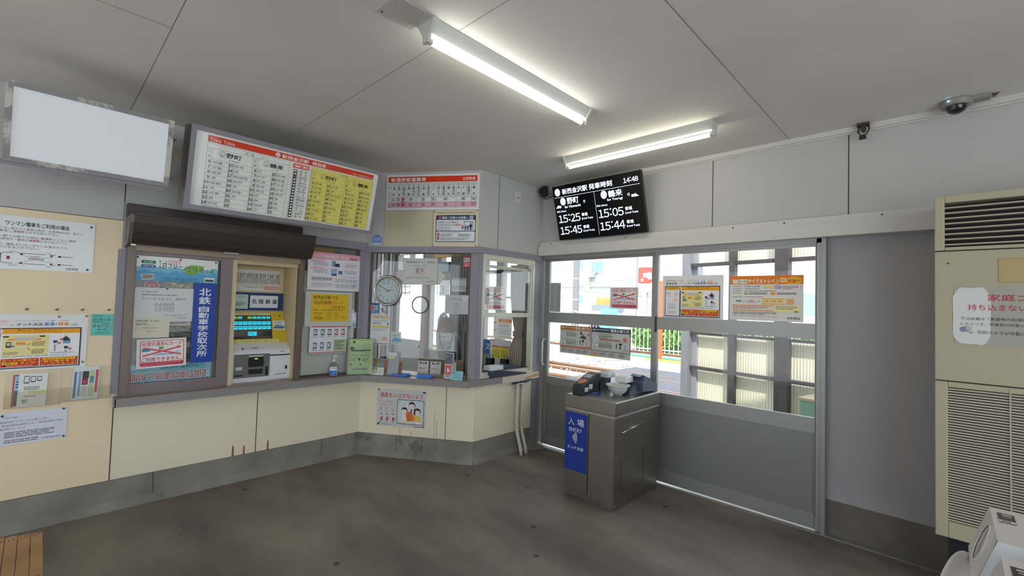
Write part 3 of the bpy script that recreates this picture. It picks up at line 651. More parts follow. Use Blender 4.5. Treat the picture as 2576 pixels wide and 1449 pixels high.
    S.t('カードは重ねず', 0.34, 0.795, 0.038, 'f6d84a', w=0.26, b=0.012); S.r(0.34, 0.842, 0.115, 0.046, 'f2c820'); S.t('1枚で', 0.352, 0.846, 0.036, '26262a', w=0.092, b=0.015); S.t('タッチ!', 0.475, 0.845, 0.040, 'f6d84a', w=0.12, b=0.015); S.g(0.375, 0.90, 0.22, 0.026, 2, 'f0b8a0')
    S.poly([(0.345, 0.90), (0.365, 0.895), (0.37, 0.92), (0.35, 0.925)], '26262a')
    S.r(0.645, 0.792, 0.265, 0.038, 'f2c820'); S.t('1秒以上しっかりと', 0.655, 0.795, 0.030, '7a2a10', w=0.245, b=0.01); S.t('「音が鳴るまで」', 0.635, 0.836, 0.040, 'f6d84a', w=0.29, b=0.012); S.t('しっかりタッチ!', 0.64, 0.884, 0.040, 'f6d84a', w=0.28, b=0.012)
    return S, put(S, 'touch_payment_poster', lab, 'poster', 'touch payment posters')
S, o = touch_poster(F1, -4.085, -3.521, 0.995, 1.345, 0.002, 'yellow and red touch payment poster pinned on the cream wall above leaflet pockets')
tacks(o, S, ((0.755, 0.045), (0.985, 0.035), (0.975, 0.90)), F1, '6a6662')

S = Sheet(F1, -3.506, -3.393, 1.202, 1.347, n=0.002, paper='6fc6bd')
S.t('ICaカード', 0.09, 0.17, 0.22, '2a5a60', w=0.78, b=0.008); S.t('作ります!', 0.45, 0.40, 0.09, '2a5a60', w=0.38); S.t('チャージ', 0.1, 0.48, 0.16, '7a3038', w=0.72, b=0.02, ital=0.2); S.t('(積み増し)', 0.30, 0.68, 0.09, '2e4e58', w=0.5); S.t('出来ます!!', 0.2, 0.82, 0.12, '4a7a86', w=0.65); S.t('新西金沢駅', 0.09, 0.05, 0.07, '2e3e44', w=0.4)
put(S, 'card_note', 'small turquoise handwritten note beside the touch payment poster', 'note')

S = Sheet(F1.at(-3.98, 0.541, 0, rot=0.004), 0, 0.388, 0, 0.198, n=0.002, paper='d9dee8')
for i, (x, y, w_) in enumerate(((0.28, 0.13, 0.17), (0.25, 0.25, 0.55), (0.27, 0.36, 0.68), (0.25, 0.46, 0.28))): S.t(('ご利用のお客様へ', '鉄道全線アイカシステム導入に伴い、', '鉄道定期券(通学1ヵ月)・連絡定期券の取扱', '販売終了について')[i], x, y, 0.065 if i else 0.05, '4a4e58', w=w_)
S.g(0.30, 0.60, 0.62, 0.2, 4, '5e626c'); S.g(0.30, 0.84, 0.42, 0.12, 2, '6a6e78'); S.t('北陸鉄道株式会社', 0.72, 0.88, 0.05, '34363e', w=0.22)
o = put(S, 'paper_notice', 'pale bluish paper notice low on the cream wall under the leaflet pockets', 'notice')
tacks(o, S, ((0.955, 0.04), (0.97, 0.93), (0.27, 0.08), (0.245, 0.97)), S.F)

POCK = clear('pocket_vinyl', 'f4f2ea', gloss=0.07, rough=0.12, edge=0.6)
def pocket(u0, u1, v0, v1, lab, cut):
    r = thing('leaflet_pocket', lab, 'leaflet holder', F1.p((u0+u1)/2, v0, 0.01), 'clear leaflet pockets')
    g = G(); g.fb(F1, u0, u1, v0, v1, 0.001, 0.0025, mat('pocket_back', 'd9c9a8', 0.35)); g.link('back_sheet', parent=r)
    g = G(); g.flat(F1, [(u0, v0), (u1, v0), (u1, v0+cut), (u0, v0+cut)], 0.024, POCK)
    g.add([F1.p(u0, v0, 0.002), F1.p(u1, v0, 0.002), F1.p(u1, v0, 0.024), F1.p(u0, v0, 0.024)], [(0, 1, 2, 3)], POCK)
    for u in (u0, u1): g.add([F1.p(u, v0, 0.002), F1.p(u, v0+cut, 0.002), F1.p(u, v0+cut, 0.024), F1.p(u, v0, 0.024)], [(0, 1, 2, 3)], POCK)
    g.link('clear_front', parent=r)
pocket(-3.875, -3.63, 0.768, 0.992, 'left clear leaflet pocket on the cream wall, holding the phone leaflet', 0.10)
pocket(-3.62, -3.384, 0.778, 0.992, 'right clear leaflet pocket on the cream wall, holding the striped leaflet', 0.09)
S = Sheet(F1.at(-3.845, 0.775, 0.004, rot=-0.02), 0, 0.13, 0, 0.195, n=0.0, thick=0.004, paper='c9cfcb'); S.r(0, 0, 1, 0.04, 'b84a5c'); S.r(0, 0, 0.05, 1, 'b84a5c'); S.r(0.06, 0.05, 0.6, 0.45, '9fc4d4'); S.r(0.06, 0.5, 0.9, 0.3, '4c6a4e'); S.r(0.06, 0.78, 0.9, 0.2, '6a5a5c'); S.g(0.1, 0.2, 0.5, 0.25, 3, '36507a')
put(S, 'leaflet', 'red-edged leaflet at the back of the left wall pocket', 'leaflet', 'leaflets in the wall pockets')
S = Sheet(F1.at(-3.822, 0.770, 0.011, rot=-0.03), 0, 0.125, 0, 0.208, n=0.0, thick=0.005, paper='e6e9e6')
for i, x in enumerate((0.17, 0.40, 0.62)): S.rr(x, 0.08+0.01*i, 0.19-0.01*i, 0.22-0.04*i, 0.02, '2e3440'); S.r(x+0.02, 0.10+0.01*i, 0.15-0.01*i, 0.17-0.04*i, 'dfe8e4')
S.g(0.2, 0.40, 0.6, 0.12, 3, '5a5e60'); S.r(0.35, 0.52, 0.6, 0.09, 'dfe08a'); S.g(0.2, 0.66, 0.5, 0.06, 2, '7a7e80'); S.disc(0.25, 0.84, 0.06, 'a9bcae'); S.g(0.15, 0.78, 0.25, 0.04, 1, '4a5a50')
put(S, 'leaflet', 'white leaflet with phone pictures in the left wall pocket', 'leaflet', 'leaflets in the wall pockets')
S = Sheet(F1.at(-3.583, 0.785, 0.008, rot=-0.03), 0, 0.13, 0, 0.215, n=0.0, thick=0.006, paper='dbe3e6')
S.r(0.06, 0.15, 0.10, 0.8, '5f86a8'); S.r(0.22, 0.15, 0.10, 0.75, '8aa6c0'); S.r(0.36, 0.14, 0.24, 0.22, '4a4648'); S.r(0.36, 0.36, 0.22, 0.2, '8a3a4a'); S.r(0.40, 0.42, 0.12, 0.1, 'c8587a'); S.r(0.36, 0.58, 0.2, 0.34, 'c8d2d0'); S.r(0.62, 0.12, 0.2, 0.8, 'c3cf9c'); S.r(0.66, 0.30, 0.14, 0.2, '5f8fbc'); S.r(0.86, 0.10, 0.10, 0.7, 'c9525a')
put(S, 'leaflet', 'leaflet with coloured upright stripes in the right wall pocket', 'leaflet', 'leaflets in the wall pockets')
STEEL = mat('dull_steel', '6e6862', 0.4, metal=0.6)
names5 = ('first from the left', 'second', 'third', 'fourth', 'fifth, nearest the ticket window')
for i, y in enumerate((-3.807, -3.674, -3.554, -3.422)):
    g = G(); g.tube([F1.p(y, 1.375, 0), F1.p(y, 1.375, 0.016), F1.p(y+0.003, 1.371, 0.024), F1.p(y+0.006, 1.376, 0.030), F1.p(y+0.006, 1.385, 0.030)], 0.0028, STEEL, seg=8); g.cyl(F1.p(y, 1.375, 0), F1.p(y, 1.375, 0.003), 0.006, STEEL, seg=10)
    g.link('screw_hook', label='small steel screw hook on the cream wall, '+('first from the left of four', 'second from the left of four', 'third from the left of four', 'rightmost of four, above the turquoise note')[i], cat='hook', group='screw hooks on the cream wall')

# ---------------------------------------------------------------- shutter hood
DKB = mat('dark_brown_metal', '3a302b', 0.42, vary=0.06); BRN = mat('brown_aluminium', '6f6156', 0.4, metal=0.25, vary=0.04); BRN2 = mat('taupe_aluminium', '7d7071', 0.42, metal=0.2, vary=0.03)
r = thing('shutter_hood', 'dark brown metal shutter hood over the ticket machine window', 'awning', F1.p(-2.75, 1.83, 0.1))
g = G(); g.fb(F1, -3.362, -2.19, 2.022, 2.112, 0.0, 0.10, DKB); g.link('upper_box', parent=r, bevel=0.004)
g = G(); FH = Fr(F1.p(-3.335, 0, 0), F1.N, F1.V, -F1.U)
prof = [(0.0, 2.03), (0.0, 1.842), (0.150, 1.836), (0.180, 1.865), (0.205, 1.915), (0.226, 1.97), (0.238, 2.018), (0.255, 2.018), (0.255, 2.03)]
g.prism([FH.p(a, b) for a, b in prof], F1.U*1.205, DKB); g.link('front_cowl', parent=r, fix=True)
g = G(); g.prism([F1.p(-3.358, b, a) for a, b in ((0.0, 2.022), (0.10, 2.022), (0.236, 2.022), (0.222, 1.97), (0.19, 1.9), (0.155, 1.835), (0.0, 1.81))], F1.U*0.022, mat('hood_end_grey', '6e655c', 0.4, metal=0.3)); g.link('end_plate', parent=r, fix=True)
g = G(); g.fb(F1, -2.78, -2.68, 1.825, 1.833, 0.11, 0.118, TRIMW); g.link('shutter_pull', parent=r)

# ---------------------------------------------------------------- brown window with the ticket machine bay
g = G()
g.fb(F1, -3.346, -3.300, 0.78, 1.83, -0.26, 0.045, BRN); g.fb(F1, -2.176, -2.138, 0.78, 1.83, -0.26, 0.030, BRN)
g.fb(F1, -3.300, -2.176, 1.80, 1.86, -0.26, 0.03, BRN); g.fb(F1, -3.300, -2.176, 1.795, 1.835, 0.03, 0.046, mat('tan_rail', 'a08d76', 0.45))
window_1 = st(g, 'window_1')
g = G(); g.ring(F1, -3.300, -2.688, 0.782, 1.80, 0.012, -0.012, 0.012, BRN2, tb=0.075, tt=0.030, tr=0.082); st(g, 'sash', window_1)
g = G(); g.flat(F1, [(-3.288, 0.856), (-2.77, 0.856), (-2.77, 1.77), (-3.288, 1.77)], 0.0, GLASS2); st(g, 'pane', window_1)
BAYC = mat('bay_lining_cream', 'c6b48c', 0.5, vary=0.05, scale=3)
g = G(); g.fb(F1, -2.688, -2.655, 0.78, 1.79, -0.26, 0.0, mat('bay_post_cream', 'd8c9a2', 0.5)); g.fb(F1, -2.655, -2.176, 1.76, 1.80, -0.26, -0.01, BAYC)
g.hexa([F1.p(-2.215, 0.78, -0.26), F1.p(-2.176, 0.78, -0.26), F1.p(-2.176, 0.78, -0.02), F1.p(-2.184, 0.78, -0.02), F1.p(-2.215, 1.79, -0.26), F1.p(-2.176, 1.79, -0.26), F1.p(-2.176, 1.79, -0.02), F1.p(-2.184, 1.79, -0.02)], BAYC)
g.fb(F1, -2.655, -2.21, 0.78, 1.79, -0.27, -0.24, BAYC); st(g, 'bay_lining', window_1)

# ticket machine: slanted yellow screen face, white body
r = thing('ticket_machine', 'white and yellow ticket vending machine set into the wall bay', 'ticket machine', F1.p(-2.42, 0.78, -0.15))
WHT = mat('machine_white', 'dedfe2', 0.4); MG = mat('machine_grey', '6a6968', 0.45); MBLK = mat('machine_black', '161618', 0.3); YEL = mat('machine_yellow', 'd3b01e', 0.45)
g = G(); yl, yr = -2.652, -2.186
g.prism([F1.p(yl, z, n) for n, z in ((-0.235, 0.78), (-0.07, 0.78), (-0.07, 1.030), (-0.082, 1.047), (-0.138, 1.092), (-0.222, 1.362), (-0.235, 1.362))], F1.U*(yr-yl), WHT); g.link('body', parent=r, fix=True)
tl = math.atan2(-0.082, 0.270)
FY = Fr(F1.p(yl+0.004, 1.094, -0.137), F1.U, F1.V, F1.N).at(0, 0, 0, tilt=tl); yw = yr-yl-0.012; yh = 0.278
g = G(); g.prism([FY.p(0, 0, 0), FY.p(yw, 0, 0), FY.p(yw-0.022, yh, 0), FY.p(0.008, yh, 0)], FY.N*0.004, YEL); g.link('slanted_face', parent=r, fix=True)
S = Sheet(FY, 0.022, 0.332, 0.040, 0.245, n=0.004, thick=0.003, paper='121416', rough=0.15)
for i in range(8):
    S.r(0.03+0.120*i, 0.04, 0.105, 0.10, ('5a9a28', '2fa0b8', '4a5648', '5a9a28', '2fa0b8', '2fa0b8', '2fa0b8', '2fa0b8')[i])
    for k in (0, 1): S.r(0.03+0.120*i, 0.25+0.20*k, 0.108, 0.15, '2fb0c8'); S.g(0.045+0.120*i, 0.29+0.20*k, 0.08, 0.06, 1, '14606e')
S.r(0.03, 0.165, 0.94, 0.035, '5a7a3a'); S.r(0.03, 0.645, 0.94, 0.03, '4e6e3c'); S.r(0.38, 0.70, 0.22, 0.17, '2fb0c8'); S.g(0.40, 0.75, 0.17, 0.07, 2, '14606e'); S.r(0.03, 0.90, 0.20, 0.08, '2a2c2e'); S.r(0.24, 0.90, 0.22, 0.08, '3c3e40'); S.r(0.47, 0.90, 0.50, 0.08, '54554f')
for m_ in S.mats:   # a lit screen
    if m_ is not ink('121416', 0.15):
        b_ = m_.node_tree.nodes['Principled BSDF']
        if not b_.inputs['Emission Strength'].default_value and m_.name in ('print_2fa0b8', 'print_2fb0c8', 'print_5a9a28'):
            b_.inputs['Emission Color'].default_value = b_.inputs['Base Color'].default_value; b_.inputs['Emission Strength'].default_value = 0.35
S.link('touch_screen', parent=r, label='lit touch screen with turquoise keys')
S = Sheet(FY, 0.020, 0.320, 0.252, 0.271, n=0.004, thick=0.0006, paper='d8d2a6'); S.t('きっぷの買い方 ご希望の区間を押してください', 0.05, 0.25, 0.5, '4a4636', w=0.9); S.link('top_strip', parent=r)
S = Sheet(FY, 0.006, 0.385, 0.002, 0.030, n=0.0042, thick=0.0006, paper='d6d890'); S.t('お釣り・切符のお取り忘れにご注意ください', 0.03, 0.25, 0.45, '4a4a36', w=0.9); S.link('lower_strip', parent=r)
S = Sheet(FY, 0.345, 0.442, 0.115, 0.200, n=0.004, thick=0.0006, paper='e4e6e0'); S.poly([(0, 0.8), (0.1, 0.55), (0.3, 0.42), (0.6, 0.46), (0.95, 0.6), (1, 0.8)], '7d97b4'); S.r(0.05, 0.72, 0.9, 0.1, '2e5a5e'); S.g(0.1, 0.12, 0.8, 0.25, 3, '6a7c70'); S.g(0.1, 0.86, 0.8, 0.1, 1, '5a5a5a'); S.link('mountain_sticker', parent=r)
g = G(); g.cyl(FY.p(0.405, 0.245, 0.004), FY.p(0.405, 0.245, 0.008), 0.010, mat('lock_brass', '8a7a3a', 0.4, metal=0.6), seg=14); g.link('lock', parent=r)
g = G(); g.fb(F1, -2.626, -2.356, 0.818, 1.012, -0.0705, -0.066, MG); g.link('tray_panel', parent=r)
g = G(); g.fb(F1, -2.52, -2.405, 0.905, 0.985, -0.066, -0.058, MBLK); g.fb(F1, -2.515, -2.41, 0.845, 0.885, -0.066, -0.060, MBLK); g.fb(F1, -2.385, -2.368, 0.83, 0.90, -0.066, -0.060, MBLK); g.fb(F1, -2.62, -2.56, 0.835, 0.845, -0.066, -0.062, MBLK); g.link('coin_and_ticket_slots', parent=r)
g = G(); g.fb(F1, -2.475, -2.452, 0.970, 0.975, -0.058, -0.056, mat('green_lamp', '4cff3a', 0.4, emit=2.0)); g.link('green_lamp', parent=r)
S = Sheet(F1, -2.612, -2.565, 0.885, 0.908, n=-0.066, thick=0.0008, paper='e6e6e4'); S.t('きっぷ', 0.08, 0.2, 0.6, '26262a', w=0.8, b=0.01); S.link('ticket_label', parent=r)
g = G(); g.fb(F1, -2.52, -2.408, 0.988, 1.000, -0.066, -0.062, mat('machine_slot_label', 'b9bab4', 0.5)); g.link('slot_label', parent=r)
g = G(); g.fb(F1, -2.354, -2.188, 0.790, 0.999, -0.072, -0.060, WHT)
g.prism([F1.p(-2.354, z, n) for n, z in ((-0.06, 0.99), (-0.06, 1.0), (-0.118, 1.072), (-0.125, 1.066), (-0.07, 0.99))], F1.U*0.166, WHT); g.link('note_unit', parent=r, fix=True)
g = G(); g.fb(F1, -2.228, -2.212, 0.868, 0.900, -0.06, -0.058, MBLK); g.prism([F1.p(-2.32, 0.816, -0.06), F1.p(-2.30, 0.83, -0.06), F1.p(-2.22, 0.834, -0.06), F1.p(-2.22, 0.830, -0.06), F1.p(-2.30, 0.826, -0.06)], F1.N*0.0008, MBLK); g.link('maker_mark', parent=r, fix=True)
g = G(); FS = Fr(F1.p(-2.354, 1.003, -0.0595), F1.U, F1.V, F1.N).at(0, 0, 0, tilt=math.atan2(-0.058, 0.070))
g.fb(FS, 0.08, 0.120, 0.02, 0.06, 0, 0.006, MG); g.fb(FS, 0.09, 0.108, 0.025, 0.055, 0.006, 0.008, MBLK); g.fb(FS, 0.02, 0.07, 0.035, 0.043, 0, 0.002, mat('machine_slot_label', 'b9bab4', 0.5)); g.cyl(FS.p(0.142, 0.04, 0), FS.p(0.142, 0.04, 0.004), 0.007, MBLK, seg=12); g.link('coin_slot', parent=r)
g = G(); g.cyl(F1.p(-2.56, 1.055, -0.091), F1.p(-2.56, 1.058, -0.088), 0.007, MBLK, seg=12); g.link('lock_hole', parent=r); g = G()
FS2 = Fr(F1.p(-2.49, 1.052, -0.086), F1.U, F1.V, F1.N).at(0, 0, 0, tilt=math.atan2(-0.056, 0.045))
for i in range(4): g.fb(FS2, 0.012*i, 0.012*i+0.006, 0.0, 0.022, 0, 0.0015, mat('grille_dots', '9a9a9c', 0.5))
g.link('speaker_holes', parent=r)

FBAY = Fr(F1.p(0, 0, -0.238), F1.U, F1.V, F1.N)
S = Sheet(FBAY, -2.66, -2.25, 1.545, 1.73, n=0.002, paper='d6d4cc')
bx = [(0.085, 0.07), (0.165, 0.05), (0.23, 0.11), (0.36, 0.14), (0.52, 0.05), (0.60, 0.17), (0.80, 0.12), (0.945, 0.05)]
S.r(0.05, 0.40, 0.92, 0.012, '3a3a3c')
for i, (x, w_) in enumerate(bx):
    c_ = 'b8685c' if i == 1 else '3a3a3e'; S.box_(x, 0.18, w_, 0.46, 0.014, c_); S.r(x+0.008, 0.43, w_-0.016, 0.20, 'b4b2ac' if i != 1 else 'c99a90')
    for k in range(max(1, int(w_/0.045))): S.g(x+0.012+0.04*k, 0.21, 0.022, 0.18, 4, c_, fill=1.0, thick=0.7)
S.t('Hokutetsu Railway', 0.24, 0.69, 0.055, '4a4a4c', w=0.46); S.t('Ishikawa Line', 0.33, 0.78, 0.055, '4a4a4c', w=0.36); S.r(0.71, 0.76, 0.27, 0.14, 'd0604a'); S.t('北陸鉄道', 0.725, 0.785, 0.09, 'f0ece6', w=0.24, b=0.015)
put(S, 'route_map', 'white railway route map at the top of the ticket machine bay', 'sign')
S = Sheet(FBAY, -2.655, -2.212, 1.375, 1.530, n=0.002, thick=0.01, paper='243c6c')
S.r(0.32, 0.02, 0.004, 0.96, '1a2c50')
o = put(S, 'blue_band', 'navy blue band above the ticket machine screen', 'sign')
S = Sheet(FBAY, -2.655, -2.50, 1.388, 1.512, n=0.0125, thick=0.001, paper='bcd0c4'); S.g(0.55, 0.08, 0.35, 0.14, 2, '8a9a92'); S.g(0.1, 0.55, 0.8, 0.28, 3, '2e5a50', fill=0.95)
put(S, 'machine_notice', 'pale green notice stuck on the navy band, left of the company name', 'notice')
S = Sheet(FBAY, -2.484, -2.257, 1.398, 1.506, n=0.0125, thick=0.001, paper='dfe2ea'); S.t('北', 0.06, 0.30, 0.36, '202026', b=0.02); S.t('陸', 0.31, 0.30, 0.36, '202026', b=0.02); S.t('鉄', 0.55, 0.30, 0.36, '202026', b=0.02); S.t('道', 0.79, 0.30, 0.36, '202026', b=0.02)
put(S, 'company_name_plate', 'white plate with the black company name on the navy band', 'sign')

# papers in the left pane
S = Sheet(F1, -3.298, -2.791, 1.588, 1.765, n=0.006, paper='e6e8e6', rough=0.2)
pts = [(0, 0.42)]
for i in range(21): pts.append((i/20, 0.42+0.05*math.sin(i*1.9)-0.03*math.sin(i*0.7)))
S.poly(pts+[(1, 1), (0, 1)], '84bfdc'); S.poly([(x, y+0.18) for x, y in pts]+[(1, 1), (0, 1)], '5fa9d2')
S.rr(0.07, 0.17, 0.165, 0.13, 0.05, '2f8a68'); S.t('石川線', 0.10, 0.195, 0.08, 'eef2ee', w=0.10); S.rr(0.07, 0.34, 0.165, 0.13, 0.05, '3a5a96'); S.t('浅野川線', 0.085, 0.365, 0.08, 'eef2ee', w=0.13)
S.poly([(0.56, 0.50), (0.58, 0.36), (0.64, 0.26), (0.71, 0.24), (0.77, 0.28), (0.83, 0.27), (0.80, 0.36), (0.79, 0.50), (0.74, 0.62), (0.66, 0.68), (0.59, 0.62)], '7fb23c')
S.t('土日祝限定', 0.33, 0.10, 0.15, 'd9565a', w=0.20); S.t('1', 0.272, 0.14, 0.30, '1c6a52', w=0.022, b=0.02); S.t('日フリー', 0.315, 0.25, 0.22, '1c6a52', w=0.235, b=0.02); S.t('エコ', 0.585, 0.31, 0.25, 'f0f4e8', w=0.16, b=0.04); S.t('エコ', 0.59, 0.325, 0.23, '1c6a52', w=0.15, b=0.015); S.t('きっぷ', 0.775, 0.36, 0.19, '1c6a52', w=0.17, b=0.02)
S.poly([(0.07, 0.76), (0.21, 0.70), (0.225, 0.92), (0.09, 0.98)], 'e8e8e4'); S.poly([(0.08, 0.78), (0.205, 0.73), (0.215, 0.90), (0.095, 0.95)], '9a968c'); S.r(0.83, 0.76, 0.13, 0.20, 'e8e8e4'); S.r(0.84, 0.84, 0.11, 0.10, '4a4a4e')
S.t('石川線または浅野川線に1日乗り放題!!', 0.30, 0.84, 0.06, '2c5684', w=0.46); S.t('みんなでエコして、電車でおでかけよう!!', 0.30, 0.93, 0.055, '24466e', w=0.46)
o = put(S, 'eco_ticket_banner', 'pale blue day-ticket banner with green leaf at the top of the brown window', 'poster')
tacks(o, S, ((0.03, 0.06), (0.52, 0.06), (0.97, 0.07)), F1, '18181c')
S = Sheet(F1, -3.296, -2.942, 1.295, 1.539, n=0.006, paper='d5d6d6', rough=0.35)
S.t('石川線乗り放題', 0.13, 0.10, 0.045, '6a6a6c', w=0.26); S.g(0.13, 0.20, 0.65, 0.05, 1, '77777a'); S.t('フリーエコきっぷ　発売中', 0.13, 0.285, 0.085, '505054', w=0.74); S.t('大人600円', 0.34, 0.45, 0.085, '4c4c50', w=0.33); S.r(0.34, 0.552, 0.33, 0.008, '4c4c50'); S.t('小人300円', 0.34, 0.58, 0.085, '4c4c50', w=0.33); S.r(0.34, 0.682, 0.33, 0.008, '4c4c50'); S.t('ご購入のお客様は窓口まで', 0.50, 0.80, 0.04, '6a6a6c', w=0.40); S.t('新西金沢駅', 0.74, 0.88, 0.04, '5a5a5c', w=0.16)
o = put(S, 'fare_flyer', 'grey-white typed flyer with underlined prices in the brown window', 'flyer')
tacks(o, S, ((0.54, 0.02),), F1, '3a4a40')
S = Sheet(F1, -3.294, -3.080, 1.178, 1.326, n=0.009, paper='d9d6c4', rough=0.5)
S.t('時間を購入する前に', 0.10, 0.12, 0.12, '3a3a34', w=0.64); S.t('確認を!!', 0.10, 0.28, 0.11, '3a3a34', w=0.32); S.t('もし、時間は窓口の', 0.08, 0.47, 0.10, 'c47868', w=0.62); S.t('販売です。', 0.40, 0.64, 0.10, 'c47868', w=0.32)
put(S, 'handwritten_note', 'cream handwritten note with black and red writing in the brown window', 'note')
def nouse(F, u0, u1, v0, v1, n, lab, rot=0.0, back=False, grp='card warning posters'):
    S = Sheet(F, u0, u1, v0, v1, n=n, paper='e6e4e2', rough=0.3); R = 'c8405a'
    S.rr(0.07, 0.06, 0.88, 0.88, 0.06, R); S.rr(0.085, 0.08, 0.85, 0.84, 0.05, 'efecea')
    S.t('全国交通系ICカード', 0.10, 0.10, 0.145, R, w=0.80, b=0.02)
    S.poly([(0.10, 0.36), (0.15, 0.29), (0.25, 0.30), (0.27, 0.42), (0.11, 0.44)], '3d92a8'); S.poly([(0.44, 0.28), (0.52, 0.27), (0.54, 0.37), (0.43, 0.38)], '6aa84e'); S.disc(0.83, 0.32, 0.055, 'e2a03c'); S.poly([(0.30, 0.58), (0.45, 0.50), (0.60, 0.52), (0.74, 0.58)], '9fc3de'); S.poly([(0.62, 0.56), (0.72, 0.50), (0.78, 0.56)], '5a86b8'); S.disc(0.82, 0.50, 0.05, '4a9ab0'); S.disc(0.82, 0.50, 0.03, 'efecea')
    S.line(0.13, 0.30, 0.89, 0.58, 0.055, 'd9606a'); S.line(0.12, 0.58, 0.89, 0.30, 0.055, 'd9606a')
    S.t('ご利用できません。', 0.10, 0.635, 0.145, R, w=0.80, b=0.02); S.rr(0.085, 0.80, 0.85, 0.125, 0.03, R); S.t('You can not use nationwide compatible', 0.10, 0.825, 0.035, 'f0d0d4', w=0.80); S.t('transport IC card on this line.', 0.10, 0.875, 0.035, 'f0d0d4', w=0.50)
    return put(S, 'card_warning_poster', lab, 'poster', grp)
nouse(F1.at(-3.258, 0.958, 0, rot=0.028), 0, 0.292, 0, 0.208, 0.008, 'red crossed-out card warning poster in the brown window, beside the ticket machine')
S = Sheet(F1, -2.942, -2.794, 0.980, 1.585, n=0.011, thick=0.003, paper='1c45a4', rough=0.35)
S.col('北鉄', 0.24, 0.055, 0.52, 0.215, 'eef0f6', b=0.02); S.col('自動車学校取次所', 0.26, 0.285, 0.44, 0.645, 'eef0f6', b=0.02)
put(S, 'driving_school_sign', 'tall blue sign with white driving school lettering in the brown window', 'sign')
S = Sheet(F1, -3.288, -2.795, 0.858, 0.985, n=-0.012, paper='7fbcd2', rough=0.35)
S.t('令和8年 4月 6日〜15日', 0.13, 0.12, 0.20, '2a4a66', w=0.70, rot=180); S.t('全国列車妨害防止旬間', 0.0, 0.46, 0.50, 'eef0ee', w=0.97, b=0.06, rot=180); S.t('全国列車妨害防止旬間', 0.005, 0.48, 0.46, 'c3364a', w=0.96, b=0.01, rot=180); S.col('国土交通', 0.92, 0.05, 0.06, 0.9, 'dfe8ee')
put(S, 'upside_down_poster', 'light blue poster hung upside down at the bottom of the brown window', 'poster')
rnd = random.Random(5)
def collage(u0, u1, v0, v1, n, lab, cols, seed):
    rr_ = random.Random(seed); S = Sheet(F1, u0, u1, v0, v1, n=n, paper=cols[0], rough=0.4)
    for i in range(26): 
        x, y = rr_.random()*0.85, rr_.random()*0.85; S.poly([(x, y), (min(1, x+0.05+0.2*rr_.random()), y+0.03), (min(1, x+0.05+0.22*rr_.random()), min(1, y+0.14)), (x+0.02, min(1, y+0.1+0.1*rr_.random()))], cols[1+i % (len(cols)-1)])
    return S
S = collage(-3.285, -3.115, 1.50, 1.60, -0.02, '', ['6e5c64', '7a5a66', '4a4450'], 1); S.disc(0.55, 0.45, 0.42, 'e2c8cc'); S.disc(0.55, 0.45, 0.38, 'b02a48'); S.disc(0.55, 0.55, 0.2, 'e2c8cc'); S.disc(0.55, 0.55, 0.16, 'b02a48')
put(S, 'pane_leaflet', 'dark leaflet with red round emblem behind the glass, upper left of the brown window', 'leaflet', 'leaflets behind the brown window')
S = collage(-3.11, -2.945, 1.50, 1.60, -0.02, '', ['86805e', '5a6a44', 'b49a6a', '3a4a34', 'c8b88a'], 2)
put(S, 'pane_leaflet', 'olive and tan leaflet strip behind the glass, under the day-ticket banner', 'leaflet', 'leaflets behind the brown window')
S = collage(-3.285, -2.80, 0.99, 1.30, -0.02, '', ['6b6a66', '8f8e88', '4a4e4a', 'a9a8a4', '5c5450', '7a3a42', '9a9690', '3c4046', '7f8a80', 'b3afa6'], 3); S.rr(0.42, 0.02, 0.28, 0.10, 0.02, 'd6d6d8'); S.g(0.44, 0.05, 0.24, 0.05, 1, '3a3a5a')
put(S, 'pane_poster', 'grey photo poster of crumpled things behind the glass of the brown window', 'poster')
g = G(); g.fb(F1, -3.29, -2.70, 0.80, 1.79, -0.045, -0.026, mat('back_board_dark', '8a857a', 0.7)); st(g, 'backing_board', window_1)

# ---------------------------------------------------------------- second window (posters) between the machine and the booth corner
g = G(); g.ring(F1, -2.138, -1.598, 0.775, 1.99, 0.016, -0.05, 0.006, mat('dark_brown_frame', '5a5049', 0.5)); window_2 = st(g, 'window_2')
g = G(); g.flat(F1, [(-2.12, 0.79), (-1.61, 0.79), (-1.61, 1.97), (-2.12, 1.97)], -0.01, GLASS2); st(g, 'pane', window_2)
g = G(); g.fb(F1, -2.12, -1.612, 0.80, 1.76, -0.055, -0.04, mat('grey_white_board', 'd6d6d0', 0.6, vary=0.05)); g.fb(F1, -2.12, -1.612, 1.745, 1.765, -0.042, -0.036, mat('rust_brown_rail', '7a4630', 0.6)); st(g, 'backing_board', window_2)
g = G(); g.fb(F1, -2.14, -1.60, 0.78, 2.0, -0.40, -0.39, mat('office_grey', '6e7072', 0.8)); st(g, 'rear_partition', window_2)
g = G(); g.fb(F1, -2.0, -1.80, 1.80, 2.0, -0.22, -0.12, mat('tan_cardboard', 'a8824e', 0.8)); g.link('cardboard_box', label='tan cardboard box behind the glass above the pink poster', cat='box')
S = Sheet(F1, -2.098, -1.600, 1.573, 1.922, n=0.006, paper='e2e0e4', rough=0.4)
S.poly([(0, 0), (1, 0), (1, 0.15), (0, 0.20)], 'e5a5b6'); S.t('ワンマン電車の乗り方・降り方', 0.10, 0.055, 0.085, 'f4ecf0', w=0.66, b=0.015); S.g(0.80, 0.09, 0.16, 0.07, 2, '6a3a46')
for y in (0.22, 0.40): S.r(0.05, y, 0.27, 0.035, 'e3a0b0'); S.g(0.10, y+0.055, 0.30, 0.10, 4, '8a8a90'); S.r(0.68, y, 0.18, 0.03, 'f0ccd4'); S.g(0.70, y+0.05, 0.27, 0.09, 4, '8a8a90')
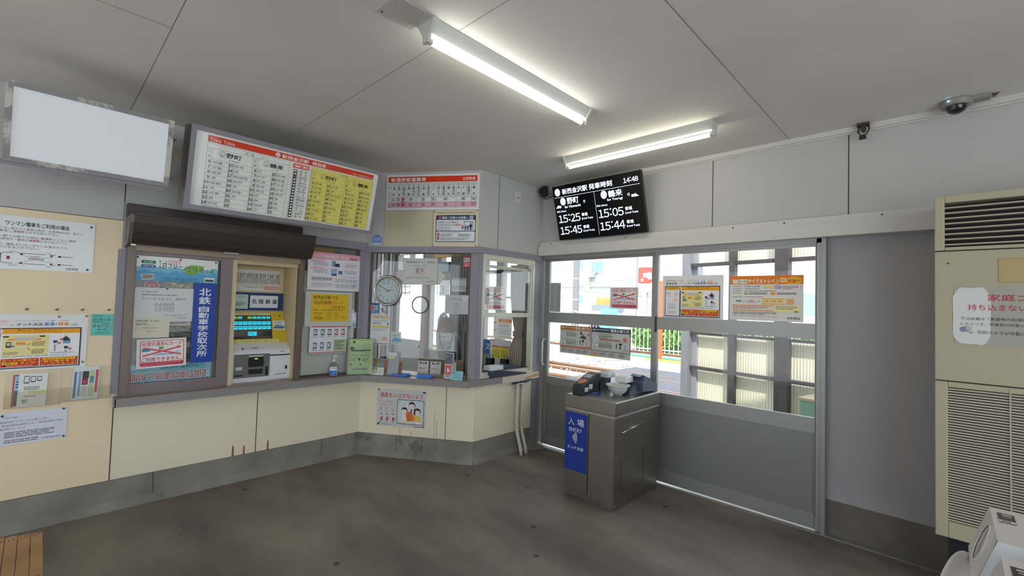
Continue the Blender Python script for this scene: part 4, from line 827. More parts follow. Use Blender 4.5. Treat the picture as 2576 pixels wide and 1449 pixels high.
S.r(0.44, 0.20, 0.07, 0.16, '7c98bc'); S.r(0.50, 0.27, 0.09, 0.09, '2e3c5c'); S.poly([(0.43, 0.42), (0.55, 0.40), (0.53, 0.58), (0.44, 0.60)], '9ab2cc'); S.r(0.57, 0.46, 0.08, 0.09, '5a749c'); S.r(0.44, 0.55, 0.1, 0.05, '3a4a6a')
for i in range(6): S.rr(0.07+0.065*i, 0.655, 0.06, 0.08, 0.015, 'a4a2a8')
S.rr(0.07, 0.80, 0.39, 0.09, 0.015, 'c9c6d0'); S.g(0.08, 0.75, 0.3, 0.02, 1, 'c05a6a'); S.g(0.08, 0.91, 0.3, 0.02, 1, 'c05a6a')
for k in (0, 1):
    for i in range(16-2*k): S.r(0.51+0.029*i, 0.68+0.15*k, 0.008, 0.03+0.03*((i*7) % 3)/2, '4a4a50'); S.r(0.51+0.029*i, 0.74+0.15*k, 0.008, 0.03, '6a6a70')
S.g(0.86, 0.82, 0.12, 0.1, 4, '6a8ab8'); S.g(0.70, 0.615, 0.26, 0.02, 1, '5a7ab0')
put(S, 'boarding_poster', 'white boarding guide poster with pink header in the window by the ticket machine', 'poster')
S = Sheet(F1, -2.105, -1.665, 1.24, 1.56, n=0.004, thick=0.0006, paper='c6c6bd', rough=0.3); put(S, 'plastic_sleeve', 'cloudy plastic sleeve around the yellow handwritten sign', 'sleeve')
S = Sheet(F1.at(-2.050, 1.288, 0, rot=0.0), 0, 0.352, 0, 0.251, n=0.0065, paper='deb92a', rough=0.4)
S.t('新西金沢駅では', 0.05, 0.06, 0.13, '3a3418', w=0.64, b=0.01); S.t('ICaの', 0.08, 0.25, 0.13, '3a3418', w=0.22, b=0.01); S.t('高額', 0.32, 0.24, 0.14, 'b0402a', w=0.20, b=0.015); S.t('チャージ', 0.55, 0.26, 0.12, 'b0402a', w=0.30, b=0.01, ital=0.2); S.t('できます!!', 0.52, 0.42, 0.13, 'b0402a', w=0.38, b=0.015); S.t('電車・バス乗り放題、1000円単位で', 0.06, 0.56, 0.06, '5a5020', w=0.84); S.t('学校定期', 0.06, 0.68, 0.06, '4a4218', w=0.24); S.t('窓口10時', 0.12, 0.77, 0.05, '5a5020', w=0.14)
for k in range(4): S.t(('1,000円', '2,000円', '3,000円', '5,000円')[k], 0.40, 0.66+0.07*k, 0.045, '6a5c24', w=0.12); S.t(('10,000円', '7,000円', '5,000円', '8,000円')[k], 0.60, 0.66+0.07*k, 0.045, '6a5c24', w=0.12)
S.t('お得', 0.78, 0.80, 0.10, 'c06a28', w=0.12); S.g(0.08, 0.86, 0.26, 0.08, 2, '4a4218')
put(S, 'yellow_sign', 'yellow handwritten recharge sign in the window by the ticket machine', 'sign')
S = Sheet(F1.at(-2.056, 0.995, 0, rot=-0.006), 0, 0.350, 0, 0.250, n=0.0065, paper='dfe2e4', rough=0.4)
S.r(0.03, 0.01, 0.97, 0.035, 'c04048'); S.r(0.0, 0.955, 0.98, 0.03, 'c04048'); S.r(0.04, 0.05, 0.003, 0.9, 'b05a60')
for i in range(5):
    x = 0.10+0.185*i
    if i < 5: S.r(x-0.03, 0.08, 0.002, 0.86 if i < 4 else 0.33, 'a8a8ac'); S.rr(x, 0.12, 0.10, 0.22, 0.015, 'b04048' if i > 2 else '3a5a70'); S.r(x+0.012, 0.16, 0.076, 0.13, 'd6dce0'); S.r(x+0.05, 0.19, 0.03, 0.05, '5a6a76'); S.g(x-0.01, 0.085, 0.12, 0.02, 1, '6a6a6e'); S.g(x-0.01, 0.38, 0.12, 0.05, 2, '7a7a7e')
    if i < 3: S.rr(x, 0.60, 0.10, 0.22, 0.015, '31587e'); S.r(x+0.012, 0.64, 0.076, 0.13, 'd6dce0'); S.r(x+0.05, 0.67, 0.03, 0.05, '5a6a76'); S.g(x-0.02, 0.85, 0.14, 0.08, 2, '7a7a7e')
S.r(0.04, 0.36, 0.95, 0.004, 'a8a8ac'); S.r(0.04, 0.53, 0.95, 0.004, 'a8a8ac'); S.r(0.64, 0.50, 0.35, 0.44, 'b5c4a4'); S.g(0.67, 0.55, 0.30, 0.36, 7, '3a5a3a')
put(S, 'card_chart', 'white chart of blue and red card pictures below the yellow sign', 'chart')
S = Sheet(F1, -1.665, -1.612, 1.22, 1.37, n=0.004, paper='c8d4dc', rough=0.4); S.r(0.1, 0.1, 0.8, 0.4, 'dfe6ea'); S.poly([(0.1, 0.9), (0.5, 0.6), (0.95, 0.75), (0.95, 0.95), (0.1, 0.95)], '9ab0c0'); S.t('3', 0.65, 0.15, 0.12, '26262a')
put(S, 'calendar_slip', 'pale blue slip beside the yellow sign, next to the lilac post', 'notice')
# ---------------------------------------------------------------- angled booth front: signs
S = Sheet(F2, 0.200, 1.144, 2.380, 2.728, n=0.004, thick=0.006, paper='e6e8e4', rough=0.25)
S.r(0.020, 0.058, 0.957, 0.163, 'dc3a14'); S.t('普通旅客運賃表', 0.047, 0.088, 0.11, 'f4e6da', w=0.385, b=0.03); S.t('北陸鉄道', 0.822, 0.10, 0.085, 'f4e6da', w=0.133, b=0.015)
S.r(0.020, 0.782, 0.956, 0.140, 'e5b2c6')
cx = [0.020, 0.057, 0.116, 0.170, 0.224, 0.277, 0.332, 0.386, 0.439, 0.494, 0.547, 0.601, 0.654, 0.707, 0.760, 0.813, 0.866, 0.918, 0.976]
for y in (0.252, 0.632, 0.780, 0.920): S.r(0.020, y, 0.956, 0.006, '3a5a56')
for i, x in enumerate(cx):
    S.r(x-0.001, 0.252, 0.002, (0.67 if i in (0, 1, 2, 3, 4, 6, 9, 10, 14, 17, 18) else 0.38), '3a5a56')
S.col('駅　名', cx[0]+0.012, 0.32, 0.014, 0.26, '34443e'); S.col('大人', cx[0]+0.011, 0.645, 0.016, 0.125, '34343a'); S.col('小児', cx[0]+0.011, 0.79, 0.016, 0.125, '8a3a54')
NM2 = ['野　町', '西　泉', '新西金沢', '押　野', '野々市', '野々市工大前', '馬　替', '額住宅前', '乙　丸', '四十万', '陽羽里', '曽　谷', '道法寺', '井　口', '小　柳', '日御子', '鶴　来']
for i, nme in enumerate(NM2):
    xc = (cx[i+1]+cx[i+2])/2
    S.disc(xc, 0.305, 0.034, '4a4a4c', seg=14); S.disc(xc, 0.305, 0.028, 'e6e8e4', seg=14); S.t('%02d' % (i+1), xc, 0.295, 0.03, '3a3a3c', al='c')
    S.col(nme, xc-0.012, 0.355, 0.024, 0.255, '303236', b=0.01)
for a, b_, v, c_ in ((1, 2, '210', '110'), (2, 3, '200', '100'), (4, 6, '200', '100'), (6, 9, '290', '150'), (9, 10, '370', '190'), (10, 14, '440', '220'), (14, 17, '490', '250'), (17, 18, '540', '270')):
    xc = (cx[a]+cx[b_])/2; S.t(v, xc, 0.665, 0.085, '3a3a40', w=0.036, al='c', b=0.01); S.t(c_, xc, 0.81, 0.085, '7a3a5a', w=0.036, al='c', b=0.01)
S.rr((cx[3]+cx[4])/2-0.013, 0.66, 0.026, 0.24, 0.03, 'b83040'); S.col('当駅', (cx[3]+cx[4])/2-0.008, 0.70, 0.016, 0.16, 'f0e0e0')
put(S, 'fare_table', 'white fare table with red title band above the angled booth window', 'sign')
CRB = mat('cream_board', 'c8bfa2', 0.55, vary=0.03)
g = G(); g.fb(F2, 0.196, 0.694, 2.020, 2.369, 0.0, 0.012, CRB)
for u, v in ((0.21, 2.355), (0.68, 2.357), (0.24, 2.31), (0.66, 2.03), (0.67, 2.05), (0.215, 2.04)): g.cyl(F2.p(u, v, 0.012), F2.p(u, v, 0.0135), 0.003, ALUD, seg=8)
g.link('cream_board', label='blank cream board under the fare table, left of the passenger notice', cat='board')
S = Sheet(F2, 0.699, 1.146, 2.026, 2.374, n=0.0, thick=0.013, paper='d9d0b4'); S.g(0.05, 0.06, 0.88, 0.03, 1, '3a3a3c', fill=1.0)
S.rr(0.06, 0.135, 0.885, 0.74, 0.03, '26405f'); S.rr(0.075, 0.265, 0.855, 0.30, 0.03, 'e4e9ec'); S.rr(0.075, 0.585, 0.855, 0.27, 0.03, 'e4e9ec')
S.t('電車ご利用のお客様へ', 0.20, 0.17, 0.075, 'e8eef2', w=0.58, b=0.015)
for x, c_ in ((0.105, '8a4a56'), (0.80, '9aaec0')): S.rr(x, 0.150, 0.09, 0.11, 0.02, c_); S.rr(x+0.012, 0.185, 0.066, 0.04, 0.01, 'b86a70' if x < 0.5 else 'c89a9a')
S.t('幼児をおつれの場合は', 0.095, 0.30, 0.06, '2a3044', w=0.46, b=0.008); S.t('3人目の方から', 0.095, 0.375, 0.06, '2a3044', w=0.31, b=0.008); S.t('小児運賃', 0.415, 0.375, 0.06, 'b03a44', w=0.17, b=0.012); S.t('を', 0.59, 0.38, 0.05, '2a3044'); S.t('3人目', 0.095, 0.375, 0.06, 'b03a44', w=0.12, b=0.012); S.t('いただきます。', 0.095, 0.45, 0.06, '2a3044', w=0.29, b=0.008); S.g(0.09, 0.52, 0.36, 0.035, 2, 'a05a60')
S.rr(0.685, 0.31, 0.20, 0.235, 0.03, '26405f'); S.rr(0.695, 0.325, 0.18, 0.205, 0.025, 'e4e9ec')
for x, s_, c_ in ((0.655, 0.6, 'b04a54'), (0.725, 0.6, '26304a'), (0.775, 0.6, '26304a'), (0.835, 1.0, '26304a')):
    y = 0.53; S.disc(x, y-0.165*s_, 0.018*(0.6+0.4*s_), c_); S.poly([(x-0.026*s_, y-0.14*s_), (x+0.026*s_, y-0.14*s_), (x+0.034*s_, y-0.07*s_), (x+0.020*s_, y-0.06*s_), (x+0.016*s_, y), (x+0.003, y), (x, y-0.05*s_), (x-0.003, y), (x-0.016*s_, y), (x-0.020*s_, y-0.06*s_), (x-0.034*s_, y-0.07*s_)], c_)
S.rr(0.095, 0.62, 0.05, 0.20, 0.025, 'b03a44'); S.col('お願い', 0.107, 0.635, 0.026, 0.17, 'f0e4e4'); S.g(0.17, 0.61, 0.50, 0.02, 1, '5a5a62')
for x in (0.17, 0.56):
    S.g(x, 0.655, 0.30, 0.08, 3, '5a5a62')
S.g(0.165, 0.755, 0.72, 0.08, 4, '6a6a72')
o = put(S, 'passenger_notice', 'framed navy notice to passengers with family pictogram above the booth window', 'notice')
for x, y in ((0.02, 0.03), (0.97, 0.02), (0.01, 0.98), (0.96, 0.97)): pin(o, F2, S.u0+S.w*x, S.v1-S.h*y, 0.0135, '2a2a2e', 0.005)
g = G(); g.cyl(F2.p(0.115, 2.088, 0.0005), F2.p(0.115, 2.088, 0.0018), 0.054, ink('6d8cc4'), seg=36)
S = Sheet(F2, 0.061, 0.169, 2.034, 2.142, n=0.0018, thick=0.0002, slab=False)
S.poly([(0.5+0.5*math.cos(math.radians(a))*0.98, 0.5+0.5*math.sin(math.radians(a))*0.98) for a in range(28, 153, 5)], 'c4d2e4'); S.g(0.22, 0.18, 0.6, 0.10, 1, 'a9bcdc'); S.g(0.12, 0.34, 0.76, 0.24, 2, 'dfe8f2', fill=0.98); S.g(0.12, 0.62, 0.76, 0.06, 1, 'a9bcdc')
for v_, f_, m_ in ((S.v, S.f, S.m),):
    base = len(g.v); g.v += v_
    for f, mi in zip(f_, m_): g.f.append([base+k for k in f]); g.m.append(g.mi(S.mats[mi])); g.sm.append(False)
g.link('round_sticker', label='round blue sticker on the corner wall beside the timetable sign', cat='sticker')

# booth window (angled front)
g = G(); g.ring(F2, 0.06, 1.085, 0.78, 1.968, 0.012, -0.03, 0.0, mat('dark_brown_frame', '5a5049', 0.5), tb=0.004); window_3 = st(g, 'window_3')
g = G(); g.flat(F2, [(0.07, 0.95), (1.075, 0.95), (1.075, 1.96), (0.07, 1.96)], -0.012, GLASS2); st(g, 'pane', window_3)
# booth side sash window
SASH = mat('cream_aluminium', 'cdcbbb', 0.4, metal=0.2)
g = G(); g.ring(F3, -0.862, -0.115, 0.785, 1.972, 0.026, -0.06, 0.010, SASH, tb=0.02, tt=0.045); window_4 = st(g, 'window_4')
g = G(); g.ring(F3, -0.836, -0.141, 1.365, 1.93, 0.02, -0.022, 0.000, SASH, tb=0.042); st(g, 'upper_sash', window_4)
g = G(); g.flat(F3, [(-0.816, 1.40), (-0.161, 1.40), (-0.161, 1.92), (-0.816, 1.92)], -0.010, GLASS2); st(g, 'pane', window_4)
g = G(); g.fb(F3, -0.836, -0.141, 1.845, 1.872, -0.05, -0.03, SASH); g.fb(F3, -0.836, -0.141, 0.80, 0.835, -0.045, -0.01, SASH); g.fb(F3, -0.836, -0.141, 0.835, 0.843, -0.045, -0.035, ALUD); g.fb(F3, -0.20, -0.19, 0.83, 1.36, -0.05, -0.03, ALUD); st(g, 'sash_rail', window_4)

# things on and behind the booth glass
S = Sheet(F2.at(0.397, 1.664, 0, rot=-0.006), 0, 0.350, 0, 0.252, n=-0.008, paper='cbccc8', rough=0.4)
S.t('鉄道線全線1日フリー乗車券', 0.08, 0.11, 0.085, '4c4c4c', w=0.83); S.t('[鉄道] 窓口にて発売中', 0.28, 0.27, 0.05, '6a6a6a', w=0.42); S.r(0.375, 0.385, 0.245, 0.24, 'cdb8b4'); S.g(0.38, 0.38, 0.23, 0.025, 1, '6a6060'); S.g(0.385, 0.43, 0.08, 0.16, 2, '6a5a58'); S.g(0.52, 0.43, 0.09, 0.08, 2, '6a5a58'); S.t('大人1,100円　小人550円', 0.30, 0.69, 0.03, '6a6a6a', w=0.38); S.g(0.08, 0.755, 0.82, 0.03, 1, '5a5a5a'); S.t('新西金沢駅', 0.80, 0.83, 0.035, '3a3a3a', w=0.14); S.t('北陸鉄道株式会社', 0.70, 0.895, 0.035, '3a3a3a', w=0.24)
put(S, 'day_ticket_notice', 'white day-ticket notice hanging inside the angled booth window beside the clock', 'notice')
g = G(); g.prism([F2.p(0.62, 1.80, -0.03), F2.p(0.745, 1.82, -0.03), F2.p(0.825, 1.745, -0.03), F2.p(0.765, 1.66, -0.03), F2.p(0.62, 1.66, -0.03)], F2.N*0.001, ink('c9c8ae')); g.link('paper_arrow', label='cream paper arrow poking out right of the day-ticket notice', cat='sign', fix=True)
S = Sheet(F2, 1.006, 1.075, 1.833, 1.934, n=-0.010, paper='c23a3c', rough=0.4); S.r(0.07, 0.12, 0.86, 0.36, 'd8e0e4'); S.t('防犯', 0.12, 0.16, 0.28, '36587a', w=0.76, b=0.02); S.t('カメラ', 0.10, 0.54, 0.17, 'f0dcd8', w=0.8, b=0.01); S.t('作動中', 0.10, 0.75, 0.17, 'f0dcd8', w=0.8, b=0.01)
put(S, 'camera_sticker', 'small red and white security camera sticker at the right of the booth glass', 'sticker')
S = Sheet(F2, 0.838, 1.075, 1.387, 1.568, n=-0.010, paper='bfc0c2', rough=0.4); S.t('☆のりまっし金沢', 0.16, 0.14, 0.12, '5a5a5c', w=0.56); S.box_(0.33, 0.34, 0.32, 0.52, 0.02, 'd2d2d2'); S.r(0.34, 0.36, 0.30, 0.48, 'b4b5b7'); S.g(0.36, 0.90, 0.26, 0.04, 1, '6a6a6c'); S.poly([(0.68, 0.12), (0.85, 0.0), (0.98, 0.06), (0.95, 0.3), (0.75, 0.32)], 'd0d2d4')
put(S, 'hand_lettered_paper', 'grey paper with hand-lettered star line at the right of the booth glass', 'notice')
S = Sheet(F2.at(0.885, 1.60, 0, rot=0.01), 0, 0.145, 0, 0.13, n=-0.05, paper='b6b7ba', rough=0.5); S.r(0.0, 0.15, 1.0, 0.4, 'cfd2d6'); S.poly([(0.1, 0.95), (0.45, 0.72), (0.95, 0.9), (0.95, 1), (0.1, 1)], 'c9ccd0')
o = put(S, 'clipped_sheet', 'small grey sheet hanging on the brown board behind the booth glass', 'notice'); pin(o, S.F, 0.075, 0.125, -0.046, '2a2a2e', 0.004)
S = Sheet(F2, 0.066, 0.160, 1.366, 1.468, n=-0.010, paper='3f6a98', rough=0.4); S.r(0.05, 0.06, 0.9, 0.09, '244a78'); S.r(0.08, 0.20, 0.38, 0.5, 'c8d2da'); S.rr(0.12, 0.26, 0.28, 0.38, 0.05, 'd0443c'); S.r(0.52, 0.20, 0.4, 0.5, '8ab4d0'); S.t('多言語対応', 0.1, 0.80, 0.12, 'dfe8f0', w=0.8)
put(S, 'blue_card_sticker', 'small blue sticker with red square beneath the clock on the booth glass', 'sticker')
S = Sheet(F2, 0.170, 0.235, 1.345, 1.43, n=-0.010, paper='d6d6d2', rough=0.5); S.poly([(0.3, 0.1), (0.6, 0.2), (0.55, 0.45), (0.35, 0.4)], '4a4a4a'); S.r(0.3, 0.5, 0.5, 0.08, '303030'); S.r(0.72, 0.35, 0.06, 0.4, '303030')
put(S, 'ink_drawing_slip', 'white slip with black ink marks below the clock', 'note')
S = Sheet(F2, 0.080, 0.288, 1.064, 1.358, n=-0.008, paper='d5d9d6', rough=0.4)
S.r(0.04, 0.03, 0.92, 0.13, 'dfc9ac'); S.t('鉄道定期券の購入・更新', 0.08, 0.045, 0.04, '5a4a3a', w=0.80); S.t('お客様へのお願い', 0.24, 0.105, 0.035, '5a4a3a', w=0.5); S.g(0.08, 0.19, 0.82, 0.05, 2, '8aa0b8'); S.g(0.10, 0.26, 0.5, 0.09, 3, '6a6a6c'); S.r(0.85, 0.27, 0.05, 0.07, '3a3a3c'); S.r(0.06, 0.385, 0.88, 0.045, 'dcb83a'); S.g(0.08, 0.46, 0.84, 0.10, 3, '9aa0a4')
for i in range(10): S.r(0.12+0.045*i, 0.62, 0.003, 0.26, 'b4b8bc')
for i in range(8): S.r(0.12, 0.62+0.036*i, 0.41, 0.002, 'b4b8bc')
S.poly([(0.58, 0.80), (0.72, 0.70), (0.92, 0.78), (0.92, 0.86), (0.6, 0.87)], 'd6b8b4'); S.r(0.10, 0.955, 0.84, 0.02, 'b8645a')
put(S, 'long_notice', 'tall white notice with orange heading and yellow bar on the booth glass', 'notice')
S = Sheet(F2, 0.302, 0.402, 1.075, 1.192, n=-0.010, paper='c6d8d2', rough=0.4); S.poly([(0.0, 0.75), (0.15, 0.5), (0.4, 0.42), (0.7, 0.46), (1, 0.6), (1, 0.75)], '7db0d0'); S.g(0.1, 0.18, 0.8, 0.22, 3, '6a9a6e'); S.r(0.05, 0.70, 0.2, 0.06, '2e6a68'); S.r(0.4, 0.70, 0.55, 0.06, '3a8a84'); S.g(0.08, 0.84, 0.8, 0.1, 2, '6a6a6a')
put(S, 'mountain_sticker', 'pale sticker with blue mountain on the booth glass, right of the tall notice', 'sticker')

# wall clock
r = thing('wall_clock', 'round silver-rimmed wall clock reading ten to three on the booth window', 'clock', F2.p(0.260, 1.445, 0.03))
FC = F2.at(0.260, 1.592, 0.0); SIL = mat('silver_rim', 'b2b0a8', 0.28, metal=0.7)
g = G(); g.lathe(FC.p(0, 0, 0), [(0.10, 0.0), (0.146, 0.002), (0.151, 0.018), (0.147, 0.034), (0.139, 0.040), (0.130, 0.036), (0.121, 0.024), (0.119, 0.020)], SIL, axis=FC.N, seg=56); g.link('rim', parent=r)
S = Sheet(FC, -0.12, 0.12, -0.12, 0.12, n=0.016, thick=0.002, slab=False)
S.add([FC.p(0.1205*math.cos(2*math.pi*i/48), 0.1205*math.sin(2*math.pi*i/48), 0.018) for i in range(48)], [list(range(48))], ink('c2cfcf'))
for i in range(1, 13):
    a = math.radians(90-30*i); x, y = 0.5+0.385*math.cos(a), 0.5-0.385*math.sin(a); s_ = str(i); S.t(s_, x, y-0.07, 0.14, '2a2e30', al='c', w=0.05 if len(s_) == 1 and s_ != '1' else (0.045 if s_ == '1' else 0.10), b=0.0)
for i in range(60): a = math.radians(6*i); S.line(0.5+0.475*math.cos(a), 0.5-0.475*math.sin(a), 0.5+0.49*math.cos(a), 0.5-0.49*math.sin(a), 0.005, '4a4e50')
S.g(0.42, 0.235, 0.16, 0.02, 1, '4a4e50', fill=1)
S.link('dial', parent=r)
def hand(ang, l, back, w, c, n, nm):
    g = G(); a = math.radians(90-ang); d = (math.cos(a), math.sin(a)); q = (-d[1], d[0])
    g.fprism(FC, [(-d[0]*back+q[0]*w, -d[1]*back+q[1]*w), (-d[0]*back-q[0]*w, -d[1]*back-q[1]*w), (d[0]*l-q[0]*w*0.5, d[1]*l-q[1]*w*0.5), (d[0]*l+q[0]*w*0.5, d[1]*l+q[1]*w*0.5)], n, n+0.001, c); return g.link(nm, parent=r, fix=True)
hand(85, 0.062, 0.015, 0.0032, MBLK, 0.022, 'hour_hand'); hand(300, 0.094, 0.018, 0.0028, MBLK, 0.0235, 'minute_hand'); hand(55, 0.10, 0.03, 0.0008, mat('grey_hand', '7a8486', 0.4), 0.025, 'second_hand')
g = G(); g.tube([F2.p(0.09, 1.78, 0.0), F2.p(0.13, 1.775, 0.012), F2.p(0.165, 1.75, 0.015), F2.p(0.20, 1.715, 0.012)], 0.003, mat('white_cable', 'd8d8da', 0.5)); g.link('cord', parent=r)
# clear hooks beside the clock and the speaking grille
HK = clear('clear_hook_plastic', 'e6e8e0', gloss=0.14, rough=0.1, edge=0.9)
def hook(u, v, lab, m=1):
    g = G()
    for p in ([(u-0.04, v+0.03), (u+0.045*m, v+0.03)], [(u-0.04, v-0.03), (u+0.045*m, v-0.03)], [(u, v+0.055), (u, v-0.05)], [(u+0.045*m, v-0.03), (u+0.045*m, v-0.005)], [(u+0.045*m, v+0.03), (u+0.045*m, v+0.045)]):
        (a, b_), (c, d) = p; w = 0.004
        if a == c: g.fb(F2, a-w, a+w, min(b_, d), max(b_, d), 0.002, 0.008, mat('frosted_plastic', 'c9cbbd', 0.3))
        else: g.fb(F2, min(a, c), max(a, c), b_-w, b_+w, 0.002, 0.008, mat('frosted_plastic', 'c9cbbd', 0.3))
    return g.link('plastic_hook', label=lab, cat='hook', group='plastic hooks on the booth glass')
hook(0.435, 1.605, 'pale plastic double hook on the booth glass just right of the clock')
g = G(); g.ring(F2, 0.755, 0.82, 1.575, 1.65, 0.006, 0.002, 0.008, mat('frosted_plastic_green', 'b4c2ba', 0.3)); g.link('plastic_hook', label='square pale plastic hook on the booth glass below the paper arrow', cat='hook', group='plastic hooks on the booth glass')
r = thing('speaking_grille', 'round grey-rimmed speaking grille with holes set in the booth glass', 'grille', F2.p(0.590, 1.37, 0.0)); FGr = F2.at(0.590, 1.463, 0)
g = G(); g.lathe(FGr.p(0, 0, 0), [(0.074, 0.0), (0.082, 0.0), (0.084, 0.006), (0.081, 0.011), (0.075, 0.010), (0.073, 0.004)], mat('grille_rim', '6e6e72', 0.35, metal=0.4), axis=FGr.N, seg=40); g.link('rim', parent=r)
g = G(); g.add([FGr.p(0.075*math.cos(2*math.pi*i/40), 0.075*math.sin(2*math.pi*i/40), 0.003) for i in range(40)], [list(range(40))], clear('grille_disc', 'e0e0dc', gloss=0.10, rough=0.2)); g.link('clear_disc', parent=r)
g = G()
for k, n_ in ((0, 1), (1, 6), (2, 12), (3, 18), (4, 24)):
    for i in range(n_): a = 2*math.pi*i/n_; g.add([FGr.p(0.0145*k*math.cos(a)+0.0028*math.cos(t*math.pi/3), 0.0145*k*math.sin(a)+0.0028*math.sin(t*math.pi/3), 0.0045) for t in range(6)], [list(range(6))], mat('hole_dark', '5c5c60', 0.7))
g.link('hole_pattern', parent=r)

# poster under the ledge
S = Sheet(F2.at(0.188, 0.290, 0, rot=0.004), 0, 0.497, 0, 0.350, n=0.002, paper='c9cbcc', rough=0.35)
S.t('通路をふさがないよう', 0.06, 0.09, 0.13, 'd0563c', w=0.88, b=0.02); S.t('リュックは背負わず', 0.045, 0.31, 0.065, 'cf7a66', w=0.33); S.t('ご乗車ください', 0.045, 0.385, 0.065, 'cf7a66', w=0.33)
S.rr(0.42, 0.255, 0.55, 0.665, 0.05, '2a3038'); S.rr(0.43, 0.27, 0.53, 0.635, 0.045, 'cdd6da')
S.t('×', 0.085, 0.50, 0.06, 'd0563c', al='c', b=0.02)
for x in (0.21, 0.33): S.disc(x, 0.535, 0.035, 'd0563c'); S.disc(x, 0.535, 0.026, 'c9cbcc')
for i, x in enumerate((0.09, 0.21, 0.335)): S.g(x-0.04, 0.585, 0.08, 0.02, 1, '5a5a5e'); S.disc(x, 0.69, 0.034, '26262a'); S.disc(x-0.005, 0.70, 0.026, 'ecd8cc'); S.poly([(x-0.02, 0.73), (x+0.015, 0.73), (x+0.02, 0.82), (x-0.02, 0.82)], 'e4e4e6'); S.poly([(x-0.012, 0.76), (x+0.035, 0.75), (x+0.04, 0.84), (x-0.005, 0.86)], 'c8505a'); S.r(x-0.012, 0.84, 0.010, 0.07, '8a8a92'); S.r(x+0.006, 0.84, 0.010, 0.07, '8a8a92')
def figure(x, y, s, hair, face='efe2d8'):
    S.disc(x, y, 0.095*s, hair); S.disc(x-0.004, y+0.022*s, 0.080*s, face)
    S.poly([(x-0.055*s, y-0.03*s), (x-0.03*s, y-0.085*s), (x+0.03*s, y-0.085*s), (x+0.055*s, y-0.02*s), (x+0.01*s, y-0.035*s)], hair)
    for d in (-0.02, 0.02): S.disc(x+d*s, y+0.02*s, 0.008*s, '26262a', seg=8)
    S.line(x-0.012*s, y+0.06*s, x+0.012*s, y+0.06*s, 0.006, '5a3a36')
S.poly([(0.63, 0.50), (0.80, 0.50), (0.83, 0.86), (0.60, 0.86)], 'd4d8dc'); S.poly([(0.70, 0.50), (0.73, 0.50), (0.725, 0.64), (0.715, 0.66), (0.705, 0.64)], '4a4a50'); figure(0.725, 0.40, 1.0, '2a2a30')
S.poly([(0.52, 0.66), (0.64, 0.64), (0.645, 0.90), (0.53, 0.90)], 'e8e4dc'); S.poly([(0.60, 0.62), (0.68, 0.56), (0.75, 0.64), (0.74, 0.82), (0.63, 0.84)], 'd8742c'); S.poly([(0.72, 0.68), (0.78, 0.66), (0.80, 0.80), (0.74, 0.83)], 'e08a38'); figure(0.575, 0.55, 0.95, '2a2a30')
S.poly([(0.79, 0.66), (0.90, 0.66), (0.91, 0.82), (0.93, 0.88), (0.78, 0.88), (0.80, 0.82)], 'e6c860'); S.r(0.81, 0.84, 0.10, 0.06, 'dfe4e8'); figure(0.84, 0.56, 0.95, '2a2a30'); S.poly([(0.77, 0.50), (0.80, 0.46), (0.80, 0.66), (0.765, 0.64)], '2a2a30')
S.r(0.54, 0.84, 0.09, 0.06, 'e0cf6a'); S.disc(0.63, 0.42, 0.03, 'e4e8ea'); S.r(0.45, 0.30, 0.012, 0.12, 'aab4b8'); S.g(0.10, 0.945, 0.26, 0.02, 1, '4a4a4e'); S.r(0.76, 0.955, 0.18, 0.022, 'c05a44')
o = put(S, 'manners_poster', 'manners poster of three cartoon passengers with orange backpack under the ledge', 'poster')
tacks(o, S, ((0.03, 0.02), (0.955, 0.035), (0.985, 0.035), (0.055, 0.93), (0.03, 0.965), (0.97, 0.955)), S.F, '1e1e22', 0.008)

# ---------------------------------------------------------------- on the ledge
ZL = 0.7802
def on_ledge(x, y, ang=0.0):   # small upright frame on the ledge: u across, n towards the room
    return Fr((x, y, ZL), (math.cos(ang), math.sin(ang), 0), Z, (math.sin(ang), -math.cos(ang), 0))
r = thing('sanitizer_bottle', 'clear pump bottle of hand sanitizer with blue label on the ledge', 'bottle', (0.035, -1.830, ZL))
BOT = clear('bottle_clear', 'eef3f5', gloss=0.10, rough=0.08, edge=0.8); c = Vector((0.035, -1.830, ZL))
g = G(); g.lathe(c, [(0.0, 0.0), (0.036, 0.0), (0.041, 0.008), (0.041, 0.085), (0.036, 0.105), (0.020, 0.122), (0.014, 0.130), (0.014, 0.138)], BOT, seg=28); g.lathe(c, [(0.0, 0.004), (0.037, 0.006), (0.037, 0.075), (0.0, 0.075)], mat('gel', 'e6edf2', 0.2), seg=24); g.link('bottle_body', parent=r)
g = G(); g.lathe(c, [(0.0, 0.160), (0.006, 0.160), (0.006, 0.150), (0.015, 0.149), (0.016, 0.134), (0.0, 0.133)], mat('pump_white', 'e4e6e6', 0.35), seg=20); g.cyl(c+Vector((0, 0, 0.155)), c+Vector((0, 0, 0.185)), 0.004, mat('pump_white', 'e4e6e6', 0.35), seg=12); g.tube([c+Vector((-0.012, 0, 0.186)), c+Vector((0.0, 0, 0.189)), c+Vector((0.022, 0.006, 0.187)), c+Vector((0.032, 0.009, 0.178))], 0.006, mat('pump_white', 'e4e6e6', 0.35)); g.link('pump', parent=r)
g = G()
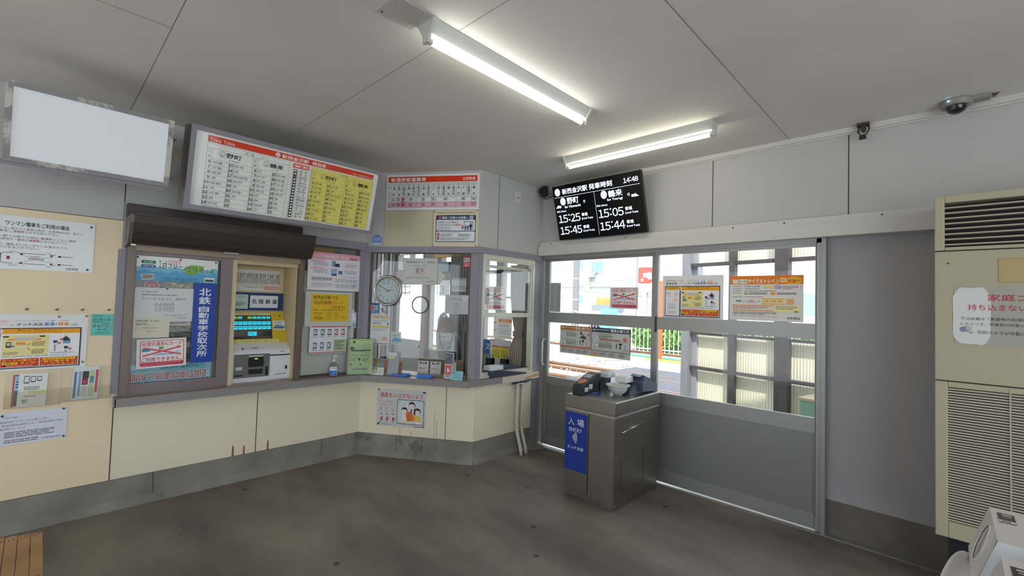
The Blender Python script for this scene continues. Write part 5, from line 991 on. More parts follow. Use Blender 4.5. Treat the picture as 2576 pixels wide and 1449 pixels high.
for k in range(10):
    a0, a1 = math.radians(-75+9*k), math.radians(-66+9*k); R_ = 0.0416
    for z0, z1, h_ in ((0.055, 0.088, 'e4e8ec'), (0.015, 0.055, '2f74c0')): g.add([c+Vector((R_*math.cos(a0), R_*math.sin(a0), z0)), c+Vector((R_*math.cos(a1), R_*math.sin(a1), z0)), c+Vector((R_*math.cos(a1), R_*math.sin(a1), z1)), c+Vector((R_*math.cos(a0), R_*math.sin(a0), z1))], [(0, 1, 2, 3)], ink(h_))
    if 2 < k < 9: g.add([c+Vector((R_*1.006*math.cos(a0), R_*1.006*math.sin(a0), 0.03+0.006*math.sin(k))), c+Vector((R_*1.006*math.cos(a1), R_*1.006*math.sin(a1), 0.03+0.006*math.sin(k+1))), c+Vector((R_*1.006*math.cos(a1), R_*1.006*math.sin(a1), 0.036+0.006*math.sin(k+1))), c+Vector((R_*1.006*math.cos(a0), R_*1.006*math.sin(a0), 0.036+0.006*math.sin(k)))], [(0, 1, 2, 3)], ink('a8cce8')); g.add([c+Vector((R_*1.006*math.cos(a0), R_*1.006*math.sin(a0), 0.070)), c+Vector((R_*1.006*math.cos(a1-0.05), R_*1.006*math.sin(a1-0.05), 0.070)), c+Vector((R_*1.006*math.cos(a1-0.05), R_*1.006*math.sin(a1-0.05), 0.077)), c+Vector((R_*1.006*math.cos(a0), R_*1.006*math.sin(a0), 0.077))], [(0, 1, 2, 3)], ink('5a6a7c'))
g.link('label', parent=r)
# leaflet holder with green leaflets at the bend
a_ = math.radians(56); FL = on_ledge(0.036, -1.704, a_).at(0, 0, 0, tilt=-0.08)
r = thing('leaflet_stand', 'clear upright stand of pale green driving school leaflets on the ledge corner', 'leaflet holder', FL.p(0.115, 0, 0))
ACR = clear('acrylic', 'f2f5f2', gloss=0.08, rough=0.03, edge=0.8)
g = G(); g.flat(FL, [(0, 0), (0.235, 0), (0.235, 0.345), (0, 0.345)], -0.014, ACR); g.flat(FL, [(0, 0), (0.235, 0), (0.235, 0.30), (0, 0.30)], 0.016, ACR); g.fb(FL, 0, 0.235, 0, 0.004, -0.014, 0.016, ACR); g.fb(FL, -0.002, 0.0, 0, 0.32, -0.014, 0.016, ACR); g.fb(FL, 0.235, 0.237, 0, 0.32, -0.014, 0.016, ACR); g.link('clear_holder', parent=r)
S = Sheet(FL, 0.012, 0.224, 0.006, 0.338, n=-0.010, thick=0.004, paper='b4cc96'); S.disc(0.2, 0.09, 0.035, '2e4a34'); S.r(0.1, 0.03, 0.85, 0.012, '6a8a54')
o = put(S, 'green_leaflet', 'pale green leaflet at the back of the ledge stand, showing only its top', 'leaflet', 'green leaflets in the ledge stand')
S = Sheet(FL, 0.010, 0.226, 0.006, 0.298, n=-0.003, thick=0.006, paper='bdd6a0')
S.disc(0.14, 0.17, 0.055, '2c4a32', sx=1.3); S.r(0.10, 0.215, 0.60, 0.05, '3a5a3e'); S.rr(0.70, 0.20, 0.24, 0.045, 0.015, '3a5a3e'); S.t('プロドライバー', 0.24, 0.155, 0.05, '7c9a60', w=0.6); S.t('フリータイム', 0.10, 0.35, 0.085, '2c4430', w=0.78, b=0.012); S.t('教習プラン', 0.22, 0.445, 0.03, '4a6a46', w=0.5)
S.disc(0.46, 0.52, 0.045, '3a5a3e'); S.g(0.10, 0.50, 0.24, 0.09, 3, '4a6a46'); S.g(0.60, 0.50, 0.28, 0.09, 3, '4a6a46'); S.disc(0.12, 0.69, 0.03, '3a5a3e'); S.disc(0.52, 0.69, 0.03, '3a5a3e'); S.r(0.0, 0.79, 1.0, 0.10, 'c4d4b4'); S.t('北鉄自動車学校', 0.16, 0.80, 0.07, '3a4a3a', w=0.66, b=0.01); S.box_(0.05, 0.28, 0.86, 0.49, 0.004, '7a9a62'); S.g(0.1, 0.93, 0.5, 0.03, 1, '6a8a5a')
put(S, 'green_leaflet', 'pale green free-time leaflet at the front of the ledge stand', 'leaflet', 'green leaflets in the ledge stand')
ang2 = math.atan2(T2[1], T2[0])
def F2L(u, n, a=0.0, tilt=0.0): p = F2.p(u, 0, n); return Fr((p.x, p.y, ZL), T2, Z, N2).turn(a).at(0, 0, 0, tilt=tilt)
g = G(); Fq = F2L(0.275, 0.02, tilt=-0.15); g.fb(Fq, 0, 0.125, 0, 0.225, 0, 0.006, mat('grey_file', '9fa5a6', 0.5)); g.fb(Fq, 0.005, 0.095, 0.18, 0.215, 0.006, 0.0065, ink('d9d9d6')); g.fb(Fq, 0.005, 0.07, 0.155, 0.178, 0.006, 0.0065, ink('d6d49a')); g.link('grey_file', label='upright grey file with white tab leaning on the booth glass', cat='file')
g = G(); Fq = F2L(0.36, 0.004, tilt=-0.12); g.fb(Fq, 0, 0.068, 0, 0.13, 0, 0.008, mat('brown_card', '8f6248', 0.7)); g.link('brown_card', label='brown card standing behind the grey file on the ledge', cat='card')
S = Sheet(F2L(0.085, 0.03, tilt=-0.18), 0, 0.20, 0, 0.155, n=0, thick=0.006, paper='8c9088')
for i in range(7): S.poly([(0.25+0.09*i, 0.12+0.10*i), (0.36+0.09*i, 0.10+0.10*i), (0.42+0.08*i, 0.24+0.10*i), (0.32+0.07*i, 0.26+0.10*i)], ('b89040', 'a87c3c', 'c09a4c')[i % 3])
for i in range(11): S.r(0.33+0.055*i, 0.06, 0.02, 0.12+0.05*(i % 3), ('6a8a8a', '5a6a5a', '8a6a4a')[i % 3])
S.poly([(0.55, 0.35), (0.75, 0.25), (0.9, 0.55), (0.7, 0.65)], '6a98a8'); S.poly([(0.8, 0.1), (1, 0.1), (1, 0.9), (0.85, 0.7)], '9a6a50'); S.g(0.0, 0.75, 0.3, 0.2, 3, 'b4b8b4')
put(S, 'picture_folder', 'grey folder with ochre and blue street map picture on the ledge', 'leaflet')
S = Sheet(F2L(0.105, 0.062, tilt=-0.22), 0, 0.165, 0, 0.072, n=0, thick=0.008, paper='dfe4e4'); S.poly([(0.02, 0.05), (0.62, 0.04), (0.58, 0.8), (0.02, 0.82)], '8ea47c'); S.poly([(0.06, 0.45), (0.55, 0.35), (0.55, 0.72), (0.06, 0.78)], 'd9b69a'); S.r(0, 0.88, 0.3, 0.12, '4f7fb4'); S.t('のりおり', 0.70, 0.18, 0.22, '5a5e60', w=0.25); S.g(0.68, 0.5, 0.28, 0.3, 3, '7a8084')
put(S, 'pamphlet', 'small white pamphlet with green and tan picture lying against the folder', 'leaflet')
BLUE = mat('tray_blue', '5a9cff', 0.4)
def tray(u, n, a, lab):
    Fq = F2L(u, n, a); r = thing('coin_tray', lab, 'tray', Fq.p(0, 0, 0), 'blue coin trays'); g = G()
    w, d, h = 0.062, 0.042, 0.020; W_, D_ = 0.082, 0.058; t = 0.004
    P = lambda x, y, z: Fq.p(x, z, y)
    lo = [(-w, -d), (w, -d), (w, d), (-w, d)]; hi = [(-W_, -D_), (W_, -D_), (W_, D_), (-W_, D_)]; ih = [(x*0.95, y*0.93) for x, y in hi]; il = [(x*0.97, y*0.96) for x, y in lo]
    vs = [P(x, y, 0) for x, y in lo]+[P(x, y, h) for x, y in hi]+[P(x, y, h) for x, y in ih]+[P(x, y, t) for x, y in il]
    fs = [(0, 1, 2, 3), (12, 13, 14, 15)]
    for k in range(4): j = (k+1) % 4; fs += [(k, j, 4+j, 4+k), (4+k, 4+j, 8+j, 8+k), (8+k, 8+j, 12+j, 12+k)]
    g.add(vs, fs, BLUE); g.link('tray_body', parent=r, fix=True)
    g = G(); g.flat(Fr(Fq.p(0, t+0.001, 0), Fq.U, -Fq.N, Fq.V), [(-0.045, 0.025), (-0.005, 0.036), (-0.02, 0.038), (-0.055, 0.034)], 0, ink('cfdff4')); g.link('white_slip', parent=r)
tray(0.440, 0.035, 0.0, 'left blue coin tray on the ledge in front of the booth window'); tray(0.680, 0.035, 0.0, 'right blue coin tray on the ledge beside the card reader')
g = G(); p = F2.p(0.36, 0, 0.005); c = Vector((p.x, p.y, ZL)); g.lathe(c, [(0, 0), (0.012, 0), (0.012, 0.008), (0.008, 0.012), (0, 0.012)], mat('machine_black', '161618', 0.3), seg=16); g.lathe(c+Vector((0, 0, 0.012)), [(0.008, 0), (0.010, 0.006), (0.006, 0.014), (0, 0.016)], mat('pump_white', 'e4e6e6', 0.35), seg=16); g.link('counter_bell', label='tiny black and white stamp on the ledge left of the blue trays', cat='stamp')
# card reader
Fq = F2L(0.868, 0.035, 0.10, tilt=-0.12); r = thing('card_reader', 'slim upright card reader with black top and red panel on the ledge', 'card reader', Fq.p(0.03, 0, 0))
g = G(); g.fb(Fq, 0, 0.084, 0.0, 0.245, -0.012, 0.012, mat('reader_white', 'b9bcc0', 0.4)); g.fb(Fq, 0.004, 0.080, 0.0, 0.012, -0.04, 0.02, ACR); g.link('reader_body', parent=r, bevel=0.004)
S = Sheet(Fq, 0.004, 0.080, 0.140, 0.236, n=0.012, thick=0.001, paper='26242a', rough=0.15); S.g(0.1, 0.2, 0.25, 0.25, 3, 'c8c8cc'); S.r(0.2, 0.9, 0.5, 0.03, '5a4a4a'); S.link('black_screen', parent=r)
S = Sheet(Fq, 0.008, 0.072, 0.042, 0.128, n=0.012, thick=0.001, paper='c83238', rough=0.3); S.box_(0.14, 0.10, 0.72, 0.80, 0.03, 'e8a8a8'); S.poly([(0.3, 0.38), (0.62, 0.30), (0.72, 0.70), (0.40, 0.78)], 'e8e6e4'); S.link('red_panel', parent=r)
S = Sheet(Fq, 0.02, 0.06, 0.014, 0.038, n=0.012, thick=0.0008, paper='a4a6aa'); S.disc(0.5, 0.4, 0.2, '4a4a4c'); S.link('maker_plate', parent=r)
S = Sheet(F2L(0.945, 0.075, 0.06, tilt=-0.32), 0, 0.115, 0, 0.085, n=0, thick=0.002, paper='8fc8d0'); S.rr(0.12, 0.10, 0.14, 0.2, 0.03, '4a8a98'); S.t('ICa', 0.3, 0.12, 0.16, '3a7a8a', w=0.2); S.g(0.15, 0.42, 0.7, 0.08, 1, '3a7a88'); S.g(0.12, 0.68, 0.76, 0.10, 1, '2e6a78'); 
put(S, 'turquoise_card', 'turquoise card standing on the ledge at the foot of the lilac corner post', 'card')
# reader on the side ledge
Fq = Fr((XB+0.02, -0.735, ZL+0.002), (0, 1, 0), Z, (1, 0, 0)); r = thing('ic_card_terminal', 'dark navy card terminal with white box on the worn end of the ledge', 'card reader', Fq.p(0.28, 0, -0.08))
NAVY = mat('navy_plastic', '2f3850', 0.45)
g = G(); g.prism([Fq.p(a, b, -0.12) for a, b in ((0, 0), (0.52, 0), (0.52, 0.012), (0.14, 0.062), (0, 0.062))], Fq.N*0.125, NAVY); g.link('base', parent=r, fix=True, bevel=0.003)
g = G(); g.prism([Fq.p(a, b, -0.135) for a, b in ((0.20, 0.04), (0.53, 0.02), (0.545, 0.055), (0.44, 0.082), (0.27, 0.10), (0.20, 0.11))], Fq.N*0.05, mat('slate_plastic', '414b5e', 0.45)); g.fb(Fq, 0.16, 0.30, 0.098, 0.103, -0.14, -0.08, MBLK); g.link('raised_reader', parent=r, fix=True, bevel=0.003)
g = G(); g.fb(Fq, 0.015, 0.20, 0.062, 0.108, -0.115, -0.02, mat('reader_box_white', 'd6dad8', 0.45)); g.link('white_box', parent=r, bevel=0.006)

# wall plate and small camera at the booth corner
g = G(); g.fb(F3, -0.436, -0.368, 2.530, 2.645, 0, 0.008, TRIMW); g.fb(F3, -0.41, -0.394, 2.582, 2.592, 0.008, 0.011, BLK); g.link('switch_plate', label='white switch plate high on the booth side wall', cat='switch')
c = F4.p(1.075, 2.70, 0.10); g = G(); g.box((c.x-0.035, c.y-0.02, c.z-0.055), (c.x+0.03, c.y+0.02, c.z+0.05), BLK); g.box((c.x-0.055, c.y-0.03, c.z-0.02), (c.x-0.03, c.y+0.03, c.z+0.03), BLK); g.tube([(c.x, c.y, c.z-0.05), (c.x+0.01, c.y-0.01, c.z-0.085), (c.x+0.06, c.y, c.z-0.08), (c.x+0.11, c.y+0.03, c.z-0.05), (c.x+0.16, c.y+0.06, c.z-0.05)], 0.005, BLK); g.tube([(c.x, c.y, c.z+0.04), (c.x-0.02, c.y+0.05, c.z+0.02), (c.x-0.04, -0.0, c.z)], 0.006, BLK)
g.link('power_adapter', label='black adapter with cable in the corner left of the departure monitor', cat='adapter')

# ---------------------------------------------------------------- inside the ticket office
OG = mat('office_wall', '8a8886', 0.8); OY = 0.05
FO = Fr((0, OY, 0), (1, 0, 0), Z, (0, -1, 0))
g = G()
def wall_with_holes(g, F, u0, u1, v0, v1, holes, n0, n1, m):
    us = sorted({u0, u1, *[h[0] for h in holes], *[h[1] for h in holes]}); vs = sorted({v0, v1, *[h[2] for h in holes], *[h[3] for h in holes]})
    for a, b in zip(us, us[1:]):
        for c, d in zip(vs, vs[1:]):
            mu, mv = (a+b)/2, (c+d)/2
            if not any(h[0] < mu < h[1] and h[2] < mv < h[3] for h in holes): g.fb(F, a, b, c, d, n0, n1, m)
OH = [(-1.93, -1.27, 1.97, 2.42), (-0.86, -0.58, 2.00, 2.42), (-1.90, -1.20, 0.93, 1.76), (-1.10, -0.62, 0.82, 1.76), (0.02, 0.60, 0.95, 2.25)]
wall_with_holes(g, FO, -3.0, 0.87, 0, H, OH, -0.08, 0, OG); wall_office = st(g, 'wall_office')
g = G(); g.box((-3.1, YK, 0), (-3.0, 0.1, 0.9), OG); g.box((-3.1, YK, 2.35), (-3.0, 0.1, H), OG); g.box((-3.1, -0.5, 0.9), (-3.0, 0.1, 2.35), OG); g.box((-3.1, YK, 0.9), (-3.0, -4.5, 2.35), OG); st(g, 'wall_office_back')  # unseen opening in this wall is added to brighten the office
g = G(); g.box((-3.0, YK, -0.1), (0.0, 0.1, 0.0), mat('office_floor', '77706a', 0.6)); g.prism([(0, YA, -0.1), (XB, YB, -0.1), (XB, 0.1, -0.1), (0, 0.1, -0.1)], (0, 0, 0.1), mat('office_floor', '77706a', 0.6)); st(g, 'floor_office', fix=True)
g = G(); OALU = mat('office_window_frame', 'b9bab8', 0.45)
for h in OH[:2]+OH[3:]:
    g.ring(FO, h[0], h[1], h[2], h[3], 0.025, -0.05, 0.01, OALU)
    if h[1]-h[0] > 0.4 and h[2] > 1.5: g.fb(FO, (h[0]+h[1])/2-0.03, (h[0]+h[1])/2+0.03, h[2], h[3], -0.05, 0.01, OALU); g.fb(FO, h[0], h[1], 2.19, 2.22, -0.05, 0.01, OALU)
g.fb(FO, 0.24, 0.36, 0.95, 2.25, -0.05, 0.012, OALU); g.fb(FO, 0.02, 0.60, 1.86, 1.90, -0.05, 0.012, OALU); g.fb(FO, 0.02, 0.60, 1.56, 1.585, -0.05, 0.012, OALU)
window_5 = st(g, 'window_5')
for h in OH[:2]+OH[3:]:
    g = G(); g.flat(FO, [(h[0], h[2]), (h[1], h[2]), (h[1], h[3]), (h[0], h[3])], -0.03, GLASS); st(g, 'pane', window_5)
g = G(); g.ring(FO, -1.90, -1.20, 0.02, 1.76, 0.02, -0.04, 0.02, mat('office_door_grey', '8c8a86', 0.5)); g.fb(FO, -1.88, -1.22, 0.02, 0.93, -0.03, 0.012, mat('office_door_grey', '8c8a86', 0.5)); door_3 = st(g, 'door_3')
g = G(); g.flat(FO, [(-1.88, 0.93), (-1.22, 0.93), (-1.22, 1.745), (-1.88, 1.745)], -0.01, clear('frosted_glass', 'f4f0e6', gloss=0.02, rough=0.4, frost=0.9)); st(g, 'frosted_pane', door_3)
g = G(); c = FO.p(-1.25, 0.86, 0.012); g.cyl(c, c+Vector((0, -0.045, 0)), 0.012, SIL, seg=14); g.lathe(c+Vector((0, -0.04, 0)), [(0.0, 0.04), (0.02, 0.036), (0.027, 0.018), (0.02, 0.0), (0, 0)], SIL, axis=(0, -1, 0), seg=20); st(g, 'knob', door_3)
g = G(); g.fb(FO, -2.62, 0.0, 1.78, 1.935, 0.0, 0.03, mat('brown_board', '6a3a2a', 0.5, vary=0.1, scale=8)); g.link('brown_board', label='long dark brown wooden board on the far office wall', cat='board')
g = G(); g.fb(FO, -0.95, -0.02, 2.10, 2.16, 0.0, 0.06, mat('pine_batten', 'c49a5a', 0.6, vary=0.15, scale=12)); g.link('wooden_batten', label='pale wooden batten above the office curtain', cat='batten')
g = G(); PO = mat('grey_pole', '8d8b88', 0.5)
for u, w_, h_ in ((-2.55, 0.05, '6f6c69'), (-2.44, 0.09, '8f8c88'), (-2.33, 0.05, 'c4c2be'), (-2.22, 0.09, '4f4b49'), (-2.08, 0.06, '8f8c88'), (-2.0, 0.03, '6f6c69')):
    g.fb(FO, u-w_/2, u+w_/2, 0.0, 2.5, 0.0, 0.05, mat('duct_'+h_, h_, 0.6))
g.link('wall_ducting', label='row of upright grey ducts on the office wall behind the clock', cat='duct')
def curtain(nm, F, u0, u1, v0, v1, n, m, lab, folds=9, amp=0.02, taper=0.0, grp=None):
    g = G(); N = folds*8; vs = []
    for j in range(9):
        t = j/8; v = v1+(v0-v1)*t
        for i in range(N+1):
            q = i/N; uu = u0+(u1-u0)*(q if not taper else (q*(1-taper*math.sin(math.pi*min(1, t*1.25)))+taper*math.sin(math.pi*min(1, t*1.25))*0.9)); vs.append(F.p(uu, v, n+amp*math.sin(q*folds*2*math.pi+0.4*math.sin(3*t))))
    g.add(vs, [(j*(N+1)+i, j*(N+1)+i+1, (j+1)*(N+1)+i+1, (j+1)*(N+1)+i) for j in range(8) for i in range(N)], m, True)
    return g.link(nm, label=lab, cat='curtain', group=grp)
curtain('curtain', FO, -0.57, -0.02, 1.12, 2.12, 0.06, mat('grey_curtain', '8a8682', 0.9), 'grey office curtain behind the right of the angled booth glass', folds=9, grp='office curtains')
g = G(); c0 = FO.p(-0.80, 1.95, 0.05); g.fb(FO, -0.87, -0.58, 1.90, 2.03, 0.02, 0.10, mat('slate_box', '5c6468', 0.4)); g.link('slate_box', label='slate grey box high on the office wall left of the curtain', cat='box')
S = Sheet(FO, -0.84, -0.62, 1.58, 1.79, n=0.035, paper='dfe4e8'); put(S, 'white_paper', 'blank white paper on the brown office board beside the bright window', 'paper')
# mop head and stick, coat, hanging notice, clipboards
r = thing('feather_mop', 'pale blue mop hanging head up in the office window', 'mop', FO.p(-0.70, 0.80, 0.06))
g = G(); g.tube([FO.p(-0.74, 0.80, 0.06), FO.p(-0.71, 1.20, 0.06)], 0.006, mat('mop_stick', '8a9490', 0.5)); g.link('stick', parent=r)
g = G(); rr_ = random.Random(2)
for i in range(46): a = rr_.random()*6.28; x0 = -0.70+0.05*math.cos(a); g.tube([FO.p(-0.70, 1.36, 0.06), FO.p(x0, 1.33, 0.06+0.03*math.sin(a)), FO.p(-0.70+0.10*math.cos(a), 1.26-0.02*rr_.random(), 0.06+0.05*math.sin(a)), FO.p(-0.70+0.10*math.cos(a), 1.14+0.05*rr_.random(), 0.06+0.05*math.sin(a))], 0.005, mat('mop_yarn', 'aebfc2', 0.9), seg=5)
g.link('mop_head', parent=r)
g = G(); g.lathe(FO.p(-0.48, 0.75, 0.20), [(0.06, 0.0), (0.10, 0.10), (0.11, 0.35), (0.09, 0.48), (0.05, 0.55), (0.0, 0.56)], mat('brown_coat', '86604c', 0.9, vary=0.1), seg=20); g.lathe(FO.p(-0.40, 0.90, 0.26), [(0.05, 0.0), (0.085, 0.10), (0.075, 0.22), (0.03, 0.28), (0, 0.285)], mat('mauve_cloth', '8f736c', 0.9, vary=0.08), seg=18); g.link('hanging_coat', label='brown and mauve coat hanging by the office window', cat='coat')
g = G(); g.fb(FO, -1.19, -1.10, 0.0, 1.80, 0.0, 0.08, mat('brown_post', '7a6257', 0.6, vary=0.12, scale=6)); g.link('brown_post', label='brown wooden post beside the frosted office door', cat='post')
Fq = F2.at(0.66, 1.0, -0.30); S = Sheet(Fq, 0, 0.19, 0, 0.185, n=0, paper='c9c9c6'); S.g(0.12, 0.22, 0.4, 0.06, 1, '3a3a3a'); S.t('お忘れ物にご注意', 0.22, 0.36, 0.07, '4a4a4a', w=0.62); S.g(0.08, 0.50, 0.84, 0.42, 6, '5c5c5c')
put(S, 'hanging_notice', 'white typed notice hanging on a dark cord inside the booth', 'notice')
g = G(); g.tube([Fq.p(0.03, 0.19, 0.004), Fq.p(0.035, 0.12, 0.008), Fq.p(0.06, 0.04, 0.01), Fq.p(0.095, -0.02, 0.01), Fq.p(0.13, 0.03, 0.01), Fq.p(0.165, 0.12, 0.008), Fq.p(0.175, 0.19, 0.004)], 0.003, BLK); g.link('dark_cord', label='dark looped cord hanging in front of the typed booth notice', cat='cord')
g = G(); Fq2 = F2.at(0.02, 0, -0.42); g.fb(Fq2, 0.40, 1.0, 0.60, 0.90, -0.02, 0.0, mat('khaki_panel', '8f8468', 0.6)); g.link('khaki_panel', label='khaki panel behind the clipboards inside the booth', cat='panel')
for i, (u, lab) in enumerate(((0.515, 'left clipboard with black clip standing inside the booth'), (0.645, 'middle clipboard with black clip standing inside the booth'), (0.80, 'right clipboard with black clip, mostly hidden by the card reader'))):
    Fq = F2L(u, -0.18, tilt=-0.1); r = thing('clipboard', lab, 'clipboard', Fq.p(0.05, 0, 0), 'clipboards inside the booth')
    S = Sheet(Fq, 0, 0.112, 0, 0.125, n=0, thick=0.003, paper='cfcdc6'); S.g(0.14, 0.55, 0.7, 0.12, 1, '7a7a7c'); S.link('board', parent=r)
    g = G(); g.fb(Fq, 0.025, 0.085, 0.098, 0.104, 0.003, 0.010, BLK); g.fb(Fq, 0.022, 0.030, 0.098, 0.116, 0.003, 0.012, BLK); g.fb(Fq, 0.080, 0.088, 0.098, 0.116, 0.003, 0.012, BLK); g.link('clip', parent=r)
g = G(); p = F2.p(1.0, 0, -0.30); g.prism([F2.p(0.93, 0.78, -0.32), F2.p(1.02, 0.78, -0.32), F2.p(1.03, 1.22, -0.32), F2.p(0.96, 1.28, -0.32), F2.p(0.925, 1.26, -0.32)], F2.N*-0.05, mat('beige_bag', '8e8578', 0.8, vary=0.08)); g.fb(F2, 0.95, 0.965, 0.79, 1.2, -0.322, -0.316, BLK); g.link('beige_bag', label='tall beige bag standing inside the booth behind the card reader', cat='bag', fix=True)
# behind the side window: tied curtain, papers, pen pots
CU = mat('beige_curtain', 'b8ac9d', 0.9, vary=0.06); FQ = Fr((0.0, -0.02, 0), (1, 0, 0), Z, (0, -1, 0))
r = thing('tied_curtain', 'beige curtain tied back in the booth side window', 'curtain', FQ.p(0.74, 0.85, 0.06), 'office curtains')
def tied(u0, u1, uw0, uw1, ub0, ub1, n, m, nm):
    g = G(); vs = []; N = 48; rows = [(1.93, u0, u1), (1.6, u0+0.01, u1), (1.35, (u0+uw0)/2, u1), (1.20, uw0, uw1), (1.14, uw0, uw1), (1.05, (uw0+ub0)/2, uw1), (0.82, ub0, ub1)]
    for v, a, b in rows:
        for i in range(N+1): q = i/N; vs.append(FQ.p(a+(b-a)*q, v, n+0.022*math.sin(q*6*2*math.pi)))
    g.add(vs, [(j*(N+1)+i, j*(N+1)+i+1, (j+1)*(N+1)+i+1, (j+1)*(N+1)+i) for j in range(len(rows)-1) for i in range(N)], m, True); g.link(nm, parent=r)
tied(0.60, 0.82, 0.69, 0.80, 0.585, 0.80, 0.06, CU, 'curtain_cloth')
g = G(); g.fb(FQ, 0.68, 0.81, 1.14, 1.20, 0.03, 0.09, mat('tieback', '86796c', 0.9)); g.link('tieback', parent=r)
FP = Fr((0, -0.05, 0), (1, 0, 0), Z, (0, -1, 0))
S = Sheet(FP, 0.31, 0.605, 1.095, 1.35, n=0.0, paper='e9e9e4'); S.r(0.28, 0.12, 0.72, 0.12, 'e2782c'); S.t('定期券案内', 0.40, 0.14, 0.08, 'f4e8dc', w=0.45); S.r(0.28, 0.25, 0.66, 0.04, 'ecc23a'); S.g(0.30, 0.36, 0.6, 0.12, 2, '8a8a8c'); S.r(0.28, 0.52, 0.7, 0.008, '6a6a6c'); S.g(0.30, 0.58, 0.66, 0.24, 5, 'a9b4c4'); S.r(0.30, 0.90, 0.6, 0.015, 'd06a60'); S.r(0.02, 0.0, 0.2, 0.1, 'e2da5a'); S.g(0.05, 0.25, 0.14, 0.15, 1, 'd8705a'); S.g(0.03, 0.6, 0.18, 0.1, 1, 'd8a04a')
put(S, 'orange_header_sheet', 'white sheet with orange header behind the booth side window', 'notice')
r = thing('yellow_timetable_stand', 'grey board with yellow timetable sheet standing in the side window', 'board', FP.p(0.45, 0.82, 0.03))
S = Sheet(FP, 0.275, 0.615, 0.80, 1.085, n=0.012, thick=0.004, paper='c9cac8'); S.r(0, 0, 1, 0.015, 'dcc04a'); S.g(0.1, 0.08, 0.2, 0.03, 1, '6a6a6a'); S.link('grey_board', parent=r)
S = Sheet(FP, 0.315, 0.595, 0.865, 1.012, n=0.017, thick=0.001, paper='d6cc4a'); S.r(0, 0, 1, 0.10, 'b8502e'); S.g(0.3, 0.03, 0.4, 0.04, 1, 'e8d8c0')
for k in range(2):
    S.t(('上り', '下り')[k], 0.25+0.5*k, 0.16, 0.09, '3a3a20', al='c')
    for i in range(4): S.g(0.06+0.48*k+0.1*i, 0.32, 0.07, 0.6, 9, '6a6428', fill=0.9, thick=0.5)
S.link('yellow_sheet', parent=r)
for i, (x, y, lab) in enumerate(((0.50, -0.27, 'left black pen pot with pens in the booth side window'), (0.655, -0.20, 'right black pen pot with pens in the booth side window'))):
    r = thing('pen_pot', lab, 'pen pot', (x, y, ZL), 'black pen pots')
    g = G(); g.box((x-0.04, y-0.03, ZL+0.035), (x+0.04, y+0.03, ZL+0.115), MBLK); g.link('pot', parent=r)
    for k in range(4): g = G(); g.cyl((x-0.03+0.02*k, y, ZL+0.08), (x-0.034+0.022*k, y+0.005, ZL+0.14+0.012*(k % 2)), 0.004, mat('pen_'+('1', '2', '3', '4')[k], ('d8d8d8', '2a2a2e', 'd0d0c8', '34343a')[k], 0.4), seg=8); g.link('pen', parent=r)
g = G(); g.box((0.38, -0.36, ZL+0.0005), (0.80, -0.14, ZL+0.034), mat('office_desk', '6a625c', 0.6)); g.link('desk_riser', label='low dark shelf under the pen pots in the booth side window', cat='shelf')
g = G(); g.box((0.0, -0.60, 0.0), (0.10, -0.45, 1.0), mat('office_chair_dark', '26262a', 0.7)); g.lathe((0.10, -0.50, 0.75), [(0.0, 0.0), (0.10, 0.02), (0.12, 0.12), (0.11, 0.30), (0.06, 0.36), (0, 0.37)], mat('office_chair_dark', '26262a', 0.7), seg=18); g.link('office_chair', label='dark office chair back seen at the left of the side window', cat='chair')
S = Sheet(Fr((0.05, -0.05, 0), (1, 0, 0), Z, (0, -1, 0)), 0.10, 0.22, 0.90, 1.07, n=0.004, paper='2f5a94'); S.t('ス', 0.3, 0.3, 0.4, 'e4ecf4'); put(S, 'blue_notice', 'blue notice at the left edge inside the side window', 'notice')
nouse(F3, -0.805, -0.52, 1.435, 1.665, -0.020, 'pinkish card warning poster behind the upper glass of the booth side window')  # reflection in the pane, put in as a printed sheet
# ---------------------------------------------------------------- ceiling lamps
LAMPW = mat('lamp_white_enamel', 'c4c5c0', 0.45)
def lamp_light(h, warm):
    m = bpy.data.materials.new('lit_tube_'+h); m.use_nodes = True; b = m.node_tree.nodes['Principled BSDF']; b.inputs['Base Color'].default_value = rgb('f4f4f0')
    b.inputs['Emission Color'].default_value = warm; b.inputs['Emission Strength'].default_value = TUBE_STRENGTH; return m
def ceiling_lamp(lab, cx, cy, along_y, tubem, L=1.235):
    r = thing('ceiling_lamp', lab, 'lamp', (cx, cy, H), 'fluorescent ceiling lamps')
    F = Fr((cx, cy, H), (0, 1, 0) if along_y else (1, 0, 0), (-1, 0, 0) if along_y else (0, 1, 0), Z)   # u along the lamp, v across, n up
    g = G(); h = L/2
    d = F.U*L
    d = F.U*(L-0.026); g.prism([F.p(-h+0.013, v, n) for v, n in ((-0.055, 0.0), (0.055, 0.0), (0.055, -0.006), (0.020, -0.052), (-0.020, -0.052), (-0.055, -0.006))], d, LAMPW); g.link('reflector', parent=r, fix=True)
    for s_ in (-1, 1):
        g = G(); u = s_*h
        g.prism([F.p(u, v, n) for v, n in ((-0.060, 0), (0.060, 0), (0.060, -0.008), (0.026, -0.058), (0.020, -0.098), (-0.020, -0.098), (-0.026, -0.058), (-0.060, -0.008))], F.U*(-s_*0.014), LAMPW); g.link('end_socket', parent=r, fix=True)
    g = G(); g.cyl(F.p(-h+0.022, 0, -0.082), F.p(h-0.022, 0, -0.082), 0.0135, tubem, seg=18); g.link('tube', parent=r)
    g = G()
    for s_ in (-1, 1): g.cyl(F.p(s_*(h-0.014), 0, -0.082), F.p(s_*(h-0.034), 0, -0.082), 0.0145, mat('tube_cap', 'd9d4c4', 0.4), seg=16)
    g.link('tube_cap', parent=r)
    return r
T1 = lamp_light('white', (1.0, 0.98, 0.93, 1)); T2m = lamp_light('yellowish', (1.0, 0.97, 0.80, 1))
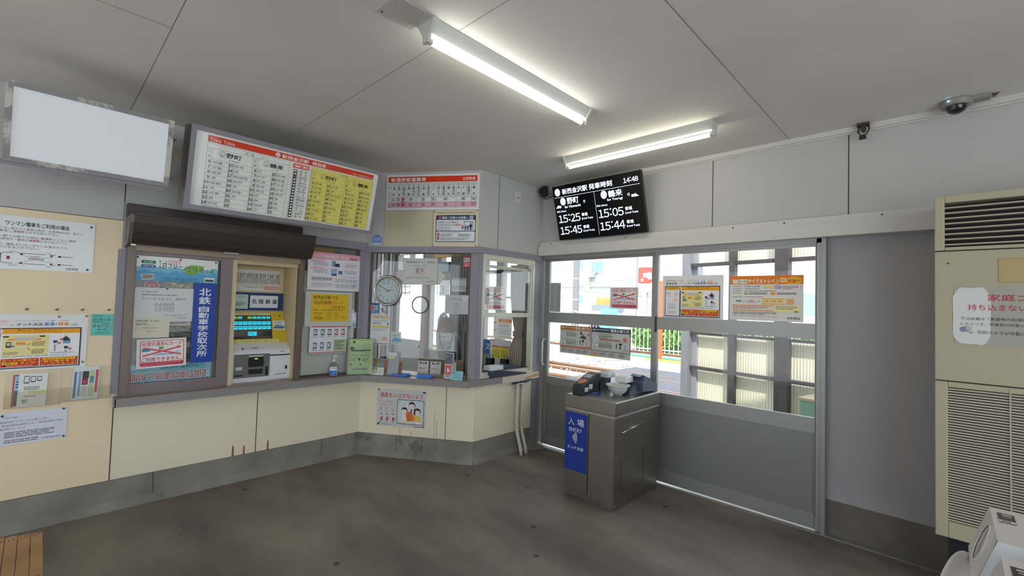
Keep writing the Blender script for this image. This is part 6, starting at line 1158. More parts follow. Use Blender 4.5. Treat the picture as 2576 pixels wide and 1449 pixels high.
ceiling_lamp('near fluorescent lamp running lengthwise across the ceiling centre, pure white', 2.462, -1.99, True, T1)
ceiling_lamp('far yellowish fluorescent lamp on the ceiling above the departure monitor', 2.42, -0.685, False, T2m)
g = G(); g.box((2.36, -2.80, H-0.004), (2.52, -2.62, H-0.0005), mat('ceiling_plate', 'c3bfb8', 0.5, vary=0.08, dirt=('8a6f5a', 7, 0.62)))
for x, y in ((2.38, -2.78), (2.50, -2.78)): g.cyl((x, y, H-0.006), (x, y, H-0.003), 0.005, ALUD, seg=8)
g.link('cover_plate', label='stained square cover plate on the ceiling at the end of the near lamp', cat='plate')

# dome camera and junction box at the ceiling edge
r = thing('dome_camera', 'white dome security camera on the ceiling at the upper right', 'security camera', (4.19, -0.11, H))
g = G(); g.lathe((4.19, -0.115, H), [(0.0, 0.0), (0.075, 0.0), (0.075, -0.012), (0.066, -0.034), (0.045, -0.038), (0.0, -0.038)], mat('camera_housing', '8e8d86', 0.45), seg=32); g.box((4.20, -0.15, H-0.022), (4.33, -0.08, H), mat('camera_housing', '8e8d86', 0.45)); g.link('housing', parent=r, bevel=0.003)
g = G(); g.lathe((4.19, -0.125, H-0.036), [(0.046, 0.0), (0.044, -0.018), (0.032, -0.034), (0.015, -0.042), (0.0, -0.043)], mat('smoked_dome', '141416', 0.08, spec=0.7), seg=28); g.link('smoked_dome', parent=r)
g = G(); g.lathe((4.175, -0.165, H-0.05), [(0.0, 0.004), (0.012, 0.0), (0.014, -0.012), (0, -0.016)], mat('lens_ring', '54565a', 0.3, metal=0.5), seg=14); g.cyl((4.155, -0.185, H-0.018), (4.155, -0.190, H-0.018), 0.0035, mat('blue_led', '9fd8ff', 0.3, emit=3.0), seg=10); g.link('lens', parent=r)
g = G()
for k in range(3): g.prism([(4.325, -0.13+0.025*k, H-0.002), (4.365-0.008*k, -0.12+0.025*k, H-0.002), (4.345, -0.105+0.02*k, H-0.002)], (0, 0, -0.003), mat('torn_paint', '5f4c3c', 0.9))
g.link('torn_tape', parent=r, fix=True)
g = G(); c = Vector((3.755, -0.055, 2.70)); RUST = mat('rusty_bracket', '4a3a32', 0.6, metal=0.3, vary=0.2, scale=20)
g.box((c.x-0.035, c.y-0.02, 2.738), (c.x+0.03, c.y+0.05, 2.754), RUST); g.tube([c+Vector((-0.02, 0, 0.04)), c+Vector((-0.028, -0.005, 0.0)), c+Vector((-0.012, -0.01, -0.028)), c+Vector((0.018, -0.01, -0.02)), c+Vector((0.03, -0.005, 0.01)), c+Vector((0.025, 0, 0.045))], 0.005, RUST); g.box((c.x-0.022, c.y-0.016, c.z-0.052), (c.x+0.014, c.y+0.0, c.z-0.030), BLK); g.box((c.x-0.012, c.y-0.01, c.z+0.0), (c.x+0.012, c.y+0.02, c.z+0.04), RUST)
g.link('cable_clamp', label='rusty cable clamp at the ceiling edge between wall panels', cat='clamp')

# ---------------------------------------------------------------- departure monitor
MT = math.atan2(0.15, 0.515); FM = F4.at(1.294, 2.163, 0.10, tilt=MT); mw, mh = 0.963, 0.538
r = thing('departure_monitor', 'black departure monitor leaning out over the left sliding door', 'monitor', FM.p(mw/2, 0, -0.05))
g = G(); g.fb(FM, 0, mw, 0, mh, -0.045, -0.002, MBLK); g.fb(FM, 0.2, 0.76, 0.08, 0.42, -0.085, -0.045, MBLK); g.link('casing', parent=r, bevel=0.004)
g = G(); g.fb(FM, 0.40, 0.56, 0.20, 0.38, -0.12, -0.085, ALUD); g.fb(F4, 1.66, 1.88, 2.25, 2.60, 0.002, 0.03, ALUD); g.link('wall_bracket', parent=r)
def lit(h, e):
    k = 'lit_'+h
    if k in MATS: return MATS[k]
    return mat(k, h, 0.4, emit=e)
class Lit(Sheet):
    def r(s, x, y, w, h, c): n = s.lay(); return s.add([s.P(x, y+h, n), s.P(x+w, y+h, n), s.P(x+w, y, n), s.P(x, y, n)], [(0, 1, 2, 3)], lit(c, 0.85))
    def poly(s, pts, c): n = s.lay(); return s.add([s.P(x, y, n) for x, y in pts], [list(range(len(pts)))], lit(c, 0.85))
    def t(s, *a, **k):
        m0 = len(s.f); Sheet.t(s, *a, **k); c = k.get('c', a[4] if len(a) > 4 else '202022'); i = s.mi(lit(c, 0.85))
        for j in range(m0, len(s.f)): s.m[j] = i
        return s
S = Lit(FM, 0.0, mw, 0.0, mh, n=-0.0018, thick=0.0012, paper='0a0a0e', rough=0.14); V = 'd4dcf8'
def badge(x, y, n_, ry=0.068): S.disc(x, y, ry, 'b9dcf4', seg=28, sx=0.86); S.t('I', x, y-0.048, 0.03, '1a2340', al='c'); S.t(n_, x, y-0.004, 0.045, '1a2340', al='c', b=0.01)
badge(0.060, 0.118, '03'); S.t('新西金沢駅', 0.122, 0.072, 0.098, V, w=0.305, b=0.012); S.t('発車時刻', 0.448, 0.072, 0.098, V, w=0.255, b=0.012); S.t('14:48', 0.824, 0.085, 0.078, V, w=0.148, b=0.008)
S.r(0.013, 0.209, 0.972, 0.006, 'a8a8b4'); S.r(0.4955, 0.212, 0.0025, 0.752, 'a8a8b4')
badge(0.602, 0.295, '17'); S.t('鶴来', 0.650, 0.242, 0.110, V, w=0.148, b=0.012); S.t('行', 0.849, 0.33, 0.05, V, w=0.024); S.poly([(0.889, 0.364), (0.930, 0.364), (0.922, 0.345), (0.962, 0.403), (0.889, 0.403)], V); S.t('for Tsurugi', 0.631, 0.370, 0.052, V, w=0.165)
badge(0.115, 0.295, '01'); S.t('野町', 0.166, 0.245, 0.110, V, w=0.142, b=0.012); S.t('行', 0.362, 0.326, 0.05, V, w=0.024); S.poly([(0.018, 0.404), (0.052, 0.347), (0.058, 0.366), (0.084, 0.366), (0.084, 0.404)], V); S.t('for Nomachi', 0.127, 0.376, 0.046, V, w=0.196)
S.t('次は (Next)', 0.020, 0.450, 0.042, V, w=0.118); S.t('次は (Next)', 0.506, 0.450, 0.042, V, w=0.120)
for x, y, s_ in ((0.030, 0.535, '15:25'), (0.030, 0.755, '15:45'), (0.518, 0.535, '15:05'), (0.518, 0.755, '15:44')):
    S.t(s_, x, y, 0.145, V, w=0.272, b=0.0); S.t('普通', x+0.292, y+0.013, 0.056, V, w=0.070, b=0.005); S.t('(Local Train)', x+0.288, y+0.095, 0.042, V, w=0.130)
S.link('screen', parent=r, label='lit screen with white departure times')

# ---------------------------------------------------------------- papers on the sliding doors
nD1, nD2 = -0.045, -0.006
S = Sheet(F4, 1.070, 1.212, 1.427, 1.737, n=nD1, paper='b4b8b2', rough=0.4); S.t('時刻表', 0.3, 0.02, 0.03, '3a3a3c', w=0.3); 
for i in range(20): S.g(0.06, 0.10+0.043*i, 0.55, 0.02, 1, '77797a', fill=0.6); S.g(0.66, 0.10+0.043*i, 0.3, 0.02, 1, 'b05a50' if i == 3 else '4a4a4c', fill=1)
put(S, 'timetable_strip', 'narrow grey timetable strip at the left edge of the left sliding door', 'timetable')
nouse(F4, 1.811, 2.107, 1.484, 1.687, nD1, 'red crossed-out card warning poster on the upper glass of the left sliding door')
S = Sheet(F4, 1.222, 2.039, 1.009, 1.293, n=nD1, paper='c3c1ba', rough=0.35)
S.r(0.0, 0.0, 0.463, 0.80, 'b8743a'); S.r(0.008, 0.16, 0.445, 0.56, 'c8cac2'); S.r(0.475, 0.0, 0.525, 0.80, '3a4a5e'); S.r(0.483, 0.16, 0.508, 0.62, 'c8cac2')
for x in (0.0, 0.475):
    W_ = 0.46 if x == 0 else 0.52
    S.rr(x+0.02, 0.05, 0.035, 0.05, 0.02, 'd8d0c4'); S.g(x+0.065, 0.055, W_*0.36, 0.05, 1, 'd8d0c4', fill=1); S.t('電車の乗り方', x+W_*0.51, 0.025, 0.105, 'e2ddd0', w=W_*0.46, b=0.03)
    for k in (0, 1):
        y = 0.18+0.29*k; S.r(x+0.008, y+0.26, W_-0.02, 0.006, '8a8c8c'); S.r(x+0.015, y+0.01, W_*0.16, 0.22, 'd4d4da'); S.t('有人駅' if k else '無人駅', x+0.022, y+0.03, 0.055, '3a3e58', w=W_*0.13, b=0.01)
        if k == 0: S.line(x+0.035, y+0.12, x+0.065, y+0.2, 0.012, '5a5a60'); S.line(x+0.065, y+0.12, x+0.035, y+0.2, 0.012, '5a5a60')
        else: S.disc(x+0.05, y+0.15, 0.02, '3a3a3e'); S.r(x+0.035, y+0.19, 0.03, 0.02, '3a3a3e')
        S.g(x+W_*0.20, y+0.01, W_*0.36, 0.06, 2, '6a7a5e'); S.g(x+W_*0.20, y+0.08, W_*0.40, 0.14, 4, '4e4e50')
    S.rr(x+W_*0.83, 0.52, 0.05, 0.14, 0.01, 'd2d4d8'); S.g(x+W_*0.86, 0.54, 0.03, 0.12, 3, '3a3a40'); S.r(x+W_*0.83, 0.68, 0.06, 0.02, 'b87a86'); S.r(x+W_*0.73, 0.48, 0.035, 0.06, '26262a'); S.r(x+W_*0.74, 0.55, 0.02, 0.12, 'c09a3c' if x == 0 else '5a5a5e'); S.r(x+W_*0.65, 0.50, 0.02, 0.16, '8a7a4a')
S.poly([(0.31, 0.19), (0.335, 0.19), (0.34, 0.30), (0.32, 0.31)], '34383c'); S.poly([(0.35, 0.27), (0.375, 0.32), (0.37, 0.34), (0.345, 0.29)], '2a2e30'); S.poly([(0.31, 0.36), (0.35, 0.33), (0.40, 0.36), (0.41, 0.42), (0.37, 0.44), (0.32, 0.42)], '4a4e52'); S.disc(0.395, 0.40, 0.035, '6a6e72'); S.r(0.425, 0.23, 0.02, 0.1, 'b86a5a')
S.g(0.60, 0.37, 0.27, 0.06, 1, 'b0706a', fill=1, thick=0.9); S.disc(0.93, 0.36, 0.09, 'd49a92'); S.disc(0.93, 0.36, 0.04, 'c06a62'); S.r(0.0, 0.755, 0.463, 0.05, 'd49a86'); S.r(0.03, 0.765, 0.43, 0.012, 'b8604a')
for x in (0.03, 0.13, 0.25, 0.35, 0.60, 0.72, 0.85): S.g(x, 0.84, 0.09, 0.12, 3, '77777a')
S.r(0.468, 0.82, 0.11, 0.18, 'c4a898'); S.t('その他の', 0.495, 0.86, 0.03, '7a4a40', w=0.05); S.t('注意', 0.505, 0.91, 0.03, '7a4a40', w=0.035)
put(S, 'boarding_guide', 'wide orange and navy boarding guide on the lower glass of the left sliding door', 'poster')
g = G(); g.flat(F4, [(1.205, 0.99), (2.075, 0.985), (2.075, 1.305), (1.205, 1.305)], nD1-0.004, clear('film_sleeve', 'f2f4f2', gloss=0.05, rough=0.1, edge=0.3)); g.link('film_sleeve', label='clear film sleeve holding the boarding guide on the door glass', cat='sleeve')
S, o = touch_poster(F4, 2.360, 2.867, 1.420, 1.782, nD2, 'yellow and red touch payment poster on the upper glass of the right sliding door')
S = Sheet(F4, 2.916, 3.413, 1.429, 1.769, n=nD2, paper='e4e2dc', rough=0.45)
S.r(0, 0, 1, 0.195, 'ec8428'); S.r(0.04, 0.08, 0.09, 0.10, 'e8dcd0'); S.r(0.145, 0.08, 0.105, 0.095, 'f0ead8'); S.rr(0.15, 0.09, 0.095, 0.075, 0.02, 'e6f0d8'); S.t('石川線', 0.157, 0.10, 0.05, '3a7a50', w=0.08, b=0.02); S.t('サイクルトレイン', 0.265, 0.075, 0.095, 'f6efe4', w=0.42, b=0.03); S.rr(0.70, 0.06, 0.08, 0.09, 0.02, 'f0dcc8'); S.disc(0.725, 0.105, 0.02, 'd88a5a'); S.disc(0.755, 0.105, 0.02, 'd88a5a'); S.rr(0.785, 0.06, 0.185, 0.125, 0.05, 'f4c83a'); S.t('実施中', 0.80, 0.085, 0.085, 'c8381c', w=0.155, b=0.025); S.g(0.83, 0.035, 0.10, 0.02, 1, 'f6e0b0')
for i, y in enumerate((0.235, 0.285, 0.335, 0.385, 0.47)): S.g(0.04, y, 0.15, 0.022, 1, '5a5a5a')
S.t('4月29日〜11月30日', 0.21, 0.222, 0.036, '3a3a3a', w=0.22, b=0.008); S.g(0.21, 0.285, 0.24, 0.022, 1, '5a5a5a'); S.g(0.21, 0.335, 0.48, 0.026, 1, '8a5a50')
S.r(0.21, 0.37, 0.055, 0.06, 'a8c07a'); S.r(0.58, 0.37, 0.06, 0.06, 'ec9a4a'); S.g(0.28, 0.375, 0.28, 0.06, 2, '5a5a5a'); S.g(0.66, 0.375, 0.28, 0.06, 2, '5a5a5a'); S.g(0.21, 0.465, 0.30, 0.025, 1, 'd05a50'); S.r(0.49, 0.225, 0.14, 0.06, 'f0d48a'); S.rr(0.635, 0.21, 0.08, 0.09, 0.02, 'b8a8c4'); S.box_(0.72, 0.22, 0.25, 0.11, 0.004, 'c88a8a'); S.g(0.735, 0.24, 0.22, 0.07, 3, '9a6a60')
S.rr(0.09, 0.555, 0.085, 0.03, 0.01, '4a8a66'); S.rr(0.24, 0.53, 0.15, 0.10, 0.02, 'e4dcda'); S.r(0.24, 0.585, 0.15, 0.008, 'c85a70'); S.rr(0.46, 0.50, 0.30, 0.14, 0.01, 'f0d894'); S.r(0.46, 0.51, 0.30, 0.02, 'e8b848'); S.r(0.47, 0.575, 0.28, 0.006, 'd06a80'); S.r(0.46, 0.62, 0.30, 0.012, 'd8a040'); S.rr(0.79, 0.505, 0.09, 0.13, 0.01, 'f0b458'); S.disc(0.835, 0.56, 0.04, 'f4e0c0'); S.disc(0.835, 0.56, 0.03, 'e0a070')
for x in (0.29, 0.33, 0.52, 0.62, 0.70): S.disc(x-0.012, 0.565, 0.014, 'd07a80', seg=10); S.disc(x+0.012, 0.565, 0.014, 'd07a80', seg=10)
S.line(0.20, 0.60, 0.215, 0.56, 0.01, '5a5a5a'); S.line(0.41, 0.60, 0.425, 0.56, 0.01, '5a5a5a')
S.r(0.04, 0.655, 0.58, 0.022, 'eda05c'); S.r(0.04, 0.765, 0.58, 0.022, 'eda05c'); S.g(0.05, 0.69, 0.55, 0.06, 3, 'b07a74'); S.r(0.64, 0.66, 0.32, 0.15, 'f2e6a8'); S.g(0.65, 0.67, 0.30, 0.08, 3, '8a8460'); S.rr(0.88, 0.77, 0.06, 0.025, 0.01, '5a8a5a'); S.g(0.05, 0.81, 0.68, 0.07, 3, '7a7a7a'); S.g(0.05, 0.90, 0.70, 0.015, 1, 'c85a60'); S.t('北陸鉄道', 0.79, 0.895, 0.05, '3a3a3a', w=0.17)
put(S, 'cycle_train_poster', 'orange-topped cycle train poster on the upper glass of the right sliding door', 'poster')

# ---------------------------------------------------------------- ticket gate cabinet
def brushed():
    m = bpy.data.materials.new('brushed_stainless'); m.use_nodes = True; nt = m.node_tree; b = nt.nodes['Principled BSDF']
    b.inputs['Metallic'].default_value = 0.95; b.inputs['Roughness'].default_value = 0.34; b.inputs['Base Color'].default_value = rgb('a09c95')
    tc = nt.nodes.new('ShaderNodeTexCoord'); mp = nt.nodes.new('ShaderNodeMapping'); mp.inputs['Scale'].default_value = (60, 60, 1.5); nt.links.new(tc.outputs['Object'], mp.inputs[0])
    nz = nt.nodes.new('ShaderNodeTexNoise'); nz.inputs['Scale'].default_value = 3; nt.links.new(mp.outputs[0], nz.inputs['Vector'])
    mr = nt.nodes.new('ShaderNodeMapRange'); mr.inputs[3].default_value = 0.28; mr.inputs[4].default_value = 0.42; nt.links.new(nz.outputs[0], mr.inputs[0]); nt.links.new(mr.outputs[0], b.inputs['Roughness']); return m
STL = brushed(); MATS['stl'] = STL
KX0, KX1, KY0, KY1 = 1.945, 2.380, -0.780, -0.085
r = thing('gate_cabinet', 'stainless steel entry gate cabinet with blue sign in front of the doors', 'ticket gate', ((KX0+KX1)/2, (KY0+KY1)/2, 0.0))
g = G(); g.box((KX0, KY0, 0.0), (KX1, KY1, 0.678), STL); g.link('body', parent=r, bevel=0.003)
g = G(); g.box((KX0-0.015, KY0-0.008, 0.690), (KX1+0.008, KY1+0.02, 0.792), STL); g.link('top_hood', parent=r, bevel=0.006)
g = G(); g.box((KX0-0.004, KY0-0.002, 0.672), (KX1+0.004, KY1+0.01, 0.692), mat('bright_steel_lip', 'd0d0ce', 0.25, metal=0.7)); g.link('lip', parent=r)
g = G(); g.box((KX0+0.207, KY0-0.0035, 0.045), (KX0+0.214, KY0, 0.668), MBLK); g.box((KX0+0.204, KY0-0.005, 0.0), (KX0+0.224, KY0, 0.04), mat('lip_bracket', '8a8884', 0.3, metal=0.6)); g.box((KX0+0.214, KY0-0.0025, 0.01), (KX1-0.002, KY0, 0.668), STL); g.link('front_panel', parent=r)
g = G()
for x, z in ((0.03, 0.03), (0.18, 0.03), (0.225, 0.62), (0.225, 0.33), (0.225, 0.06), (0.27, 0.03), (0.40, 0.04), (0.06, 0.685), (0.18, 0.683), (0.28, 0.683), (0.40, 0.681)): g.cyl((KX0+x, KY0-0.003, z), (KX0+x, KY0-0.006, z), 0.004, mat('screw_bright', 'dcdcda', 0.2, metal=0.8), seg=8)
for y, z in ((0.11, 0.555), (0.28, 0.56), (0.45, 0.59), (0.11, 0.37), (0.45, 0.41), (0.28, 0.18), (0.11, 0.17), (0.02, 0.03), (0.55, 0.10), (0.02, 0.684), (0.30, 0.684), (0.55, 0.684)): g.cyl((KX1, KY0+y, z), (KX1+0.004, KY0+y, z), 0.004, mat('screw_bright', 'dcdcda', 0.2, metal=0.8), seg=8)
g.link('rivet_pattern', parent=r)
g = G(); g.tube([(KX1+0.004, KY0+0.11, 0.555), (KX1+0.010, KY0+0.28, 0.572), (KX1+0.004, KY0+0.45, 0.59)], 0.003, mat('screw_bright', 'dcdcda', 0.2, metal=0.8)); g.link('wire_handle', parent=r)
g = G(); g.box((KX1, KY0+0.105, 0.11), (KX1+0.002, KY0+0.107, 0.37), ALUD); g.box((KX1, KY0+0.447, 0.11), (KX1+0.002, KY0+0.449, 0.41), ALUD); g.box((KX1, KY0+0.107, 0.11), (KX1+0.002, KY0+0.447, 0.112), ALUD); g.link('side_hatch_groove', parent=r)
S = Sheet(Fr((KX0, KY0, 0), (1, 0, 0), Z, (0, -1, 0)), -0.010, 0.196, 0.205, 0.655, n=0.001, thick=0.003, paper='27419a', rough=0.4)
S.t('入', 0.14, 0.095, 0.125, 'e4e6ee', w=0.28, b=0.006); S.t('場', 0.55, 0.095, 0.125, 'e4e6ee', w=0.32, b=0.006); S.t('ENTRY', 0.20, 0.265, 0.062, 'e4e6ee', w=0.58, b=0.01)
for i in range(4):
    R = 0.030+0.026*i; cx_, cy_ = 0.30, 0.425; pts = []; rx = 0.45/0.206
    for k in range(9): a = math.radians(-38+9.5*k); pts.append((cx_+(R+0.013)*rx*math.cos(a), cy_+(R+0.013)*math.sin(a)*1.35))
    for k in range(8, -1, -1): a = math.radians(-38+9.5*k); pts.append((cx_+R*rx*math.cos(a), cy_+R*math.sin(a)*1.35))
    S.poly(pts, 'e4e6ee')
S.t('タッチ決済', 0.12, 0.575, 0.060, 'e4e6ee', w=0.74, b=0.01)
S.link('entry_sign', parent=r, label='blue sign with white ENTRY lettering')
ZK = 0.7925
# readers on the cabinet
def reader(F, mirror, lab):
    r = thing('gate_card_reader', lab, 'card reader', F.p(0, 0, 0), 'card readers on the gate cabinet')
    DK = mat('reader_dark', '2e3038', 0.4)
    g = G(); g.prism([F.p(-0.05, b, a) for a, b in ((0.0, 0.0), (0.0, 0.06), (-0.02, 0.075), (-0.20, 0.15), (-0.26, 0.15), (-0.26, 0.0))], F.U*0.10, DK); g.link('head', parent=r, fix=True, bevel=0.004)
    g = G(); g.prism([F.p(-0.05, b, a) for a, b in ((-0.24, 0.0), (-0.24, 0.09), (-0.44, 0.03), (-0.44, 0.0))], F.U*0.10, mat('slate_plastic', '414b5e', 0.45)); g.cyl(F.p(0.0505, 0.035, -0.32), F.p(0.052, 0.035, -0.32), 0.014, MBLK, seg=16); g.link('base_wedge', parent=r, fix=True)
    t = math.atan2(0.075, -0.18); Ft = Fr(F.p(0, 0.0755, -0.02), F.U, (F.V*0.075-F.N*0.18).normalized(), (F.V*0.18+F.N*0.075).normalized())
    g = G(); g.add([Ft.p(0.036*math.cos(k*math.pi/12), 0.052+0.040*math.sin(k*math.pi/12), 0.002) for k in range(24)], [list(range(24))], mat('orange_pad', 'c8703a', 0.4)); g.link('orange_pad', parent=r)
    g = G(); g.fb(Ft, -0.034, 0.034, 0.11, 0.17, 0.0, 0.003, mat('reader_display', 'a4a6aa', 0.2)); g.link('display', parent=r)
    g = G(); g.fb(Fr(F.p(0.05, 0, 0), -F.N, F.V, F.U), 0.03, 0.08, 0.02, 0.055, 0.0005, 0.0012, ink('cfd6da')); g.fb(Fr(F.p(0.05, 0, 0), -F.N, F.V, F.U), 0.09, 0.14, 0.035, 0.075, 0.0005, 0.0012, ink('cfd6da')); g.link('side_sticker', parent=r)
    return r
rd = reader(Fr((2.008, -0.735, ZK), (1, 0, 0), Z, (0, -1, 0)), 1, 'dark card reader with orange pad and white box at the left of the gate cabinet')
g = G(); g.box((1.975, -0.40, ZK+0.105), (2.085, -0.29, ZK+0.145), mat('reader_box_white', 'd6dad8', 0.45)); g.box((1.975, -0.40, ZK), (2.05, -0.30, ZK+0.105), mat('slate_plastic', '414b5e', 0.45)); g.link('white_box', parent=rd, bevel=0.004)
r = thing('gate_card_reader', 'dark card reader with white box behind the bowl on the gate cabinet', 'card reader', (2.30, -0.16, ZK), 'card readers on the gate cabinet')
g = G(); g.prism([(2.215, y, z) for y, z in ((-0.44, ZK), (-0.44, ZK+0.03), (-0.30, ZK+0.085), (-0.10, ZK+0.085), (-0.10, ZK))], (0.095, 0, 0), mat('slate_plastic', '414b5e', 0.45)); g.link('base_wedge', parent=r, fix=True)
g = G(); g.prism([(2.235, y, z) for y, z in ((-0.30, ZK+0.02), (-0.30, ZK+0.10), (-0.26, ZK+0.14), (-0.05, ZK+0.065), (-0.05, ZK))], (0.115, 0, 0), mat('slate_plastic2', '4c5566', 0.45)); g.prism([(2.235, y, z) for y, z in ((-0.31, ZK+0.138), (-0.26, ZK+0.150), (-0.10, ZK+0.10), (-0.10, ZK+0.09), (-0.26, ZK+0.14))], (0.09, 0, 0), mat('reader_green_black', '23302c', 0.4)); g.link('head', parent=r, fix=True)
g = G(); g.box((2.162, -0.42, ZK+0.088), (2.262, -0.30, ZK+0.132), mat('reader_box_white', 'd6dad8', 0.45)); g.box((2.18, -0.40, ZK), (2.225, -0.32, ZK+0.088), mat('slate_plastic', '414b5e', 0.45)); g.link('white_box', parent=r, bevel=0.004)
g = G(); c = Vector((2.235, -0.50, ZK)); PORC = mat('grey_white_plastic', 'cfcfcc', 0.35)
g.lathe(c, [(0.0, 0.004), (0.030, 0.004), (0.030, 0.0), (0.036, 0.0), (0.038, 0.010), (0.055, 0.020), (0.072, 0.045), (0.082, 0.070), (0.084, 0.076), (0.096, 0.078), (0.097, 0.084), (0.080, 0.084), (0.074, 0.066), (0.060, 0.035), (0.035, 0.018), (0.0, 0.015)], PORC, seg=44)
g.link('ticket_bowl', label='white plastic bowl with wide rim on top of the gate cabinet', cat='bowl')
S = Sheet(Fr((2.045, -0.66, ZK), Vector((0.93, 0.30, 0)).normalized(), Vector((-0.30, 0.93, 0)).normalized(), Z), 0, 0.115, 0, 0.085, n=0.0005, thick=0.004, paper='3a4a9c', rough=0.25); S.poly([(0.35, 0.3), (0.6, 0.25), (0.7, 0.6), (0.4, 0.7)], '7a86c4')
put(S, 'blue_touch_card', 'flat dark blue card lying on the gate cabinet beside the bowl', 'card')

# ---------------------------------------------------------------- floor-standing air conditioner
ACC = mat('aged_cream_enamel', 'aea98e', 0.45, vary=0.03, scale=1.5); ACD = mat('ac_inside_dark', '17141a', 0.7); ACF = mat('ac_fin', 'b5ac98', 0.5)
FA = Fr((4.100, -0.40, 0.0), (1, 0, 0), Z, (0, -1, 0)); aw, ad = 1.02, 0.33
r = thing('air_conditioner', 'tall cream floor-standing air conditioner at the right edge', 'air conditioner', FA.p(aw/2, 0, -ad/2))
g = G(); g.fb(FA, 0, aw, 0.345, 1.158, -ad, -0.012, ACC); g.fb(FA, 0, aw, 1.163, 1.850, -ad, 0, ACC); g.fb(FA, 0.002, aw-0.002, 1.15, 1.86, -ad+0.002, -0.008, ACD)
g.fb(FA, 0, aw, 1.855, 2.152, -ad, -0.10, ACC); g.ring(FA, 0, aw, 1.855, 2.152, 0.040, -0.10, 0, ACC, tb=0.018, tt=0.040); g.link('cabinet', parent=r, bevel=0.004)
g = G(); g.fb(FA, 0.04, aw-0.04, 1.873, 2.112, -0.102, -0.095, ACD)
g.link('outlet_recess', parent=r)
for i in range(8):
    g = G(); z = 1.885+0.0285*i; g.prism([FA.p(0.040, z, -0.012), FA.p(0.040, z+0.006, -0.012), FA.p(0.040, z+0.001, -0.03), FA.p(0.040, z-0.002, -0.03)], FA.U*(aw-0.08), ACF); g.link('outlet_louver', parent=r, fix=True)
g = G(); g.ring(FA, 0, aw, 0.345, 1.158, 0.050, -0.016, 0, ACC, tb=0.085, tt=0.030); g.link('grille_frame', parent=r, bevel=0.004)
g = G()
for i in range(50):
    z = 0.435+0.0139*i; g.prism([FA.p(0.042, z, -0.001), FA.p(0.042, z+0.0085, -0.001), FA.p(0.042, z+0.006, -0.011), FA.p(0.042, z-0.001, -0.011)], FA.U*(aw-0.092), ACF)
g.fb(FA, 0.05, aw-0.05, 0.43, 1.128, -0.0125, -0.0115, ACD); g.fb(FA, 0.27, 0.276, 0.43, 1.15, -0.004, 0.002, ACF); g.link('intake_grille', parent=r, fix=True)
g = G(); g.fb(FA, 0.05, aw-0.05, 0.0, 0.345, -ad+0.03, -0.10, ACD); g.fb(FA, 0.03, 0.16, 0.0, 0.10, -0.20, -0.06, mat('stand_grey', '55565a', 0.6)); g.link('stand', parent=r)
S = Sheet(FA, 0.235, 0.46, 1.68, 1.803, n=0.0, thick=0.001, paper='b8a274'); S.box_(0, 0, 1, 1, 0.02, '9a8658'); S.link('tan_label', parent=r, label='tan blank label')
g = G(); g.fprism(FA, [(0.045, 1.788), (0.055, 1.790), (0.058, 1.783), (0.052, 1.781), (0.050, 1.786)], 0, 0.002, ALUD); g.link('chip_mark', parent=r, fix=True)
S = Sheet(FA, 0.075, 0.52, 1.358, 1.660, n=0.001, thick=0.0008, paper='a9a89c', rough=0.3)
rr_ = random.Random(4); pts = []
for k in range(40):
    a = 2*math.pi*k/40; q = 1+0.035*(rr_.random()-0.5); pts.append((0.145+0.155*q*max(-1, min(1, 1.25*math.cos(a))), 0.50+0.485*q*max(-1, min(1, 1.15*math.sin(a)))))
S.poly(pts, 'd6d6d4'); S.t('家庭ゴミ', 0.275, 0.13, 0.11, 'a83242', w=0.42, b=0.012); S.t('持ち込まないでください', 0.115, 0.30, 0.105, 'b23c4c', w=0.86, b=0.008)
S.t('不法投棄は「廃棄物の処理及び清掃に関する法律」', 0.055, 0.52, 0.055, '3a3a3c', w=0.90); S.t('にもとづき、刑事罰の対象となります。', 0.055, 0.61, 0.055, '3a3a3c', w=0.68); S.t('防犯カメラが作動しています。', 0.195, 0.745, 0.06, '3a3a3c', w=0.56)
S.disc(0.075, 0.735, 0.045, '6f8fae'); S.disc(0.10, 0.725, 0.05, '8a8c90'); S.r(0.10, 0.68, 0.045, 0.07, 'b8b9ba'); S.r(0.12, 0.77, 0.035, 0.03, '9a9a9a')
put(S, 'rubbish_notice', 'torn laminated rubbish notice with red heading stuck on the air conditioner', 'notice')

